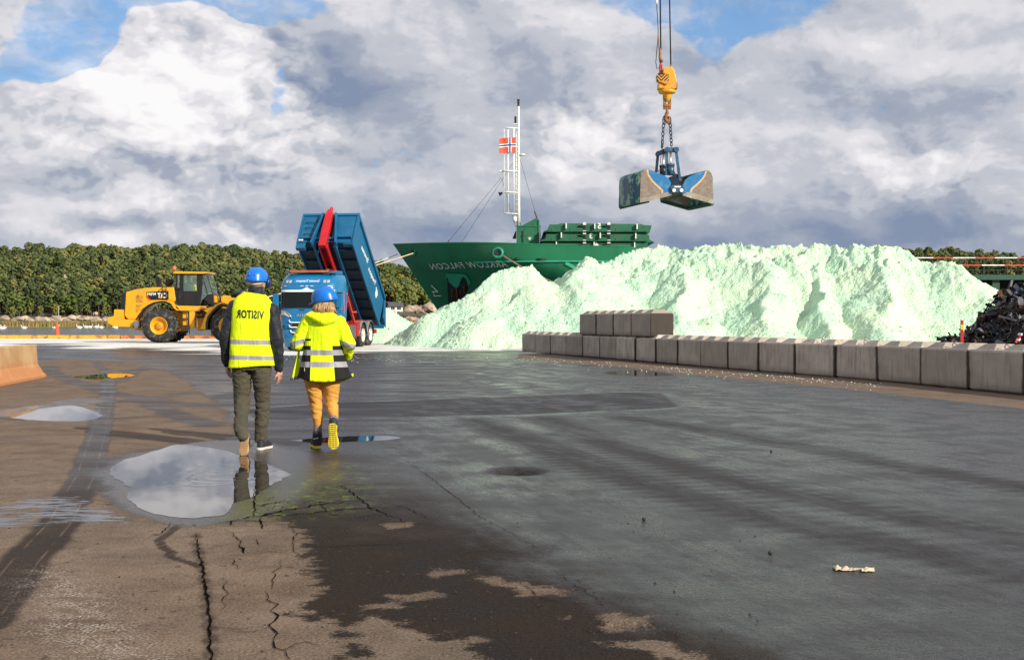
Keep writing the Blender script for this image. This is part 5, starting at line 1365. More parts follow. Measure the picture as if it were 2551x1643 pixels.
c = nt.mix(nt.m('MULTIPLY', nt.ss(w, -.1, .1), nt.ss(sx.outputs[2], pz(0, 795).z-.01, pz(0, 795).z+.01)), (.62, .26, .02), (.03, .025, .02)); nt.put(b.inputs['Base Color'], c); b.inputs['Roughness'].default_value = .5
mb.build('striped_weight', m_haz, hb, bevel=.02)
mb = MB(); p = pz(238, 880); mb.lathe([(.52*.6, 0), (.56*.6, .04), (.56*.6, .10), (.46*.6, .14)], (p.x, p.y, p.z-.06), n=20)
p = pz(240, 975); mb.lathe([(.08, 0), (.13, .12), (.20, .35), (.20, .42)], (p.x, p.y, p.z), n=14); mb.build('swivel', m_yel, hb)
mb = MB(); 
for dx_ in (-.10, .10): mb.beam(pz(238, 885)+Vector((dx_, 0, 0)), pz(238, 1050)+Vector((dx_*.9, 0, 0)), .07, .12)
mb.cyl(pz(205, 1015), pz(268, 1015), .07, n=10); mb.build('shackle_plates', m_rhook, hb, bevel=.01)
mb = MB(); hk = spline([pz(236, 1010), pz(238, 1080), pz(228, 1110), pz(226, 1145), pz(240, 1165), pz(258, 1150), pz(256, 1115)], 6)
mb.tube(hk, [.05]*6+[.07]*(len(hk)-12)+[.04]*6, 8); mb.build('hook', m_rhook, hb)
mb = MB(); mb.tube([pz(178+math.cos(q)*9, 655+math.sin(q)*45) for q in [k*math.pi/8 for k in range(16)]], .035, 6, closed=True); mb.build('shackle', mat('shackle_red', (.45, .03, .04), .5), hb)
mb = MB(); mb.beam(pz(165, 700), pz(180, 725), .22, .15); mb.prism([(p.x, p.z) for p in [pz(260, 665), pz(288, 665), pz(278, 625), pz(268, 625)]], 'y', -.06, .06); mb.build('cable_anchor', m_rhook, hb)
mb = MB(); mb.prism([(p.x, p.z) for p in [pz(302, 800), pz(332, 800), pz(332, 860), pz(302, 860)]], 'y', -.2, .2); mb.build('side_lug', m_rhook, hb, bevel=.02)
# hoist ropes go on upwards out of the frame to the crane
m_cab = mat('wire_rope', (.035, .035, .038), .5, .6)
def hoist(p0, p1, r, label, mm=m_cab):
    a, b_ = wg(*p0), wg(*p1); d = (b_-a); b2 = a+d*(16.0/max(.1, d.z)) if d.z < 16 else b_
    mb = MB(); mb.cyl((0, 0, 0), b2-a, r, n=8); o = mb.build('hoist_rope', mm); o.location = a; return tag(o, label, 'wire rope', 'hoist ropes of the crane')
hoist(ZB_(274, 630), ZB_(262, 0), .026, 'right-hand steel hoist rope rising from the top of the hook block')
hoist(ZB_(178, 480), ZB_(172, 0), .028, 'middle steel hoist rope rising from the red shackle')
mb = MB(); a = wg(*ZB_(178, 640)); pts = [(178, 640), (140, 660), (130, 600), (140, 480), (152, 330), (146, 160), (138, 40), (132, -200), (128, -600), (120, -1400)]
mb.tube([wg(*ZB_(*p))-a for p in pts][:2]+spline([wg(*ZB_(*p))-a for p in pts[2:]], 6), .016, 6); o = mb.build('control_cable', m_cab); o.location = a; tag(o, 'thin looped control cable left of the hoist ropes', 'cable')
mb = MB(); mb.lathe([(.03, 0), (.05, .1), (.05, .5), (.03, .6)], (0, 0, 0), n=8); o = mb.build('cable_weight', m_wpt); o.location = wg(*ZB_(138, 45)); tag(o, 'small pale sleeve clamped on the thin control cable at the top', 'cable sleeve')
mb = MB(); a = wg(*ZB_(180, 640)); mb.tube([wg(*ZB_(u, v))-a for u, v in [(170, 465), (172, 560), (185, 600)]], [.045, .06, .08], 8)
mb.tube([wg(*ZB_(u, v))-a for u, v in [(160, 470), (158, 400), (152, 330)]], [.02, .02, .015], 6); o = mb.build('rope_socket', m_rhook); o.location = a; tag(o, 'rusty rope socket where the middle rope meets the red shackle', 'socket')

for o_ in list(bpy.data.objects):
    if o_.parent is None and o_.name.split('.')[0] in ('clamshell_grab', 'crane_hook_block', 'hoist_rope', 'control_cable', 'cable_weight', 'rope_socket'): hang(o_)
# ---------------------------------------------------------------- people
def remeshed(mb, name, m_, parent=None, voxel=.009, smooth=4, wr=None):
    o = mb.build('tmp', m_)
    md = o.modifiers.new('r', 'REMESH'); md.mode = 'VOXEL'; md.voxel_size = voxel; md.use_smooth_shade = True
    ms = o.modifiers.new('s', 'SMOOTH'); ms.factor = .5; ms.iterations = smooth
    dg = bpy.context.evaluated_depsgraph_get(); dg.update()
    me = bpy.data.meshes.new_from_object(o.evaluated_get(dg)); me.name = name
    bpy.data.objects.remove(o)
    me.materials.clear()
    for x in (m_ if isinstance(m_, list) else [m_]): me.materials.append(x)
    for p in me.polygons: p.use_smooth = True; p.material_index = 0
    if wr:
        ns = [v.normal.copy() for v in me.vertices]
        for v, n in zip(me.vertices, ns): v.co += n*wr(v.co, n)
        me.update()
    n = bpy.data.objects.new(name, me); COL.objects.link(n)
    if parent: n.parent = parent
    return n
def cap(mb, p, q, r1, r2, fl=1.0, n=16):
    """tapered limb with round ends; fl flattens front to back"""
    p, q = Vector(p), Vector(q); d = (q-p); L = d.length; d.normalize()
    x = d.cross(Vector((0, 1, 0)));
    if x.length < .05: x = Vector((1, 0, 0))
    x.normalize(); y = d.cross(x)
    rings = []
    for k in (0, .35, .7, .95): rings.append((p-d*r1*(1-k)*1.0, r1*math.sin(math.acos(max(0, 1-k))) if k else r1*.02))
    for t in (0, .25, .5, .75, 1): rings.append((p+d*L*t, r1+(r2-r1)*t))
    for k in (.95, .7, .35, 0): rings.append((q+d*r2*(1-k)*1.0, r2*math.sin(math.acos(max(0, 1-k))) if k else r2*.02))
    mb.loft([[c+x*(rr*math.cos(2*math.pi*i/n))+y*(rr*fl*math.sin(2*math.pi*i/n)) for i in range(n)] for c, rr in rings])
def limb(mb, pts, rad, fl=1.0):
    for (a, b_, r1, r2) in zip(pts[:-1], pts[1:], rad[:-1], rad[1:]): cap(mb, a, b_, r1, r2, fl)
def ering(cx, cy, z, w, d, n=28, pw=2.3, yaw=0.0):
    out = []
    for i in range(n):
        t = 2*math.pi*i/n; c, s = math.cos(t), math.sin(t)
        x = w*abs(c)**(2/pw)*(1 if c > 0 else -1); y = d*abs(s)**(2/pw)*(1 if s > 0 else -1)
        out.append((cx+x*math.cos(yaw)-y*math.sin(yaw), cy+x*math.sin(yaw)+y*math.cos(yaw), z))
    return out
def hand(mb, wrist, dirv, side, s=1.0, curl=.5, back=Vector((1, 0, 0))):
    """palm, four separate curled fingers and a thumb; back = direction the back of the hand faces"""
    d = Vector(dirv).normalized(); b_ = Vector(back); b_ = (b_-d*b_.dot(d)).normalized(); a = d.cross(b_)*side
    w = Vector(wrist)
    cap(mb, w-d*.02, w+d*.035*s, .026*s, .033*s); 
    for k in (-1, 0, 1): cap(mb, w+d*.03*s+a*k*.018*s, w+d*.085*s+a*k*.024*s, .020*s, .015*s)
    for i, L in enumerate((.066, .076, .070, .054)):
        o_ = (i-1.5)*.0205*s; p0 = w+d*.088*s+a*o_
        dd = d.copy(); p = p0; segs_ = (L*.45, L*.32, L*.27)
        for j, sl in enumerate(segs_):
            dd = (dd-b_*(curl*(.35+.22*j)+.05*i)).normalized(); q = p+dd*sl*s*1.05; cap(mb, p, q, (.0088-.0008*j)*s, (.0082-.0010*j)*s, n=10); p = q
    t0 = w+d*.028*s-a*.028*s; t1 = t0+(d*.6-a*.55-b_*.35).normalized()*.042*s; t2 = t1+(d*.9-b_*.35).normalized()*.032*s
    cap(mb, t0, t1, .0125*s, .0105*s, n=10); cap(mb, t1, t2, .0100*s, .0085*s, n=10)
def cloth(amp, sc=(9, 9, 4), seed=0, fine=.35):
    def f(co, n):
        p = Vector((co.x*sc[0]+seed, co.y*sc[1], co.z*sc[2])); w = mnoise.noise(p*1.3)
        q = p+Vector((w, w, w))*.8
        r = 1-abs(mnoise.noise(q))*2.2
        return amp*(r-.35)+amp*fine*mnoise.noise(p*3.1)
    return f
m_skin = mat('skin', (.50, .27, .18), .5, var=.06); m_skinh = mat('skin_neck', (.50, .27, .18), .5, var=.08)
m_skin.node_tree.nodes['Principled BSDF'].inputs['Subsurface Weight'].default_value = .12
m_skin.node_tree.nodes['Principled BSDF'].inputs['Subsurface Radius'].default_value = (.02, .01, .005)
def clothmat(name, c1, rough=.85, var=.15, sc=5.0, bumpv=.25):
    m, nt, b = newmat(name); co = nt.obj(); n1 = nt.noise(co, sc, 5, .6)
    nt.put(b.inputs['Base Color'], nt.mix(nt.ss(n1, .3, .7), tuple(x*(1-var) for x in c1), tuple(min(1, x*(1+var)) for x in c1)))
    b.inputs['Roughness'].default_value = rough; b.inputs['Specular IOR Level'].default_value = .3; b.inputs['Sheen Weight'].default_value = .08
    nz_ = nt.noise(nt.scalev(co, (1, 1, 2.2)), 16, 3, .55, dist=.6); nt.put(b.inputs['Normal'], nt.bump(nz_, bumpv, .02)); return m
m_jkt = clothmat('jacket_black', (.013, .015, .022), .6); m_trs = clothmat('trousers_olive', (.070, .062, .040), .9, sc=7, bumpv=.45)
m_must = clothmat('trousers_mustard', (.62, .30, .055), .85, sc=5, bumpv=.3); m_blackc = clothmat('black_fabric', (.012, .012, .013), .55)
HV = (.80, 1.0, .008)
def hivis(name, stripes, extra=None):
    m, nt, b = newmat(name); co = nt.obj(); sx = nt.new('ShaderNodeSeparateXYZ'); nt.put(sx.inputs[0], co)
    n1 = nt.noise(co, 4, 4, .5)
    c = nt.mix(nt.ss(n1, .3, .7), tuple(x*.92 for x in HV), HV)
    x, y, z = sx.outputs
    ro = .8
    if extra: c = extra(nt, c, x, y, z)
    tot = None
    for (z0, z1, tilt) in stripes:
        zz_ = nt.m('SUBTRACT', z, nt.m('MULTIPLY', x, tilt)); g = nt.m('MULTIPLY', nt.ss(zz_, z0-.001, z0+.001), nt.ss(zz_, z1+.001, z1-.001)); tot = g if tot is None else nt.m('MAXIMUM', tot, g)
    if tot is not None:
        c = nt.mix(tot, c, nt.mix(nt.ss(n1, .3, .7), (.27, .265, .28), (.40, .39, .41))); ro = nt.mix(tot, .8, .42)
    nt.put(b.inputs['Base Color'], c); nt.put(b.inputs['Roughness'], ro); b.inputs['Specular IOR Level'].default_value = .3
    nt.put(b.inputs['Normal'], nt.bump(nt.noise(nt.scalev(co, (1.4, 1.4, .35)), 7, 4, .55, dist=.9), .75, .035))
    return m
m_helm = mat('helmet_blue', (.003, .165, .68), .34, var=.04, coat=.15); m_band = mat('helmet_band', (.72, .66, .62), .7, var=.05)
m_sole = mat('sole_tan', (.42, .26, .13), .75, var=.2, vscale=20, bump=.4, bscale=60); m_soley = mat('sole_yellow', (.72, .56, .02), .6, var=.05); m_shoe = mat('shoe_dark', (.02, .022, .03), .7); m_shw = mat('shoe_rim', (.75, .70, .62), .6)
m_sock, nt, b = newmat('sock_grey'); co = nt.obj(); n_ = nt.noise(co, 90, 2, .5); nt.put(b.inputs['Base Color'], nt.mix(nt.ss(n_, .4, .6), (.10, .085, .08), (.34, .28, .25))); b.inputs['Roughness'].default_value = .95
def shoe(root, toe, heel, up, mats, w=.048, name='shoe', side=1, tread=None):
    """toe and heel: points on the sole's underside; up: direction away from the sole"""
    toe, heel = Vector(toe), Vector(heel); d = (toe-heel); L = d.length; d.normalize(); u = Vector(up); u = (u-d*u.dot(d)).normalized(); x = d.cross(u)
    outl = [(0, .30), (.03, .62), (.12, .80), (.30, .74), (.45, .72), (.62, .92), (.78, 1.0), (.90, .86), (.97, .55), (1.0, .2)]
    pts = [(t, wd) for t, wd in outl]+[(t, -wd) for t, wd in outl[::-1]]
    P = lambda t, wd, h: heel+d*(L*t)+x*(wd*w)+u*h
    up_ = MB(); 
    rings = [[P(t, wd*.97, .022) for t, wd in pts], [P(t, wd*1.0, .04) for t, wd in pts], [P(.02+t*.95, wd*.9, .058) for t, wd in pts], [P(.04+t*.62, wd*.80, .082) for t, wd in pts], [P(.05+t*.36, wd*.72, .115) for t, wd in pts]]
    up_.loft(rings); so = up_.build(name, mats[0], root); sb = so.modifiers.new('s', 'SUBSURF'); sb.levels = 1; sb.render_levels = 1
    sm = MB(); sm.loft([[P(t, wd*.93, 0) for t, wd in pts], [P(t, wd*1.02, .008) for t, wd in pts], [P(t, wd*1.03, .024) for t, wd in pts], [P(t, wd*.9, .027) for t, wd in pts]], smooth=False)
    sl = sm.build('sole', mats[1], so)
    if tread:
        tm = MB(); rnd = random.Random(4)
        for i in range(12):
            for j in (-1, 0, 1):
                t = .06+.078*i; wd = j*.55; c = P(t, wd*(.75 if .3 < t < .5 else 1), -.003); tm.beam(c-x*.011+d*.004*j, c+x*.011-d*.004*j, .006, .008, u)
        tm.build('tread', tread, sl)
    return so
def helmet(root, c, r, yaw, pitch, m_, brim=.04, name='helmet', ridge=True):
    Mh = Matrix.Translation(Vector(c)) @ Matrix.Rotation(yaw, 4, 'Z') @ Matrix.Rotation(pitch, 4, 'X')
    mb = MB(); mb.M = Mh
    rings = []
    for k in range(11):
        t = k/10*math.pi/2; rings.append(ering(0, .004, r[2]*math.sin(t), r[0]*max(.03, math.cos(t))**.82, r[1]*max(.03, math.cos(t))**.82, 32, 2.1))
    low = ering(0, .0, -.022, r[0]*1.03, r[1]*1.03, 32, 2.1); lip = [(x*1.02, y*1.02+(brim if y > .25*r[1] else 0)*min(1, (y-.25*r[1])/(.75*r[1])) if y > .25*r[1] else y*1.02, -.035-(.012 if y > .5*r[1] else 0)) for x, y, z in low]
    ins = [(x*.94, y*.94, -.033) for x, y, z in low]
    mb.loft([ins, lip, low]+rings, caps=True)
    o = mb.build(name, m_, root)
    if ridge:
        rm = MB(); rm.M = Mh
        for sx_ in (-.030, .030): rm.tube([(sx_, .004+math.cos(a)*r[1]*1.0*.99, math.sin(a)*(r[2]*.985)) for a in [i*math.pi/14+.25 for i in range(13)]], .005, 6)
        rm.tube([(x*1.005, y*1.005, -.012) for x, y, z in low], .0035, 5, closed=True)
        rm.build('ridge', m_, o)
    return o, Mh
def head_shape(mb, c, yaw, s=1.0, pitch=0.0):
    Mo = mb.M; mb.M = Matrix.Translation(Vector(c)) @ Matrix.Rotation(yaw, 4, 'Z') @ Matrix.Rotation(pitch, 4, 'X')
    prof = [(-.115, .030, .030, .060), (-.100, .050, .055, .045), (-.07, .062, .078, .022), (-.03, .070, .090, .008), (.01, .074, .096, .0), (.05, .076, .098, -.003), (.085, .070, .088, -.004), (.11, .050, .064, -.004), (.122, .02, .03, -.004)]
    mb.loft([ering(0, cy, z*s, w*s, d*s, 24, 2.15) for z, w, d, cy in prof])
    mb.ball((0, .102*s, -.018*s), (.014*s, .022*s, .022*s), 10)                       # nose
    mb.ball((0, .094*s, -.060*s), (.026*s, .012*s, .008*s), 10); mb.ball((0, .090*s, -.092*s), (.025*s, .018*s, .018*s), 10)   # lips, chin
    for sx_ in (-1, 1):
        mb.ball((sx_*.078*s, -.005*s, -.015*s), (.010*s, .020*s, .032*s), 10)          # ears
        mb.ball((sx_*.032*s, .082*s, .012*s), (.020*s, .012*s, .010*s), 8)             # brow / eye
    mb.M = Mo
# ======================= man with the visitor vest
MX, MY = -2.745, 13.08
body = MB()
cap(body, (.045, .02, 1.50), (.052, .035, 1.70), .060, .056)
head_shape(body, (.055, .055, 1.745), -.18, 1.02)
body.loft([ering(0, 0, .86, .15, .10), ering(0, 0, 1.0, .155, .10), ering(.01, 0, 1.2, .165, .10), ering(.03, 0, 1.42, .18, .095), ering(.04, .01, 1.53, .12, .07)])
armL = [(-.185, 0, 1.50), (-.285, -.03, 1.18), (-.262, .06, .92)]; armR = [(.235, 0, 1.47), (.288, -.04, 1.16), (.292, .02, .86)]
limb(body, armL, [.05, .038, .026]); limb(body, armR, [.05, .038, .026])
hand(body, (-.262, .065, .90), (.10, .25, -1), 1, 1.0, .75, back=Vector((-1, .25, 0)))
hand(body, (.294, .03, .835), (-.02, .12, -1), -1, 1.05, .60, back=Vector((1, -.25, 0)))
hipL, kneeL, ankL = (-.09, 0, .88), (-.088, .00, .52), (-.015, -.43, .23)
hipR, kneeR, ankR = (.10, 0, .88), (.118, .03, .50), (.108, .0, .11)
limb(body, [hipL, kneeL, ankL], [.07, .05, .036]); limb(body, [hipR, kneeR, ankR], [.07, .05, .036])
cap(body, ankL, (.035, -.47, .15), .032, .03); cap(body, ankR, (.11, .08, .05), .034, .03)
man = remeshed(body, 'person', m_skin, voxel=.0065, smooth=2)
man.location = (MX, MY, 0)
tag(man, 'man in a yellow visitor vest and olive trousers walking away with a blue helmet', 'person')
# short fair hair at the back of the head
jk = MB()
jk.loft([ering(0, 0, .90, .205, .125), ering(0, 0, 1.05, .195, .125), ering(.01, 0, 1.25, .20, .125), ering(.025, 0, 1.42, .215, .12), ering(.03, 0, 1.52, .19, .10), ering(.04, .01, 1.60, .105, .085), ering(.047, .02, 1.66, .082, .082), ering(.05, .03, 1.715, .077, .080)])
limb(jk, [(-.165, 0, 1.50), (-.272, -.02, 1.20), (-.268, .055, .915)], [.078, .062, .046]); limb(jk, [(.215, 0, 1.47), (.285, -.035, 1.16), (.290, .02, .855)], [.078, .063, .050])
jacket = remeshed(jk, 'jacket', m_jkt, man, .010, 3, cloth(.010, (10, 10, 7), 3))
# trousers
tr = MB()
tr.loft([ering(.005, 0, .84, .185, .125), ering(.005, 0, .95, .185, .12), ering(.005, 0, 1.02, .17, .11)])
limb(tr, [(-.092, -.005, .84), (-.092, .0, .53), (-.035, -.33, .265)], [.103, .083, .062]); limb(tr, [(.112, 0, .84), (.120, .025, .50), (.108, .0, .15)], [.103, .078, .063])
cap(tr, (-.04, -.32, .28), (.0, -.43, .215), .068, .066); cap(tr, (.0, -.43, .215), (.022, -.475, .175), .066, .056); cap(tr, (.108, 0, .16), (.106, 0, .125), .064, .066)
trousers = remeshed(tr, 'trousers', m_trs, man, .010, 3, cloth(.011, (8, 8, 17), 8, .5))
# vest
vm = MB(); vr = [(.875, 0, .238, .152), (.92, 0, .236, .150), (1.05, -.005, .228, .145), (1.2, .0, .222, .143), (1.33, .01, .220, .143), (1.45, .022, .222, .140), (1.53, .030, .212, .128), (1.585, .036, .178, .112), (1.625, .040, .130, .10), (1.645, .043, .108, .096)]
def vprof(z): 
    zs = [q[0] for q in vr]; return [float(np.interp(z, zs, [q[k] for q in vr])) for k in (1, 2, 3)]
PWV = 2.5
zl_ = list(np.linspace(.875, 1.645, 48))
rings = []
for z in zl_:
    cx, w, d = vprof(z); ring_ = []
    for i, (x, y, z_) in enumerate(ering(cx, 0, z, w, d, 96, PWV)):
        fo = (mnoise.noise(Vector((x*7, y*7+4, z*1.5)))*.024+mnoise.noise(Vector((x*15+z*3, y*12, z*4.5)))*.010)*(1 if z < 1.5 else .5)
        rr = 1+fo/max(.1, w); sag = .012*math.sin(x*9) if z < .9 else 0
        ring_.append((cx+(x-cx)*rr, y*rr*1.0, z+sag-(.035*(x-cx)/.23*min(1, max(0, (z-1.2)/.4)))))
    rings.append(ring_)
vm.loft(rings, caps=False)
m_vest = hivis('vest_yellow', [(1.108, 1.156, -.025), (.947, .992, -.02)])
vest = vm.build('vest', m_vest, man); sd = vest.modifiers.new('t', 'SOLIDIFY'); sd.thickness = .004; sd.offset = -1
def yback(x, z):
    cx, w, d = vprof(z); t = min(.999, abs(x-cx)/w); return -d*(1-t**PWV)**(1/PWV)
vs, fs = text_mesh('VISITOR', 1.0, bold=.035, spacing=1.08); a0, a1 = min(v[0] for v in vs), max(v[0] for v in vs); b0, b1 = min(v[1] for v in vs), max(v[1] for v in vs)
tm = MB(); bm = bmesh.new(); bv = [bm.verts.new(v) for v in vs]
for f in fs: 
    try: bm.faces.new([bv[i] for i in f])
    except ValueError: pass
for v in bm.verts:
    x = -.122+(v.co.x-a0)/(a1-a0)*.287; z = 1.378+(v.co.y-b0)/(b1-b0)*.088-.055*(x-.02)
    v.co = Vector((x, 0, z))
from mathutils.bvhtree import BVHTree
_bv = BVHTree.FromPolygons([tuple(p) for r_ in rings for p in r_], [(i*96+k, i*96+(k+1) % 96, (i+1)*96+(k+1) % 96, (i+1)*96+k) for i in range(len(rings)-1) for k in range(96)])
for v in bm.verts:
    h = _bv.ray_cast(Vector((v.co.x, -1, v.co.z)), Vector((0, 1, 0)))[0]
    v.co.y = (h.y if h else -.13)-.0045
me = bpy.data.meshes.new('vest_lettering'); bm.to_mesh(me); bm.free(); me.materials.append(mat('print_black', (.03, .03, .01), .7)); lt = bpy.data.objects.new('vest_lettering', me); COL.objects.link(lt); lt.parent = vest
# shoes
shoe(man, (.045, -.585, .006), (.035, -.435, .225), (0, .85, .6), (m_shoe, m_sole), .050, tread=mat('tread_tan', (.33, .19, .09), .8))
shoe(man, (.165, .20, .004), (.100, -.075, .004), (0, 0, 1), (m_shoe, m_shw), .050)
mb = MB(); mb.tube(spline([(.06, -.03, .09), (.035, -.05, .075), (.01, -.06, .04), (.04, -.06, .055)], 5), .003, 5); mb.build('lace', m_shoe, man)
mb = MB(); mb.prism([(.06, .60), (.19, .60), (.21, .86), (.15, .86), (.13, .72)], 'x', .195, .21); 
# helmet, head band, ear muffs
hm_, Mh = helmet(man, (.053, .045, 1.802), (.112, .145, .118), -.18, .0, m_helm, .045)
mb = MB(); mb.M = Matrix.Translation((.055, .05, 0)) @ Matrix.Rotation(-.18, 4, 'Z')
rs_ = [(-.104, 1.745), (-.107, 1.752), (-.107, 1.785), (-.104, 1.79)]
arc = [math.pi*(1.0+i/20) for i in range(21)]
mb.loft([[((.088+e)*math.cos(a), (.112+e)*math.sin(a), z+.018*abs(math.cos(a))**2) for a in arc] for e, z in ((0, 1.728), (.006, 1.730), (.006, 1.768), (0, 1.77))], closed=False); mb.build('head_band', m_band, hm_)
mb = MB(); mb.M = Matrix.Translation((.172, .06, 1.755)) @ Matrix.Rotation(.15, 4, 'Y'); mb.ball((0, 0, 0), (.026, .042, .052), 14); mb.tube([(0, 0, .04), (-.005, 0, .085)], .008, 6); mb.build('ear_muff', mat('muff_blue', (.006, .03, .14), .35), hm_)
hr = MB(); head_shape(hr, (.055, .050, 1.749), -.18, 1.035); 
hv = [v for v in hr.v]
m_hair = mat('short_hair', (.32, .17, .10), .9, var=.2, vscale=30, bump=.5, bscale=120)
hb_ = MB(); hb_.M = Matrix.Translation((.055, .050, 1.749)) @ Matrix.Rotation(-.18, 4, 'Z'); hb_.loft([ering(0, -.006, z, w, d, 24, 2.15) for z, w, d in ((-.062, .052, .068), (-.045, .064, .084), (-.02, .0735, .0965), (.02, .078, .101), (.06, .078, .100))], caps=False)
for i in range(len(hb_.v)): 
    x, y, z = hb_.v[i]
    if y > .06: hb_.v[i] = (x*.9+.055*.1, .055, z)
hb_.build('hair', m_hair, man)
# ======================= woman in the hi-vis parka
WX, WY = -2.031, 13.24
body = MB()
cap(body, (.03, .02, 1.36), (.03, .04, 1.50), .050, .048)
head_shape(body, (.028, .055, 1.545), .80, .95, .12)
body.loft([ering(.01, 0, .78, .15, .11), ering(.01, 0, .95, .14, .10), ering(.02, 0, 1.15, .14, .09), ering(.03, 0, 1.32, .15, .08), ering(.03, .01, 1.40, .09, .06)])
aL = [(-.15, 0, 1.33), (-.255, -.02, 1.10), (-.20, .20, 1.12)]; aR = [(.20, 0, 1.32), (.305, -.04, 1.10), (.265, .12, .98)]
limb(body, aL, [.042, .034, .024]); limb(body, aR, [.042, .034, .024])
hand(body, (-.195, .215, 1.12), (.4, 1, .1), 1, .9, .6, back=Vector((-.4, 0, 1))); hand(body, (.262, .13, .975), (-.3, .8, -.5), -1, .9, .5, back=Vector((1, 0, 0)))
limb(body, [(-.08, 0, .80), (-.055, .01, .48), (-.035, .0, .12)], [.075, .05, .034]); limb(body, [(.10, 0, .80), (.11, .03, .47), (.155, -.17, .27)], [.075, .05, .034])
cap(body, (-.035, 0, .11), (-.05, .08, .05), .032, .028); cap(body, (.155, -.17, .27), (.17, -.17, .17), .032, .028)
wom = remeshed(body, 'person', m_skin, voxel=.0065, smooth=2); wom.location = (WX, WY, 0)
tag(wom, 'woman in a bright yellow parka and mustard trousers walking away beside the man', 'person')
tr = MB(); tr.loft([ering(.008, 0, .77, .182, .135), ering(.008, 0, .88, .175, .13), ering(.01, 0, .95, .16, .11)])
limb(tr, [(-.083, -.005, .76), (-.056, .01, .49), (-.032, .0, .245)], [.104, .066, .046]); limb(tr, [(.105, -.005, .76), (.108, .02, .48), (.150, -.11, .345)], [.104, .068, .050])
wtr = remeshed(tr, 'trousers', m_must, wom, .0095, 3, cloth(.007, (8, 8, 16), 21, .4))
sk = MB(); limb(sk, [(-.032, 0, .26), (-.036, -.005, .10)], [.043, .045]); o = remeshed(sk, 'sock', m_sock, wom, .008, 2, cloth(.003, (20, 20, 40), 2))
sk = MB(); limb(sk, [(.148, -.105, .36), (.158, -.175, .245), (.165, -.175, .17)], [.045, .047, .045]); o = remeshed(sk, 'sock', m_sock, wom, .008, 2, cloth(.003, (20, 20, 40), 5))
bt = shoe(wom, (-.105, .20, .004), (-.035, -.055, .004), (0, 0, 1), (m_shoe, m_soley), .050, 'boot')
mb = MB(); limb(mb, [(-.037, -.01, .155), (-.042, .0, .06)], [.052, .052]); mb.build('boot_shaft', m_shoe, bt)
mb = MB(); mb.beam((-.075, -.052, .105), (-.02, -.062, .115), .006, .008); mb.build('reflector', m_shw, bt)
bt2 = shoe(wom, (.172, -.275, .018), (.152, -.240, .285), (0, 1, .1), (m_shoe, m_soley), .056, 'boot', tread=mat('tread_black', (.02, .02, .015), .8))
mb = MB(); limb(mb, [(.156, -.165, .30), (.160, -.175, .20)], [.046, .050]); mb.build('boot_shaft', m_shoe, bt2)
# parka: body flares to the hem, black side panels low down, two stripes round, sleeves with one stripe
def parka_extra(nt, c, x, y, z):
    inner = nt.m('MULTIPLY', nt.ss(x, -.092, -.089), nt.ss(x, .130, .127))
    xr = nt.m('ADD', .130, nt.m('MULTIPLY', nt.m('SUBTRACT', 1.15, z), .10))
    inner = nt.m('MULTIPLY', nt.ss(x, -.092, -.089), nt.ss(nt.m('SUBTRACT', x, xr), .002, -.002))
    low = nt.ss(z, 1.094, 1.090); thin = nt.m('MULTIPLY', nt.ss(z, 1.142, 1.145), nt.ss(z, 1.168, 1.165))
    thin = nt.m('MULTIPLY', thin, nt.ss(x, 0, -.01))
    m_ = nt.m('MULTIPLY', nt.m('MAXIMUM', low, thin), nt.m('SUBTRACT', 1.0, inner))
    return nt.mix(m_, c, (.010, .010, .011))
m_park = hivis('parka_yellow', [(.992, 1.048, 0), (.866, .924, 0)], parka_extra)
pr = [(.715, .045, .285, .185), (.80, .04, .262, .175), (.90, .032, .238, .160), (1.0, .026, .215, .150), (1.1, .024, .196, .140), (1.2, .025, .190, .132), (1.3, .028, .195, .125), (1.37, .03, .178, .112), (1.42, .03, .12, .095), (1.45, .03, .07, .07)]
jk = MB()
jr = []
for (z, cx, w, d) in [(zz_, *[float(np.interp(zz_, [q[0] for q in pr], [q[k] for q in pr])) for k in (1, 2, 3)]) for zz_ in np.linspace(.715, 1.45, 40)]:
    ring_ = []
    for (x, y, z_) in ering(cx, 0, z, w, d, 72, 2.3):
        fo = mnoise.noise(Vector((x*7+9, y*7, z*1.6)))*.022*(1 if z < 1.3 else .4)+mnoise.noise(Vector((x*14+9, y*14, z*4)))*.007; rr = 1+fo/w
        z2 = z_+(.045*((x-cx)/w)**2 if z < .80 else 0)*(1-(z-.715)/.085 if z > .715 else 1)
        ring_.append((cx+(x-cx)*rr, y*rr, z2))
    jr.append(ring_)
jk.loft(jr)
parka = jk.build('parka', m_park, wom)
mb = MB(); limb(mb, [(-.130, 0, 1.335), (-.255, -.02, 1.105)], [.085, .072]); limb(mb, [(-.255, -.02, 1.105), (-.205, .18, 1.125)], [.072, .052]); 
m_slv = hivis('sleeve_yellow', [(1.165, 1.225, .32)]); m_slv2 = hivis('sleeve_yellow_other', [(1.155, 1.215, -.30)])
sl1 = remeshed(mb, 'sleeve', m_slv, parka, .009, 3, cloth(.009, (10, 10, 12), 31, .3))
mb = MB(); limb(mb, [(.185, 0, 1.325), (.300, -.035, 1.105)], [.085, .070]); limb(mb, [(.300, -.035, 1.105), (.268, .10, .985)], [.070, .052])
sl2 = remeshed(mb, 'sleeve', m_slv2, parka, .009, 3, cloth(.009, (10, 10, 12), 37, .3))
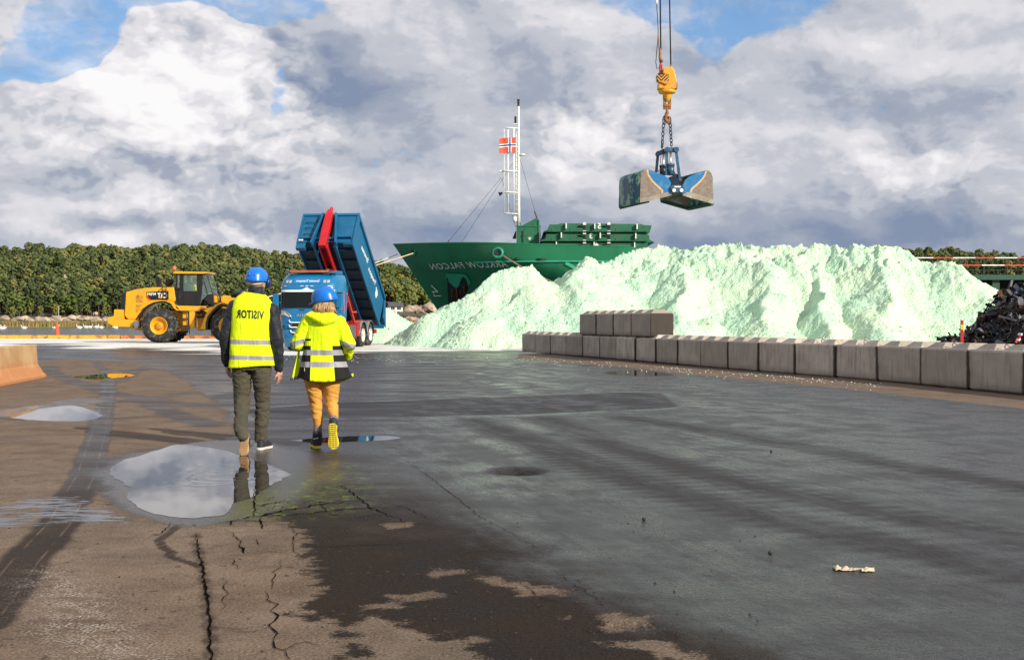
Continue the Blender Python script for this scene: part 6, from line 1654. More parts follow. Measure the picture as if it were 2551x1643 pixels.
# open front flap showing left of the hem, lighter lining right
m_hvp = hivis('flap_yellow', [(.80, .86, .35)])
mb = MB(); mb.grid(lambda a, b_: (-.235-.095*a*(1-b_*.9)-.01*math.sin(a*5), .02-.02*a+.03*b_, .735-.015*a+.38*b_), 8, 14); o = mb.build('front_flap', m_hvp, parka); sd = o.modifiers.new('t', 'SOLIDIFY'); sd.thickness = .012
mb = MB(); mb.cyl((-.322, -.012, .735), (-.322, -.022, .735), .008, n=8); mb.build('snap_button', m_dark, o)
mb = MB(); mb.grid(lambda a, b_: (.15+.18*a, .06+.02*b_, .69+.075*a**1.4+.03*b_), 8, 4); o = mb.build('hem_lining', m_hvp, parka); sd = o.modifiers.new('t', 'SOLIDIFY'); sd.thickness = .01
mb = MB(); mb.beam((.165, .02, .70), (.150, .01, .665), .012, .01); mb.build('draw_cord', m_dark, parka)
mb = MB(); mb.box((-.152, -.158, .825), (-.148, -.153, .862)); mb.build('care_label', m_shw, parka)
# hood lying on the back
hd = MB()
hp_ = lambda a, b_: None
outl = [(-.165, 1.425), (-.10, 1.462), (.0, 1.475), (.10, 1.460), (.185, 1.415), (.200, 1.370), (.145, 1.325), (.085, 1.302), (.035, 1.300), (.0, 1.310), (-.06, 1.345), (-.13, 1.392)]
cen = (.03, 1.385)
def hoodpt(r_, k, off):
    x, z = outl[k % len(outl)]; X = cen[0]+(x-cen[0])*r_; Z_ = cen[1]+(z-cen[1])*r_
    bulge = .07*math.sqrt(max(0, 1-r_**2.2)); base = -.118+.10*max(0, (Z_-1.34)/.13)**2+ .10*abs(X-.03)**1.5*3
    return (X, base-bulge*(1.0 if Z_ < 1.42 else .5)-off, Z_)
op = [Vector((x, 0, z)) for x, z in outl]; op = spline(op+[op[0]], 4)[:-1]; outl = [(p.x, p.z) for p in op]
rr_ = [0.02, .2, .4, .6, .75, .88, .96, 1.0]
hd.loft([[hoodpt(r_, k, 0) for k in range(len(outl))] for r_ in rr_], caps=False)
m_hood = hivis('hood_yellow', [])
hood = hd.build('hood', m_hood, parka); sd = hood.modifiers.new('t', 'SOLIDIFY'); sd.thickness = .03; sd.offset = -1; sb = hood.modifiers.new('s', 'SUBSURF'); sb.levels = 1; sb.render_levels = 1
cl = MB(); cl.lathe([(.125, 1.39), (.105, 1.43), (.092, 1.462), (.082, 1.468)], (.03, .02, 0), n=28); cl.build('collar', m_hood, parka)
vs, fs = text_mesh('NYNN', .038); m_grl = mat('print_green', (.05, .42, .12), .7)
_pb = BVHTree.FromPolygons([tuple(p) for r_ in jr for p in r_], [(i*72+k, i*72+(k+1) % 72, (i+1)*72+(k+1) % 72, (i+1)*72+k) for i in range(len(jr)-1) for k in range(72)])
def onback(name, body_, size, cx, cz, m_):
    vs, fs = text_mesh(body_, size); out = []
    for x, y, z in vs:
        h = _pb.ray_cast(Vector((x+cx, -1, y+cz)), Vector((0, 1, 0)))[0]; out.append((x+cx, (h.y if h else -.12)-.004, y+cz))
    mb = MB(); mb.add(out, fs); return mb.build(name, m_, parka)
onback('back_print', 'NY', .040, -.060, 1.337, m_grl); onback('back_print', 'N', .036, -.008, 1.333, m_grl); onback('back_print', 'EN', .036, .160, 1.33, m_grl)
# hair and helmet
m_bl, nt, b = newmat('hair_blonde'); co = nt.obj(); n_ = nt.noise(nt.scalev(co, (1, 1, .12)), 120, 3, .6); nt.put(b.inputs['Base Color'], nt.mix(nt.ss(n_, .35, .65), (.16, .075, .035), (.62, .40, .20))); b.inputs['Roughness'].default_value = .5
hb_ = MB(); hb_.loft([ering(.03, .022, z, w, d, 28, 2.1) for z, w, d in ((1.425, .096, .082), (1.45, .106, .096), (1.49, .107, .105), (1.53, .100, .105), (1.58, .092, .100))], caps=True)
rnd = random.Random(2)
for k in range(90):
    a = rnd.uniform(math.pi*.95, math.pi*2.05); x0, y0 = .03+math.cos(a)*.100, .022+math.sin(a)*.098
    hb_.tube([(x0, y0, 1.54), (x0+rnd.gauss(0, .006)+.012*math.cos(a), y0-.01+rnd.gauss(0, .004), 1.48), (x0+rnd.gauss(0, .010)+.022*math.cos(a), y0-.012+rnd.gauss(0, .006), 1.435+rnd.uniform(-.012, .012))], [.006, .006, .003], 5)
hb_.build('hair', m_bl, wom)
hw, Mw = helmet(wom, (.030, .028, 1.600), (.112, .142, .122), 1.05, .0, m_helm, .06)
# tip the helmet so that the peak drops to the left
for o_ in (hw,):
    piv = Vector((.03, .03, 1.60)); Rt_ = Matrix.Translation(piv) @ Matrix.Rotation(R(-10), 4, 'Y') @ Matrix.Rotation(R(4), 4, 'X') @ Matrix.Translation(-piv)
    o_.matrix_local = Rt_
mb = MB(); mb.tube([(-.052, .0, 1.545), (-.070, .05, 1.548), (-.062, .085, 1.548)], .004, 6); mb.build('glasses', m_dark, wom)
# ---------------------------------------------------------------- litter on the yard
m_rag = mat('rag_cream', (.62, .50, .36), .9, var=.2, vscale=20)
lt0 = G(2128, 1421)
mb = MB()
def crump(cx, cy, L, W_, H_, seed):
    rnd = random.Random(seed); mb.grid(lambda a, b_: (cx+(a-.5)*L, cy+(b_-.5)*W_, .006+H_*abs(mnoise.noise(Vector((a*2.6+seed, b_*2, 0))))*math.sin(math.pi*min(1, max(.08, b_)))*1.6+.004*mnoise.noise(Vector((a*9, b_*9, seed)))), 22, 8)
crump(-.05, .02, .11, .07, .032, 1); crump(.065, -.015, .07, .05, .024, 4); mb.beam((.0, 0, .012), (.045, -.01, .012), .015, .008)
rag = mb.build('rag', m_rag, fix=False); rag.location = lt0; sd = rag.modifiers.new('t', 'SOLIDIFY'); sd.thickness = .004; tag(rag, 'crumpled cream rag lying on the wet asphalt at lower right', 'rag')
m_stone = mat('small_stone', (.03, .028, .026), .8)
for i, (px, py, lab) in enumerate([(1604, 1295, 'small black stone on the asphalt left of centre of the wet area'), (1921, 1125, 'small dark stone on the far tyre marks at right'), (1919, 1380, 'small dark stone above and left of the cream rag')]):
    mb = MB(); mb.ball((0, 0, .010), (.014, .012, .012), 8); o = mb.build('stone', m_stone); o.location = G(px, py); tag(o, lab, 'stone', 'loose stones on the yard')
# ---------------------------------------------------------------- blue hook-lift tipper truck
m_tb = mat('truck_blue', (.004, .165, .36), .28, var=.08, vscale=1.2, coat=.4, dirt=(.03, .12, .19), dirt_amt=.12); m_tb2 = mat('body_blue', (.004, .115, .25), .5, var=.12, vscale=1.5, dirt=(.05, .13, .18), dirt_amt=.25)
m_tsgn = mat('sign_blue', (.01, .20, .55), .3); m_tw = mat('truck_white', (.82, .80, .76), .4, var=.03); m_tred = mat('truck_red', (.55, .012, .018), .35, var=.08, dirt=(.20, .03, .02), dirt_amt=.25); m_tred2 = mat('frame_red', (.45, .035, .025), .55, var=.1, dirt=(.12, .03, .02), dirt_amt=.35)
m_gl, nt, b = newmat('windscreen_glass'); b.inputs['Base Color'].default_value = (.008, .011, .012, 1); b.inputs['Roughness'].default_value = .06; b.inputs['Specular IOR Level'].default_value = .25
m_chr = mat('chrome', (.65, .65, .66), .15, .9, var=.03); m_tyr = mat('tyre_rubber', (.022, .021, .020), .85, var=.3, vscale=6, dirt=(.20, .19, .17), dirt_amt=.35, dscale=4); m_rimw = mat('rim_white', (.72, .68, .62), .45, dirt=(.35, .22, .15), dirt_amt=.3); m_grey = mat('plastic_grey', (.10, .10, .105), .6); m_mud = mat('mudguard_grey', (.14, .14, .15), .5, var=.1, dirt=(.30, .28, .26), dirt_amt=.3)
m_lens = mat('lamp_lens', (.55, .55, .55), .08, .3)
tr0 = Vector((-8.98, 54.2, .06))
truck = empty('tipper_truck', tuple(tr0), label='blue tipper truck facing the camera with its blue skip body raised', cat='truck')
truck.rotation_euler = (R(1.1), 0, R(-8)); truck.scale = (1, 1, 1)
def fz(z): return float(np.interp(z, [.15, .6, 1.2, 1.85, 2.6, 2.95, 3.2, 3.38], [.06, .0, .0, .05, .14, .26, .46, .72]))
def wz(z): return float(np.interp(z, [.15, .6, 1.0, 1.6, 2.6, 3.1, 3.3, 3.40], [1.06, 1.14, 1.20, 1.24, 1.25, 1.23, 1.15, 1.02]))
def front(x, z, off=0.0):
    w = wz(z); return Vector((x*(1+off/1.3), fz(z)+.30*min(1, abs(x)/w)**6-off, z))
def cring(z):
    w = wz(z); P = [front(x*w, z) for x in [-1, -.97, -.92, -.85, -.7, -.4, 0, .4, .7, .85, .92, .97, 1]]
    return P+[Vector((w, 2.15, z)), Vector((-w, 2.15, z))]
mb = MB(); mb.loft([cring(z) for z in (.95, 1.2, 1.6, 1.85, 2.2, 2.6, 2.75, 2.95, 3.1, 3.2, 3.3, 3.36, 3.40)])
cab = mb.build('cab', m_tb, truck); 
md = cab.modifiers.new('e', 'EDGE_SPLIT'); md.split_angle = R(40)
mb = MB(); mb.loft([[front(x*wz(z), z) for x in [-1, -.97, -.92, -.85, -.7, -.4, 0, .4, .7, .85, .92, .97, 1]]+[Vector((wz(z), .75, z)), Vector((-wz(z), .75, z))] for z in (.18, .30, .6, .94)]); bum = mb.build('bumper', m_tb, truck)
def panel(name, x0, x1, z0, z1, m_, off=.012, nx=16, nz=4, parent=cab, fn=None):
    mb = MB(); mb.grid(lambda a, b_: front((x0+(x1-x0)*a), (z0+(z1-z0)*b_)+(fn(x0+(x1-x0)*a, b_) if fn else 0), off), nx, nz); return mb.build(name, m_, parent, fix=False)
panel('windscreen', -1.17, 1.17, 1.90, 2.56, m_gl, .015, 24, 6)
panel('visor_strip', -1.2, 1.2, 2.57, 2.66, m_tw, .02, 60, 3, fn=lambda x, b_: (.13*max(0, 1-abs(x)/.28)**1.8)*b_)
for x in (-.98, -.22, 0, .22, .98): panel('marker_lamp', x-.07, x+.07, 2.82, 2.845, m_tw, .02, 3, 2)
sg = panel('name_panel', -.62, .62, 2.95, 3.13, m_tsgn, .02, 10, 4, fn=None)
vs, fs = text_mesh('Syversen Transport', 1.0, bold=.02); a0, a1 = min(v[0] for v in vs), max(v[0] for v in vs); b0, b1 = min(v[1] for v in vs), max(v[1] for v in vs)
mb = MB(); mb.add([front(-.50+1.02*(x-a0)/(a1-a0), 2.975+.13*(y-b0)/(b1-b0), .032) for x, y, z in vs], fs); mb.build('lettering', m_tw, sg, fix=False)
for s in (-1, 1):
    for (xa, xb) in ((.70, .82), (.86, .97)): panel('roof_lamp', s*xa, s*xb, 2.97, 3.09, m_lens, .02, 4, 3)
    mb = MB(); mb.loft([[front(s*x, z, .025) for x, z in [(.62, 1.50), (.78, 1.66), (1.00, 1.74), (1.15, 1.76), (1.16, 1.58), (.95, 1.56), (.76, 1.48)]], [front(s*x, z, .0) for x, z in [(.62, 1.50), (.78, 1.66), (1.00, 1.74), (1.15, 1.76), (1.16, 1.58), (.95, 1.56), (.76, 1.48)]]], smooth=False); mb.build('headlight', m_lens, cab)
    mb = MB(); mb.tube([front(s*x, z, .03) for x, z in [(1.16, 1.78), (.98, 1.76), (.80, 1.69), (.70, 1.56), (.60, 1.44)]], .014, 5); mb.build('lamp_trim', m_chr, cab)
    mb = MB(); p = front(s*1.02, 1.05, .02); mb.cyl(p, p+Vector((0, -.03, 0)), .05, n=12); mb.build('fog_lamp', m_dark, cab)
vs, fs = text_mesh('SCANIA', 1.0, bold=.03, spacing=1.15); a0, a1 = min(v[0] for v in vs), max(v[0] for v in vs); b0, b1 = min(v[1] for v in vs), max(v[1] for v in vs)
mb = MB(); mb.add([front(-.42+.84*(x-a0)/(a1-a0), 1.50+.115*(y-b0)/(b1-b0), .02) for x, y, z in vs], fs); mb.build('badge', m_chr, cab, fix=False)
panel('grille', -.62, .62, 1.00, 1.24, m_dark, .008, 10, 3); panel('lower_grille', -.60, .60, .70, .86, m_dark, .012, 10, 3, bum)
for z, pr_ in ((1.24, cab), (1.03, cab)): 
    mb = MB(); mb.tube([front(x, z+zz_, .035) for x, zz_ in [(-.72, .11), (-.70, .03), (-.62, 0), (.62, 0), (.70, .03), (.72, .11)]], .027, 6); mb.build('grille_bar', m_tw, pr_)
mb = MB(); mb.tube([front(x, .80+zz_, .035) for x, zz_ in [(-.66, .11), (-.64, .03), (-.56, 0), (.56, 0), (.64, .03), (.66, .11)]], .027, 6); mb.build('grille_bar', m_tw, bum)
mb = MB(); mb.grid(lambda a, b_: front(-1.17+2.34*a, 1.86+.03*b_, .018), 20, 2); mb.build('wiper_cowl', m_dark, cab, fix=False)
mb = MB(); mb.grid(lambda a, b_: front(-.30+.24*a, 1.77+.035*b_, .015), 4, 2); mb.build('hatch_grip', m_dark, cab, fix=False)
panel('gap_line', -1.15, 1.15, .945, .965, m_dark, .004, 20, 2, cab)
# dim cab interior seen through the screen is in the dark glass; side window, door, steps
mb = MB()
mb.box((1.245, .55, 1.95), (1.256, 1.35, 2.55)); mb.build('side_window', m_gl, cab)
mb = MB(); mb.box((1.243, .50, 1.05), (1.252, .515, 2.6)); mb.box((1.243, 1.43, 1.05), (1.252, 1.445, 2.6)); mb.build('door_gap', m_dark, cab)
mb = MB(); mb.loft([[Vector((1.26, 1.60+.42*math.sin(t), 1.5+.02*t)) for t in [0, .5]], [Vector((1.262, 1.62, 1.56)), Vector((1.262, 1.75, 1.95))]], closed=False, smooth=False)
mb = MB(); mb.tube([(1.245, 1.30, 1.62), (1.25, 1.5, 1.95), (1.25, 1.56, 1.75), (1.25, 1.72, 2.6), (1.25, 1.80, 1.75), (1.25, 1.66, 1.62)], .012, 5); mb.build('pink_flourish', mat('decal_pink', (.62, .12, .30), .5), cab)
for s in (-1, 1):
    mb = MB(); mb.cbox((s*1.44, .28, 2.18), (.26, .12, .62)); mb.cbox((s*1.44, .28, 1.72), (.24, .12, .22)); mr = mb.build('mirror', m_tb, truck, bevel=.03)
    [MB().beam((s*1.2, .30, z_), (s*1.42, .28, z_), .05, .05).build('mirror_arm', m_dark, mr) for z_ in (2.40, 1.85)]
mb = MB(); mb.cbox((0, .62, 3.47), (1.75, .22, .10)); lb = mb.build('light_bar', mat('light_bar_amber', (.50, .13, .06), .4, var=.2), truck, bevel=.02)
mb = MB()
for s in (-1, 1): mb.cbox((s*.98, .66, 3.44), (.20, .25, .12)); mb.cbox((s*.82, .64, 3.50), (.09, .16, .16))
mb.build('bar_lamp', m_grey, lb, bevel=.01)
mb = MB(); mb.cbox((1.0, 1.3, 3.43), (.30, 1.1, .14)); mb.build('roof_horn', m_tb, cab, bevel=.03)
mb = MB(); mb.ball((1.27, .38, 2.05), (.03, .05, .05), 8)
# chassis, wheels
mb = MB()
for s in (-1, 1): mb.box((s*.38, 1.0, .78), (s*.46, 8.0, 1.06))
for y in (2.6, 4.0, 5.6, 7.4): mb.box((-.38, y, .82), (.38, y+.12, 1.02))
chs = mb.build('chassis_frame', m_tred2, truck)
def wheel(x, y, r=.54, w=.32, steer=False, parent=truck, name='wheel', rim=None, hubr=None):
    s = 1 if x > 0 else -1; root = None
    t = MB(); t.M = Matrix.Translation((x, y, r)) @ Matrix.Rotation(math.pi/2, 4, 'Y')
    prof = [(r*.56, -w/2+.02), (r*.60, -w/2), (r*.90, -w/2), (r*.975, -w/2+.03), (r, -w/2+.06), (r, w/2-.06), (r*.975, w/2-.03), (r*.90, w/2), (r*.60, w/2), (r*.56, w/2-.02)]
    t.lathe(prof, (0, 0, 0), n=40, caps=False); ty = t.build(name, m_tyr, parent)
    t = MB(); t.M = Matrix.Translation((x, y, r)) @ Matrix.Rotation(math.pi/2, 4, 'Y')
    for i in range(36):
        a = 2*math.pi*i/36
        for k in (-1, 0, 1): t.beam((math.cos(a)*r*1.004, math.sin(a)*r*1.004, k*w*.29-.03), (math.cos(a+.05*k)*r*1.004, math.sin(a+.05*k)*r*1.004, k*w*.29+.04), .055, .022, (math.cos(a), math.sin(a), 0))
    t.build('tread', m_tyr, ty)
    t = MB(); t.M = Matrix.Translation((x, y, r)) @ Matrix.Rotation(s*math.pi/2, 4, 'Y')
    t.lathe([(.0, .05), (r*.30, .05), (r*.36, .02), (r*.50, .02), (r*.52, w/2-.02), (r*.575, w/2+.012), (r*.58, w/2-.03), (r*.5, 0)], (0, 0, 0), n=28, caps=False); rm_ = t.build('rim', rim or m_rimw, ty)
    t = MB(); t.M = Matrix.Translation((x, y, r)) @ Matrix.Rotation(s*math.pi/2, 4, 'Y'); t.lathe([(r*.30, .0), (r*.28, .12), (r*.20, .17), (0.01, .18)], (0, 0, 0), n=20)
    for i in range(10): a = 2*math.pi*i/10; t.cyl((math.cos(a)*r*.40, math.sin(a)*r*.40, .02), (math.cos(a)*r*.40, math.sin(a)*r*.40, .06), .022, n=6)
    t.build('hub', m_tred2, rm_)
    return ty
for s in (-1, 1):
    wheel(s*1.06, 1.42); wheel(s*1.03, 4.95, w=.46); wheel(s*1.03, 6.32, w=.46)
mb = MB(); mb.cyl((-1.1, 1.42, .54), (1.1, 1.42, .54), .07); mb.cyl((-1, 4.95, .54), (1, 4.95, .54), .10); mb.cyl((-1, 6.32, .54), (1, 6.32, .54), .10); mb.build('axles', m_dark, truck)
for s in (-1, 1):
    for y in (4.95, 6.32):
        mb = MB(); arc = [math.pi*(i/14) for i in range(15)]
        mb.loft([[(s*.78, y+math.cos(a)*.66, .56+math.sin(a)*.66) for a in arc], [(s*1.29, y+math.cos(a)*.66, .56+math.sin(a)*.66) for a in arc], [(s*1.30, y+math.cos(a)*.62, .56+math.sin(a)*.62) for a in arc]], closed=False)
        o = mb.build('mudguard', m_mud, truck); sd = o.modifiers.new('t', 'SOLIDIFY'); sd.thickness = .02
mb = MB(); mb.box((.62, 2.7, .45), (1.22, 3.9, 1.05)); mb.build('fuel_tank', m_grey, truck, bevel=.06); mb = MB(); mb.box((-1.22, 2.7, .45), (-.62, 3.9, 1.05)); mb.build('tool_box', m_tred2, truck, bevel=.03)
mb = MB(); mb.box((.80, 3.92, .52), (1.27, 4.20, 1.12)); mb.build('side_box', m_tred, truck, bevel=.02); mb = MB(); mb.box((1.0, 4.22, .75), (1.28, 4.27, 1.15)); mb.build('mud_flap', m_grey, truck)
mb = MB(); mb.box((-1.2, 7.7, .55), (1.2, 7.8, .75)); mb.build('rear_bumper', m_tred2, truck)
# tilt frame (red) with lift rams
AL = R(38); HY, HZ_ = 7.95, .93
BM = Matrix.Translation((0, HY, HZ_)) @ Matrix.Rotation(-AL, 4, 'X')     # local: -y towards the front, z out of the floor
bp = lambda x, y, z: BM @ Vector((x, y, z))
mb = MB()
for s in (-1, 1): mb.beam(bp(s*.33, 0, -.14), bp(s*.33, -3.3, -.14), .12, .16)
mb.beam(bp(-.4, -3.2, -.14), bp(.4, -3.2, -.14), .14, .14); tf = mb.build('tilt_frame', m_tred2, truck)
for s in (-1, 1):
    a, b_ = Vector((s*.60, 3.9, 1.1)), bp(s*.45, -3.4, -.16); c = a.lerp(b_, .6)
    mb = MB(); mb.cyl(a, c, .09, n=12); mb.build('ram_tube', m_tred, tf); mb = MB(); mb.cyl(c, b_, .055, n=10); mb.build('ram_rod', m_chr, tf)
mb = MB(); mb.beam((1.0, 3.1, 2.35), (1.05, 4.1, 1.15), .10, .14); mb.beam((1.05, 3.6, 1.65), (1.22, 3.9, 1.65), .08, .08); mb.beam((.7, 4.0, 1.15), (1.2, 4.9, 1.22), .16, .10); mb.beam((.93, 3.0, 2.5), (1.06, 3.05, 2.1), .12, .16); mb.build('stabiliser_arm', m_tred2, truck)
# hook arm: long boom up under the floor, cranked, then the jib with the hook on the front bulkhead
mb = MB(); mb.M = BM
L_ = 6.3; Hb = 1.75
mb.prism([(-2.6, -.10), (-6.42, -.12), (-6.42, -.40), (-2.6, -.46)], 'x', -.20, -.13); mb.prism([(-2.6, -.10), (-6.42, -.12), (-6.42, -.40), (-2.6, -.46)], 'x', .13, .20); mb.box((-.13, -4.9, -.38), (.13, -2.6, -.34)); mb.box((-.13, -6.40, -.16), (.13, -2.6, -.12))
mb.build('boom', m_tred, truck, bevel=.01)
mb = MB(); mb.M = BM; mb.loft([[(x*.17, -6.42+q, -.40) for x, q in ((-1, 0), (1, 0), (1, -.22), (-1, -.22))], [(x*.185, -6.40+q, .55) for x, q in ((-1, 0), (1, 0), (1, -.26), (-1, -.26))], [(x*.175, -6.40+q, 1.55) for x, q in ((-1, 0), (1, 0), (1, -.24), (-1, -.24))], [(x*.10, -6.40+q, 1.86) for x, q in ((-1, 0), (1, 0), (1, -.18), (-1, -.18))]], smooth=False)
jb_ = mb.build('jib', m_tred, truck, bevel=.02)
mb = MB(); mb.M = BM; mb.tube([(0, -6.48, 1.82), (0, -6.50, 1.98), (0, -6.44, 2.06), (0, -6.34, 2.05), (0, -6.30, 1.96)], [.07, .06, .055, .05, .03], 8); mb.build('hook', m_tred, jb_)
# skip body
tip = MB(); tip.M = BM
tip.box((-1.22, -L_, 0), (1.22, 0, .06)); 
m_und = mat('underside_shade_blue', (.003, .030, .058), .65, var=.3, dirt=(.03, .04, .05), dirt_amt=.3)  # body blue darkened: shade under the raised floor painted in
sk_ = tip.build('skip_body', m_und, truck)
mb = MB(); mb.M = BM
for s in (-1, 1): mb.box((s*.43, -L_, -.20), (s*.55, -.1, -.002))
mb.build('floor_rails', m_tb2, sk_)
mb = MB(); mb.M = BM
for y in np.arange(-5.9, -.2, .75):
    for xa, xb in ((-1.18, -.553), (.553, 1.18)):
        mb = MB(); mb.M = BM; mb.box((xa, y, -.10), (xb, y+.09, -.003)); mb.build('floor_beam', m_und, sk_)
for s in (-1, 1):
    mb = MB(); mb.M = BM; mb.box((s*1.221, -L_, 0), (s*1.27, 0, Hb)); mb.box((s*1.272, -L_-.02, Hb-.13), (s*1.37, 0, Hb+.02)); mb.box((s*1.272, -L_-.02, -.10), (s*1.34, 0, .10))
    mb.prism([(-L_+.0, .10), (-L_+.0, Hb-.13), (-L_+.28, Hb-.13), (-L_+.10, .10)], 'x', s*1.272, s*1.35)
    sw = mb.build('side_wall', m_tb2, sk_, bevel=.008)
    if s > 0:
        for k, (txt, y0, y1, zc, hh) in enumerate([('Syversen', -4.9, -3.55, .95, .34), ('Transport', -3.3, -1.75, .95, .34)]):
            vs, fs = text_mesh(txt, 1.0, bold=.03, mirror=True); a0, a1 = min(v[0] for v in vs), max(v[0] for v in vs); b0, b1 = min(v[1] for v in vs), max(v[1] for v in vs)
            mb = MB(); mb.M = BM; mb.add([(1.275, y0+(y1-y0)*(x-a0)/(a1-a0), zc-hh/2+hh*(y-b0)/(b1-b0)+.06*(x-a0)) for x, y, z in vs], fs); mb.build('lettering', m_tw, sw, fix=False)
        mb = MB(); mb.M = BM; mb.tube([(1.277, -1.35+math.cos(t)*.16, .92+math.sin(t)*.22) for t in [i*.42 for i in range(13)]]+[(1.277, -1.3, .9), (1.277, -1.62, 1.15)], .022, 4); mb.build('emblem', m_tw, sw)
# front bulkhead with channel, ladder, plate
mb = MB(); mb.M = BM
mb.box((-1.22, -L_, .061), (1.22, -L_+.05, Hb)); mb.box((-1.36, -L_-.06, Hb-.10), (1.36, -L_-.003, Hb+.03)); 
for s in (-1, 1):
    mb.prism([(s*1.27, 0), (s*1.36, 0), (s*1.36, Hb-.1), (s*1.27, Hb-.1)], 'y', -L_-.05, -L_-.003)
mb.box((.50, -L_-.16, .25), (1.22, -L_-.003, .28)); mb.box((-1.22, -L_-.16, .20), (-.50, -L_-.003, .23))
bk = mb.build('bulkhead', m_tb2, sk_, bevel=.006)
mb = MB(); mb.M = BM
for s in (-1, 1):
    mb.add([(s*.26, -L_-.02, Hb-.12), (s*.34, -L_-.02, Hb-.12), (s*.62, -L_-.02, -.18), (s*.54, -L_-.02, -.18), (s*.26, -L_-.30, Hb-.12), (s*.34, -L_-.30, Hb-.12), (s*.62, -L_-.30, -.18), (s*.54, -L_-.30, -.18)], [(0, 1, 2, 3), (4, 5, 6, 7), (0, 1, 5, 4), (1, 2, 6, 5), (2, 3, 7, 6), (3, 0, 4, 7)])
mb.box((-.52, -L_-.1, .18), (.52, -L_-.02, .30)); mb.build('hook_channel', m_tb2, bk, bevel=.008)
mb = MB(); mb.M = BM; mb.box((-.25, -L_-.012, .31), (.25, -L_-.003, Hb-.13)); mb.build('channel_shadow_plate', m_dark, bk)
mb = MB(); mb.M = BM
for z in (.50, .86, 1.20): mb.tube([(-1.08, -L_-.02, z), (-1.08, -L_-.10, z), (-.72, -L_-.10, z), (-.72, -L_-.02, z)], .018, 5)
mb.build('rung', m_dark, bk); mb = MB(); mb.M = BM; mb.box((-.62, -L_-.02, 1.25), (-.40, -L_-.004, 1.45)); mb.build('sight_slot', m_dark, bk)
mb = MB(); mb.M = BM; mb.box((-1.26, -L_-.065, .12), (-1.05, -L_-.052, .22)); mb.build('number_plate', m_tw, bk)
mb = MB(); mb.M = BM; mb.box((-1.35, -L_-.02, -.28), (-.9, -L_+.2, -.003)); mb.box((.85, -L_-.02, -.06), (1.27, -L_+.2, -.003)); mb.build('bottom_guide', m_tb2, bk, bevel=.02)
# tailgate hanging open at the back
th = bp(0, 0, Hb); mb = MB(); mb.box((-1.26, th.y-.02, th.z-1.55), (1.26, th.y+.06, th.z)); 
for s in (-1, 1): mb.prism([(th.y-.02, th.z+.02), (th.y+.10, th.z-.5), (th.y+.10, th.z-1.5), (th.y-.35, th.z-1.0)], 'x', s*1.272, s*1.34)
mb.build('tailgate', m_tb2, sk_, bevel=.01)
# ---------------------------------------------------------------- yellow wheel loader
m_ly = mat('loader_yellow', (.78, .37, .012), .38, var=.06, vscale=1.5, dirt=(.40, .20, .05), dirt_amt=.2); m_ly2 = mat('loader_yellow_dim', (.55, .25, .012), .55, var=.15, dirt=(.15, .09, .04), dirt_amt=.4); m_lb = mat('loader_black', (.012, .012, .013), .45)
m_glt, nt, b = newmat('cab_glass'); b.inputs['Base Color'].default_value = (.30, .42, .40, 1); b.inputs['Roughness'].default_value = .05; b.inputs['Alpha'].default_value = .17; b.inputs['Specular IOR Level'].default_value = .5
LS = 48.45
ldr = empty('wheel_loader', ((394.9-CX)*64/F, 64.0, .24), label='yellow wheel loader seen side on before the water, tyres on spilled powder', cat='wheel loader')
q = lambda u, v: ((u-970)*.00308, (1430-v)*.00308)
def pr(name, pts, y0, y1, m_, parent=ldr, bevel=.015):
    mb = MB(); mb.prism([q(*p) for p in pts], 'y', y0, y1); return mb.build(name, m_, parent, bevel=bevel)
def lwheel(cx, near=True):
    r, w = .885, .65; y = w/2 if near else 2.75-w/2
    s = -1 if near else 1
    t = MB(); t.M = Matrix.Translation((cx, y, r)) @ Matrix.Rotation(-math.pi/2, 4, 'X')
    t.lathe([(r*.50, -w/2+.05), (r*.52, -w/2+.02), (r*.70, -w/2-.005), (r*.90, -w/2+.02), (r*.965, -w/2+.08), (r*.965, w/2-.08), (r*.90, w/2-.02), (r*.70, w/2), (r*.5, w/2-.05)], (0, 0, 0), n=48, caps=False); ty = t.build('wheel', m_tyr, ldr)
    t = MB(); t.M = Matrix.Translation((cx, y, r)) @ Matrix.Rotation(-math.pi/2, 4, 'X')
    for i in range(26):
        for k in (-1, 1):
            a = 2*math.pi*(i+(.25 if k > 0 else 0))/26
            t.beam((math.cos(a)*r*.985, math.sin(a)*r*.985, k*.01), (math.cos(a+.10)*r*.975, math.sin(a+.10)*r*.975, k*(w/2-.015)), .12, .05, (math.cos(a), math.sin(a), 0))
    t.build('tread', m_tyr, ty)
    t = MB(); t.M = Matrix.Translation((cx, y, r)) @ Matrix.Rotation((math.pi/2 if near else -math.pi/2), 4, 'X')
    t.lathe([(.01, .10), (.20, .10), (.235, .05), (.30, .05), (.33, w/2-.10), (.42, w/2-.04), (.445, w/2+.0), (.46, w/2-.04), (.45, .1)], (0, 0, 0), n=32); rm_ = t.build('rim', m_ly, ty)
    t = MB(); t.M = Matrix.Translation((cx, y, r)) @ Matrix.Rotation((math.pi/2 if near else -math.pi/2), 4, 'X'); t.lathe([(.22, .0), (.20, .22), (.12, .25), (.01, .255)], (0, 0, 0), n=20); t.build('hub', m_ly2, rm_)
for cx in (0, 3.53): lwheel(cx, True); lwheel(cx, False)
hood = pr('engine_hood', [(370, 580), (520, 535), (700, 508), (840, 497), (1175, 495), (1205, 700), (1190, 740), (1175, 735), (1060, 720), (960, 722), (860, 740), (760, 780), (690, 830), (630, 900), (590, 960), (520, 1040), (400, 1035), (345, 970)], .55, 2.2, m_ly, bevel=.04)
pr('rear_grille', [(290, 592), (372, 583), (345, 960), (268, 872)], .60, 2.15, m_lb, hood, .03)
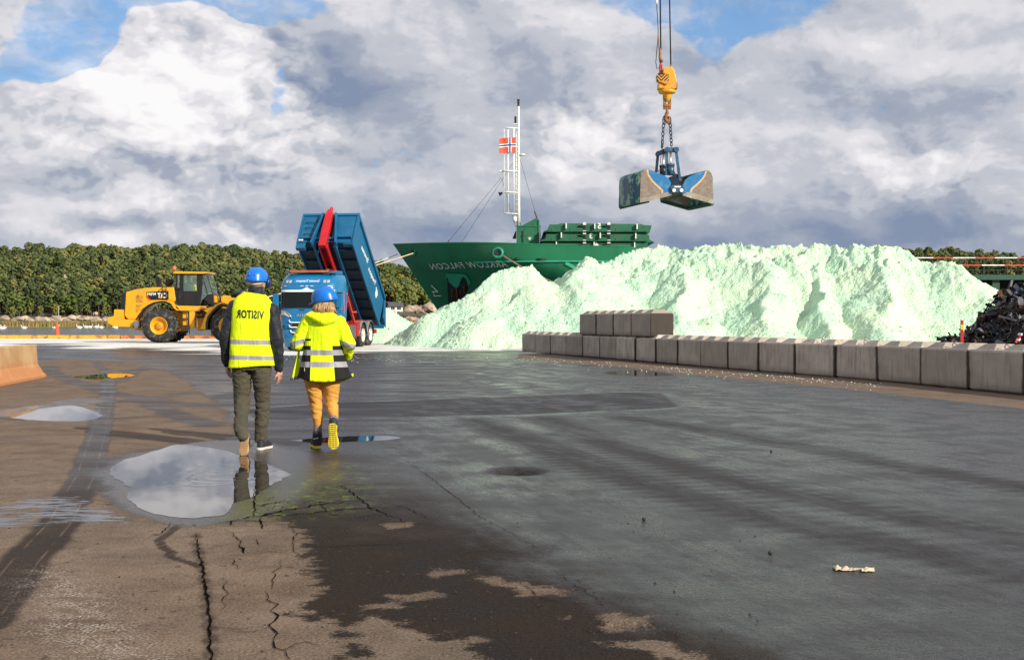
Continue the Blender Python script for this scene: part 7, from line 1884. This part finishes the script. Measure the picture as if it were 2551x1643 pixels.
pr('arch_edge', [(600, 960), (640, 905), (700, 840), (770, 790), (860, 750), (960, 732), (1060, 732), (1150, 770), (1200, 850), (1250, 890), (1300, 900), (1300, 915), (1235, 908), (1185, 870), (1130, 800), (1050, 760), (960, 757), (870, 770), (790, 808), (720, 860), (660, 930), (640, 1000), (585, 1070), (600, 1000)], .42, .60, m_lb, hood, .005)
pr('rear_fender', [(690, 830), (760, 780), (860, 740), (960, 722), (1060, 722), (1170, 735), (1240, 860), (1300, 885), (1250, 890), (1200, 850), (1150, 770), (1060, 732), (960, 732), (860, 750), (770, 790), (700, 840)], .30, .62, m_ly, hood, .004)
pr('service_door', [(535, 640), (560, 628), (650, 628), (662, 640), (655, 740), (640, 752), (540, 752)], .535, .548, m_ly2, hood, .004)
pr('step_recess', [(540, 795), (650, 780), (600, 860), (560, 930), (535, 900)], .535, .548, m_ly2, hood, .004)
pr('counterweight', [(80, 1020), (190, 978), (195, 870), (335, 873), (340, 1035), (520, 1045), (600, 1060), (560, 1100), (440, 1165), (320, 1160), (180, 1150), (85, 1100)], .30, 2.45, m_ly, ldr, .03)
pr('rear_frame', [(430, 1165), (560, 1060), (760, 900), (1260, 880), (1330, 1200), (1240, 1240), (700, 1240), (560, 1225)], .75, 2.0, m_ly2, ldr)
pr('mud_flap', [(550, 1060), (610, 1060), (625, 1120), (610, 1185), (570, 1185), (550, 1130)], .05, .62, m_mud, ldr, .005)
dec = pr('decal_panel', [(718, 575), (1088, 558), (1090, 705), (795, 712), (716, 620)], .540, .547, m_lb, hood, 0)
pr('decal_wedge', [(716, 630), (795, 712), (762, 712), (716, 668)], .530, .538, mat('decal_red', (.70, .02, .02), .5), dec, 0)
def lett(txt, u0, u1, v0, v1, m_, name):
    vs, fs = text_mesh(txt, 1.0, bold=.035); a0, a1 = min(v[0] for v in vs), max(v[0] for v in vs); b0, b1 = min(v[1] for v in vs), max(v[1] for v in vs)
    out = []
    for x, y, z in vs:
        X, Z__ = q(u0+(u1-u0)*(x-a0)/(a1-a0), v1+(v0-v1)*(y-b0)/(b1-b0)); out.append((X, .533, Z__))
    mb = MB(); mb.add(out, fs); mb.build(name, m_, dec, fix=False)
lett('972M', 735, 880, 590, 635, m_tw, 'model_number'); lett('CAT', 905, 1062, 590, 680, m_tw, 'maker_name')
mb = MB(); mb.prism([q(945, 682), q(1010, 682), q(975, 640)], 'y', .524, .530); mb.build('triangle_mark', m_ly, dec)
pr('exhaust_stack', [(842, 495), (832, 320), (822, 290), (835, 285), (880, 320), (912, 340), (912, 495)], 1.0, 1.25, m_lb, ldr, .03)
mb = MB(); c = q(1040, 385); mb.lathe([(.10, -.24), (.14, -.20), (.22, -.06), (.22, .04), (.16, .10), (.02, .12)], (c[0], 1.3, c[1]), n=18); mb.cyl((c[0], 1.3, q(0, 495)[1]), (c[0], 1.3, c[1]-.2), .10, n=12); mb.build('air_cleaner', m_lb, ldr)
mb = MB()
for (a, b_) in (((1000, 480), (1005, 740)), ((1055, 470), (1060, 740)), ((1000, 500), (920, 560)), ((985, 545), (1060, 545)), ((985, 725), (1110, 725)), ((1190, 440), (1280, 540)), ((1280, 540), (1285, 870)), ((1115, 400), (1195, 400))):
    A_, B_ = q(*a), q(*b_); mb.cyl((A_[0], .48, A_[1]), (B_[0], .48, B_[1]), .016, n=6)
mb.build('handrails', m_lb, ldr)
# cab
cabr = pr('cab', [(1225, 560), (1290, 540), (1290, 800), (1235, 800), (1175, 700), (1175, 495), (1225, 500)], .60, 2.1, m_lb, ldr, .01)
for nm, pts in (('pillar', [(1270, 262), (1330, 262), (1330, 800), (1270, 800)]), ('pillar', [(1560, 262), (1645, 262), (1660, 420), (1615, 800), (1560, 800)]), ('pillar', [(1200, 262), (1230, 262), (1230, 560), (1200, 560)])):
    pr(nm, pts, .62, .70, m_lb, cabr, .005); pr(nm, pts, 2.0, 2.08, m_lb, cabr, .005)
pr('door_panel', [(1331, 562), (1559, 562), (1559, 800), (1331, 800)], .63, .68, m_lb, cabr, .005); pr('door_panel', [(1331, 562), (1559, 562), (1559, 800), (1331, 800)], 2.02, 2.07, m_lb, cabr, .005)
pr('door_glass', [(1332, 265), (1559, 265), (1559, 560), (1332, 560)], .645, .655, m_glt, cabr, 0); pr('rear_glass', [(1231, 300), (1269, 300), (1269, 500), (1231, 500)], .645, .655, m_glt, cabr, 0)
pr('side_glass', [(1646, 265), (1700, 262), (1720, 262), (1825, 612), (1740, 615), (1640, 720), (1617, 790), (1661, 420)], .645, .655, m_glt, cabr, 0)
mb = MB(); A_, B_ = q(1722, 262), q(1828, 612); mb.add([(A_[0], .70, A_[1]), (A_[0], 2.0, A_[1]), (B_[0], 2.0, B_[1]), (B_[0], .70, B_[1])], [(0, 1, 2, 3)]); mb.build('windscreen', m_glt, cabr)
mb = MB(); mb.beam((A_[0]-.02, .67, A_[1]), (B_[0]-.02, .67, B_[1]), .035, .05); mb.beam((q(1645, 270)[0], .64, q(0, 270)[1]), (q(1735, 600)[0], .64, q(0, 600)[1]), .02, .03); mb.build('windscreen_post', m_lb, cabr)
pr('cab_front_base', [(1740, 616), (1840, 612), (1850, 770), (1760, 790), (1700, 700)], .62, 2.1, m_lb, cabr, .03)
pr('roof', [(1170, 232), (1740, 238), (1748, 258), (1700, 270), (1210, 270), (1168, 255)], .50, 2.2, m_ly, cabr, .03); pr('roof_lining', [(1200, 271), (1700, 271), (1700, 290), (1200, 290)], .62, 2.1, m_lb, cabr, 0)
pr('operator_seat', [(1300, 420), (1370, 430), (1390, 620), (1500, 630), (1500, 700), (1310, 700)], 1.1, 1.6, m_lb, cabr, .03)
pr('steering_console', [(1560, 520), (1590, 500), (1640, 620), (1640, 780), (1570, 780)], 1.2, 1.5, m_lb, cabr, .02)
mb = MB(); c = q(1155, 205); mb.cyl((c[0]+.06, .9, c[1]-.12), (c[0]+.06, .9, c[1]), .02, n=6); mb.lathe([(.09, 0), (.10, .06), (.09, .18), (.05, .21)], (c[0], .9, c[1]), n=14); mb.build('beacon', mat('beacon_orange', (.85, .16, .02), .3), cabr)
pr('cab_platform', [(1235, 806), (1700, 815), (1700, 850), (1560, 900), (1300, 892)], .32, 2.3, m_ly, ldr)
pr('battery_box', [(1450, 892), (1540, 892), (1540, 1178), (1450, 1178)], .35, .8, m_ly, ldr, .02); pr('step_box', [(1330, 905), (1420, 905), (1420, 1140), (1335, 1140)], .45, .8, m_ly, ldr, .02)
mb = MB()
for u in (1318, 1445): A_, B_ = q(u, 900), q(u+15, 1275); mb.cyl((A_[0], .32, A_[1]), (B_[0], .32, B_[1]), .02, n=6)
for v in (905, 1022, 1140): A_, B_ = q(1320, v), q(1450, v); mb.box((A_[0], .26, A_[1]-.02), (B_[0], .42, A_[1]+.015))
mb.build('ladder', m_lb, ldr)
pr('front_frame', [(1640, 850), (1800, 830), (1960, 770), (2060, 800), (2400, 900), (2400, 1180), (1800, 1220), (1640, 1200), (1700, 1100), (1640, 980)], .95, 1.8, m_ly2, ldr)
pr('articulation_joint', [(1560, 960), (1700, 880), (1720, 1000), (1700, 1210), (1560, 1230)], .8, 1.9, m_ly2, ldr, .03)
mb = MB(); mb.cyl((q(1620, 900)[0], .62, q(0, 900)[1]), (q(1740, 960)[0], .62, q(0, 960)[1]), .10, n=10); mb.cyl((q(1560, 1000)[0], .7, q(0, 1000)[1]), (q(1700, 990)[0], .7, q(0, 990)[1]), .05, n=8); mb.build('steering_ram', m_lb, ldr)
pr('front_fender', [(2020, 770), (1960, 800), (1870, 880), (1790, 980), (1755, 1090), (1750, 1210), (1670, 1200), (1700, 1110), (1750, 960), (1830, 860), (1920, 790), (1990, 760)], .02, .70, m_ly, ldr, .01)
pr('fender_liner', [(2120, 835), (2040, 800), (1960, 840), (1870, 930), (1800, 1040), (1780, 1210), (1752, 1210), (1757, 1090), (1792, 980), (1872, 882), (1962, 802), (2030, 775), (2130, 800)], .03, .69, m_lb, ldr, .0)
pr('hitch_plate', [(1770, 1215), (1830, 1205), (1830, 1325), (1770, 1325)], .9, 1.2, m_ly, ldr)
pr('mirror_mount', [(1820, 640), (1890, 625), (1940, 720), (1900, 755), (1820, 750)], .70, .9, m_ly, ldr)
mb = MB(); A_, B_ = q(1945, 560), q(1955, 780); mb.cyl((A_[0], .6, A_[1]), (B_[0], .6, B_[1]), .04, n=6); mb.ball((A_[0]-.02, .6, A_[1]-.05), (.12, .08, .14), 10); mb.build('work_lamp', m_lb, ldr)
for y0, y1, nm in ((.72, .86, 'lift_arm'), (1.88, 2.02, 'lift_arm')):
    pr(nm, [(1960, 650), (2020, 628), (2080, 640), (2100, 665), (2260, 680), (2600, 860), (2860, 1130), (2900, 1270), (2800, 1270), (2740, 1150), (2520, 960), (2200, 790), (2060, 775), (1960, 740)], y0, y1, m_ly, ldr, .01)
mb = MB(); A_, B_ = q(2090, 650), q(2330, 560); mb.cyl((A_[0], 1.37, A_[1]), (B_[0], 1.37, B_[1]), .13, n=14); mb.build('tilt_ram', m_lb, ldr)
mb = MB(); C_ = q(2400, 530); mb.cyl((B_[0], 1.37, B_[1]), (C_[0], 1.37, C_[1]), .05, n=10); mb.build('ram_rod', m_chr, ldr)
mb = MB(); C_ = q(2412, 520); mb.cyl((C_[0], 1.25, C_[1]), (C_[0], 1.5, C_[1]), .13, n=16); mb.beam((C_[0], 1.37, C_[1]), (q(2560, 1000)[0], 1.37, q(0, 1000)[1]), .12, .22); mb.build('bell_crank', m_ly, ldr)
mb = MB(); bx = lambda u, v: q(u, v)
bp_ = [(2700, 900), (2760, 880), (2780, 1120), (2860, 1330), (3050, 1380), (2980, 1400), (2800, 1390), (2690, 1300), (2650, 1150)]
pr('bucket', bp_, -.12, 2.9, m_ly2, ldr, .01); pr('bucket_side', [(2700, 900), (2860, 960), (3050, 1385), (2800, 1390), (2650, 1150)], -.14, -.122, m_ly2, ldr, 0); pr('bucket_side', [(2700, 900), (2860, 960), (3050, 1385), (2800, 1390), (2650, 1150)], 2.902, 2.92, m_ly2, ldr, 0)
# driver
db = MB(); hx_d, hz_d = q(1462, 395)
head_shape(db, (0, 0, .68), -math.pi/2, .95)
cap(db, (0, 0, .40), (0, 0, .58), .055, .05); db.loft([ering(0, 0, 0, .11, .16), ering(0, 0, .2, .11, .17), ering(0, 0, .40, .10, .19), ering(.0, 0, .47, .06, .10)])
for s in (-1, 1):
    limb(db, [(0, s*.19, .40), (.10, s*.22, .15), (.32, s*.16, .20)], [.05, .042, .032]); hand(db, (.34, s*.15, .20), (1, -s*.1, .1), s, .95, .7, back=Vector((0, s*.2, 1)))
    limb(db, [(0, s*.10, .02), (.42, s*.13, .04), (.50, s*.13, -.36)], [.075, .055, .045])
drv = remeshed(db, 'person', m_skin, voxel=.012, smooth=2); drv.location = (ldr.location.x+q(1450, 0)[0], ldr.location.y+1.35, ldr.location.z+q(0, 612)[1])
tag(drv, 'driver in a bright yellow jacket sitting inside the loader cab', 'person')
jb2 = MB(); jb2.loft([ering(0, 0, -.02, .15, .20), ering(0, 0, .2, .14, .20), ering(0, 0, .40, .13, .21), ering(.0, 0, .50, .07, .10)])
for s in (-1, 1): limb(jb2, [(0, s*.19, .40), (.10, s*.23, .15), (.30, s*.17, .20)], [.075, .065, .05])
remeshed(jb2, 'jacket', hivis('driver_jacket', [(.12, .16, 0)]), drv, .014, 3, cloth(.01, (8, 8, 8), 3)); 
lg = MB()
for s in (-1, 1): limb(lg, [(0, s*.10, .02), (.42, s*.13, .04), (.50, s*.13, -.36)], [.095, .075, .06])
remeshed(lg, 'trousers', m_jkt, drv, .016, 3)
cp = MB(); cp.M = Matrix.Translation((0, 0, .72)); cp.loft([ering(0, 0, z, w, w*1.0, 20) for z, w in ((0, .105), (.05, .10), (.09, .07), (.105, .02))]); cp.build('cap', m_jkt, drv)
# ---------------------------------------------------------------- scrap heap, marker post, tape at the right edge
m_sc1 = mat('scrap_dark', (.030, .028, .028), .45, .5, var=.5, vscale=3); m_sc2 = mat('scrap_grey', (.16, .16, .17), .35, .6, var=.5, vscale=3); m_sc3 = mat('scrap_rust', (.11, .055, .03), .75, .2, var=.5, vscale=3); m_sc4 = mat('scrap_blue', (.10, .17, .27), .3, .4, var=.3)
rnd = random.Random(9); mb = MB()
c0 = W(2760, 800, 41); cx, cy = c0.x, 41.5
sk2 = [(2340, 848), (2390, 842), (2420, 820), (2450, 795), (2470, 765), (2480, 745), (2500, 730), (2551, 715), (2600, 690), (2700, 660), (2900, 640), (3100, 680), (3300, 780)]
sx1, sz1 = np.array([(a-CX)*41/F for a, _ in sk2]), np.array([CH-(b_-HZ)*41/F for _, b_ in sk2])
def sh(x, y):
    top = float(np.interp(x, sx1, sz1, left=0, right=0)); return max(0.0, top-.62*abs(y-41)) if abs(y-41) < 6 else 0
def shard(c, s, kind):
    a = Vector((rnd.gauss(0, 1), rnd.gauss(0, 1), rnd.gauss(0, .7))).normalized(); b_ = a.orthogonal().normalized(); b_ = (Matrix.Rotation(rnd.uniform(0, 6.3), 3, a) @ b_); n = a.cross(b_)
    L = s*rnd.uniform(.8, 2.4); w = s*rnd.uniform(.2, .8); t = .006 if kind else s*.12
    P = []
    for i in range(4):
        u = i/3-.5; bend = n*(math.sin(u*rnd.uniform(1, 4)+.5)*s*rnd.uniform(0, .5)); ww = w*rnd.uniform(.5, 1.1)
        P.append([c+a*(u*L)+bend+b_*ww/2+n*t, c+a*(u*L)+bend-b_*ww/2+n*t, c+a*(u*L)+bend-b_*ww/2-n*t, c+a*(u*L)+bend+b_*ww/2-n*t])
    mb.loft(P, smooth=False, mi=rnd.choices((0, 1, 2, 3), (46, 28, 20, 6))[0])
core = []
for _ in range(6500):
    x = rnd.uniform(sx1[0], sx1[-1]); y = 41+rnd.uniform(-5.2, 2.5); h = sh(x, y)
    if h <= .02: continue
    shard(Vector((x, y, h+rnd.gauss(0, .07))), rnd.uniform(.08, .34), rnd.random() < .7)
for _ in range(260):
    x = rnd.uniform(sx1[0]-.6, sx1[3]); y = 41+rnd.uniform(-3.5, 1); shard(Vector((x, y, .05)), rnd.uniform(.04, .15), True)
xs_ = np.linspace(sx1[0], sx1[-1], 60); ys_ = np.linspace(35.5, 46, 40)
mb.grid(lambda a, b_: (sx1[0]+(sx1[-1]-sx1[0])*a, 35.5+10.5*b_, sh(sx1[0]+(sx1[-1]-sx1[0])*a, 35.5+10.5*b_)*.93-.05), 60, 40, mi=0)
scr = mb.build('scrap_heap', [m_sc1, m_sc2, m_sc3, m_sc4], fix=False); tag(scr, 'dark tangled heap of shredded scrap metal at the right edge', kind='stuff')
p = W(2396.5, 834, 38.6); mb = MB(); mb.box((-.042, -.03, -.5), (.042, .03, .46)); po_ = mb.build('marker_post', mat('post_red', (.55, .012, .012), .4), bevel=.008); po_.location = (p.x, 38.6, p.z-.0)
mb = MB(); mb.box((-.044, -.033, .17), (.044, .033, .32)); o = mb.build('yellow_band', mat('post_yellow', (.70, .62, .02), .4), po_)
mb = MB(); mb.beam((0, 0, -.5), (0, 0, -1.1), .06, .05); mb.build('foot', m_dark, po_); tag(po_, 'red marker post with a yellow band standing by the scrap heap', 'marker post')
p = W(2537, 853, 25.6); mb = MB(); pts = [Vector(a) for a in ((-.06, 0, -.06), (-.02, 0, -.02), (.02, .01, .02), (.03, 0, .09), (.05, .01, .13))]
for i in range(4): mb.beam(pts[i], pts[i+1], .09 if i % 2 else .06, .03, mi=i % 2)
tp = mb.build('barrier_tape', [mat('tape_red', (.75, .02, .03), .4), mat('tape_white', (.80, .78, .78), .4)]); tp.location = p+Vector((0, .0, .06)); tag(tp, 'knotted scrap of red and white tape caught on the nearest wall block', 'tape')
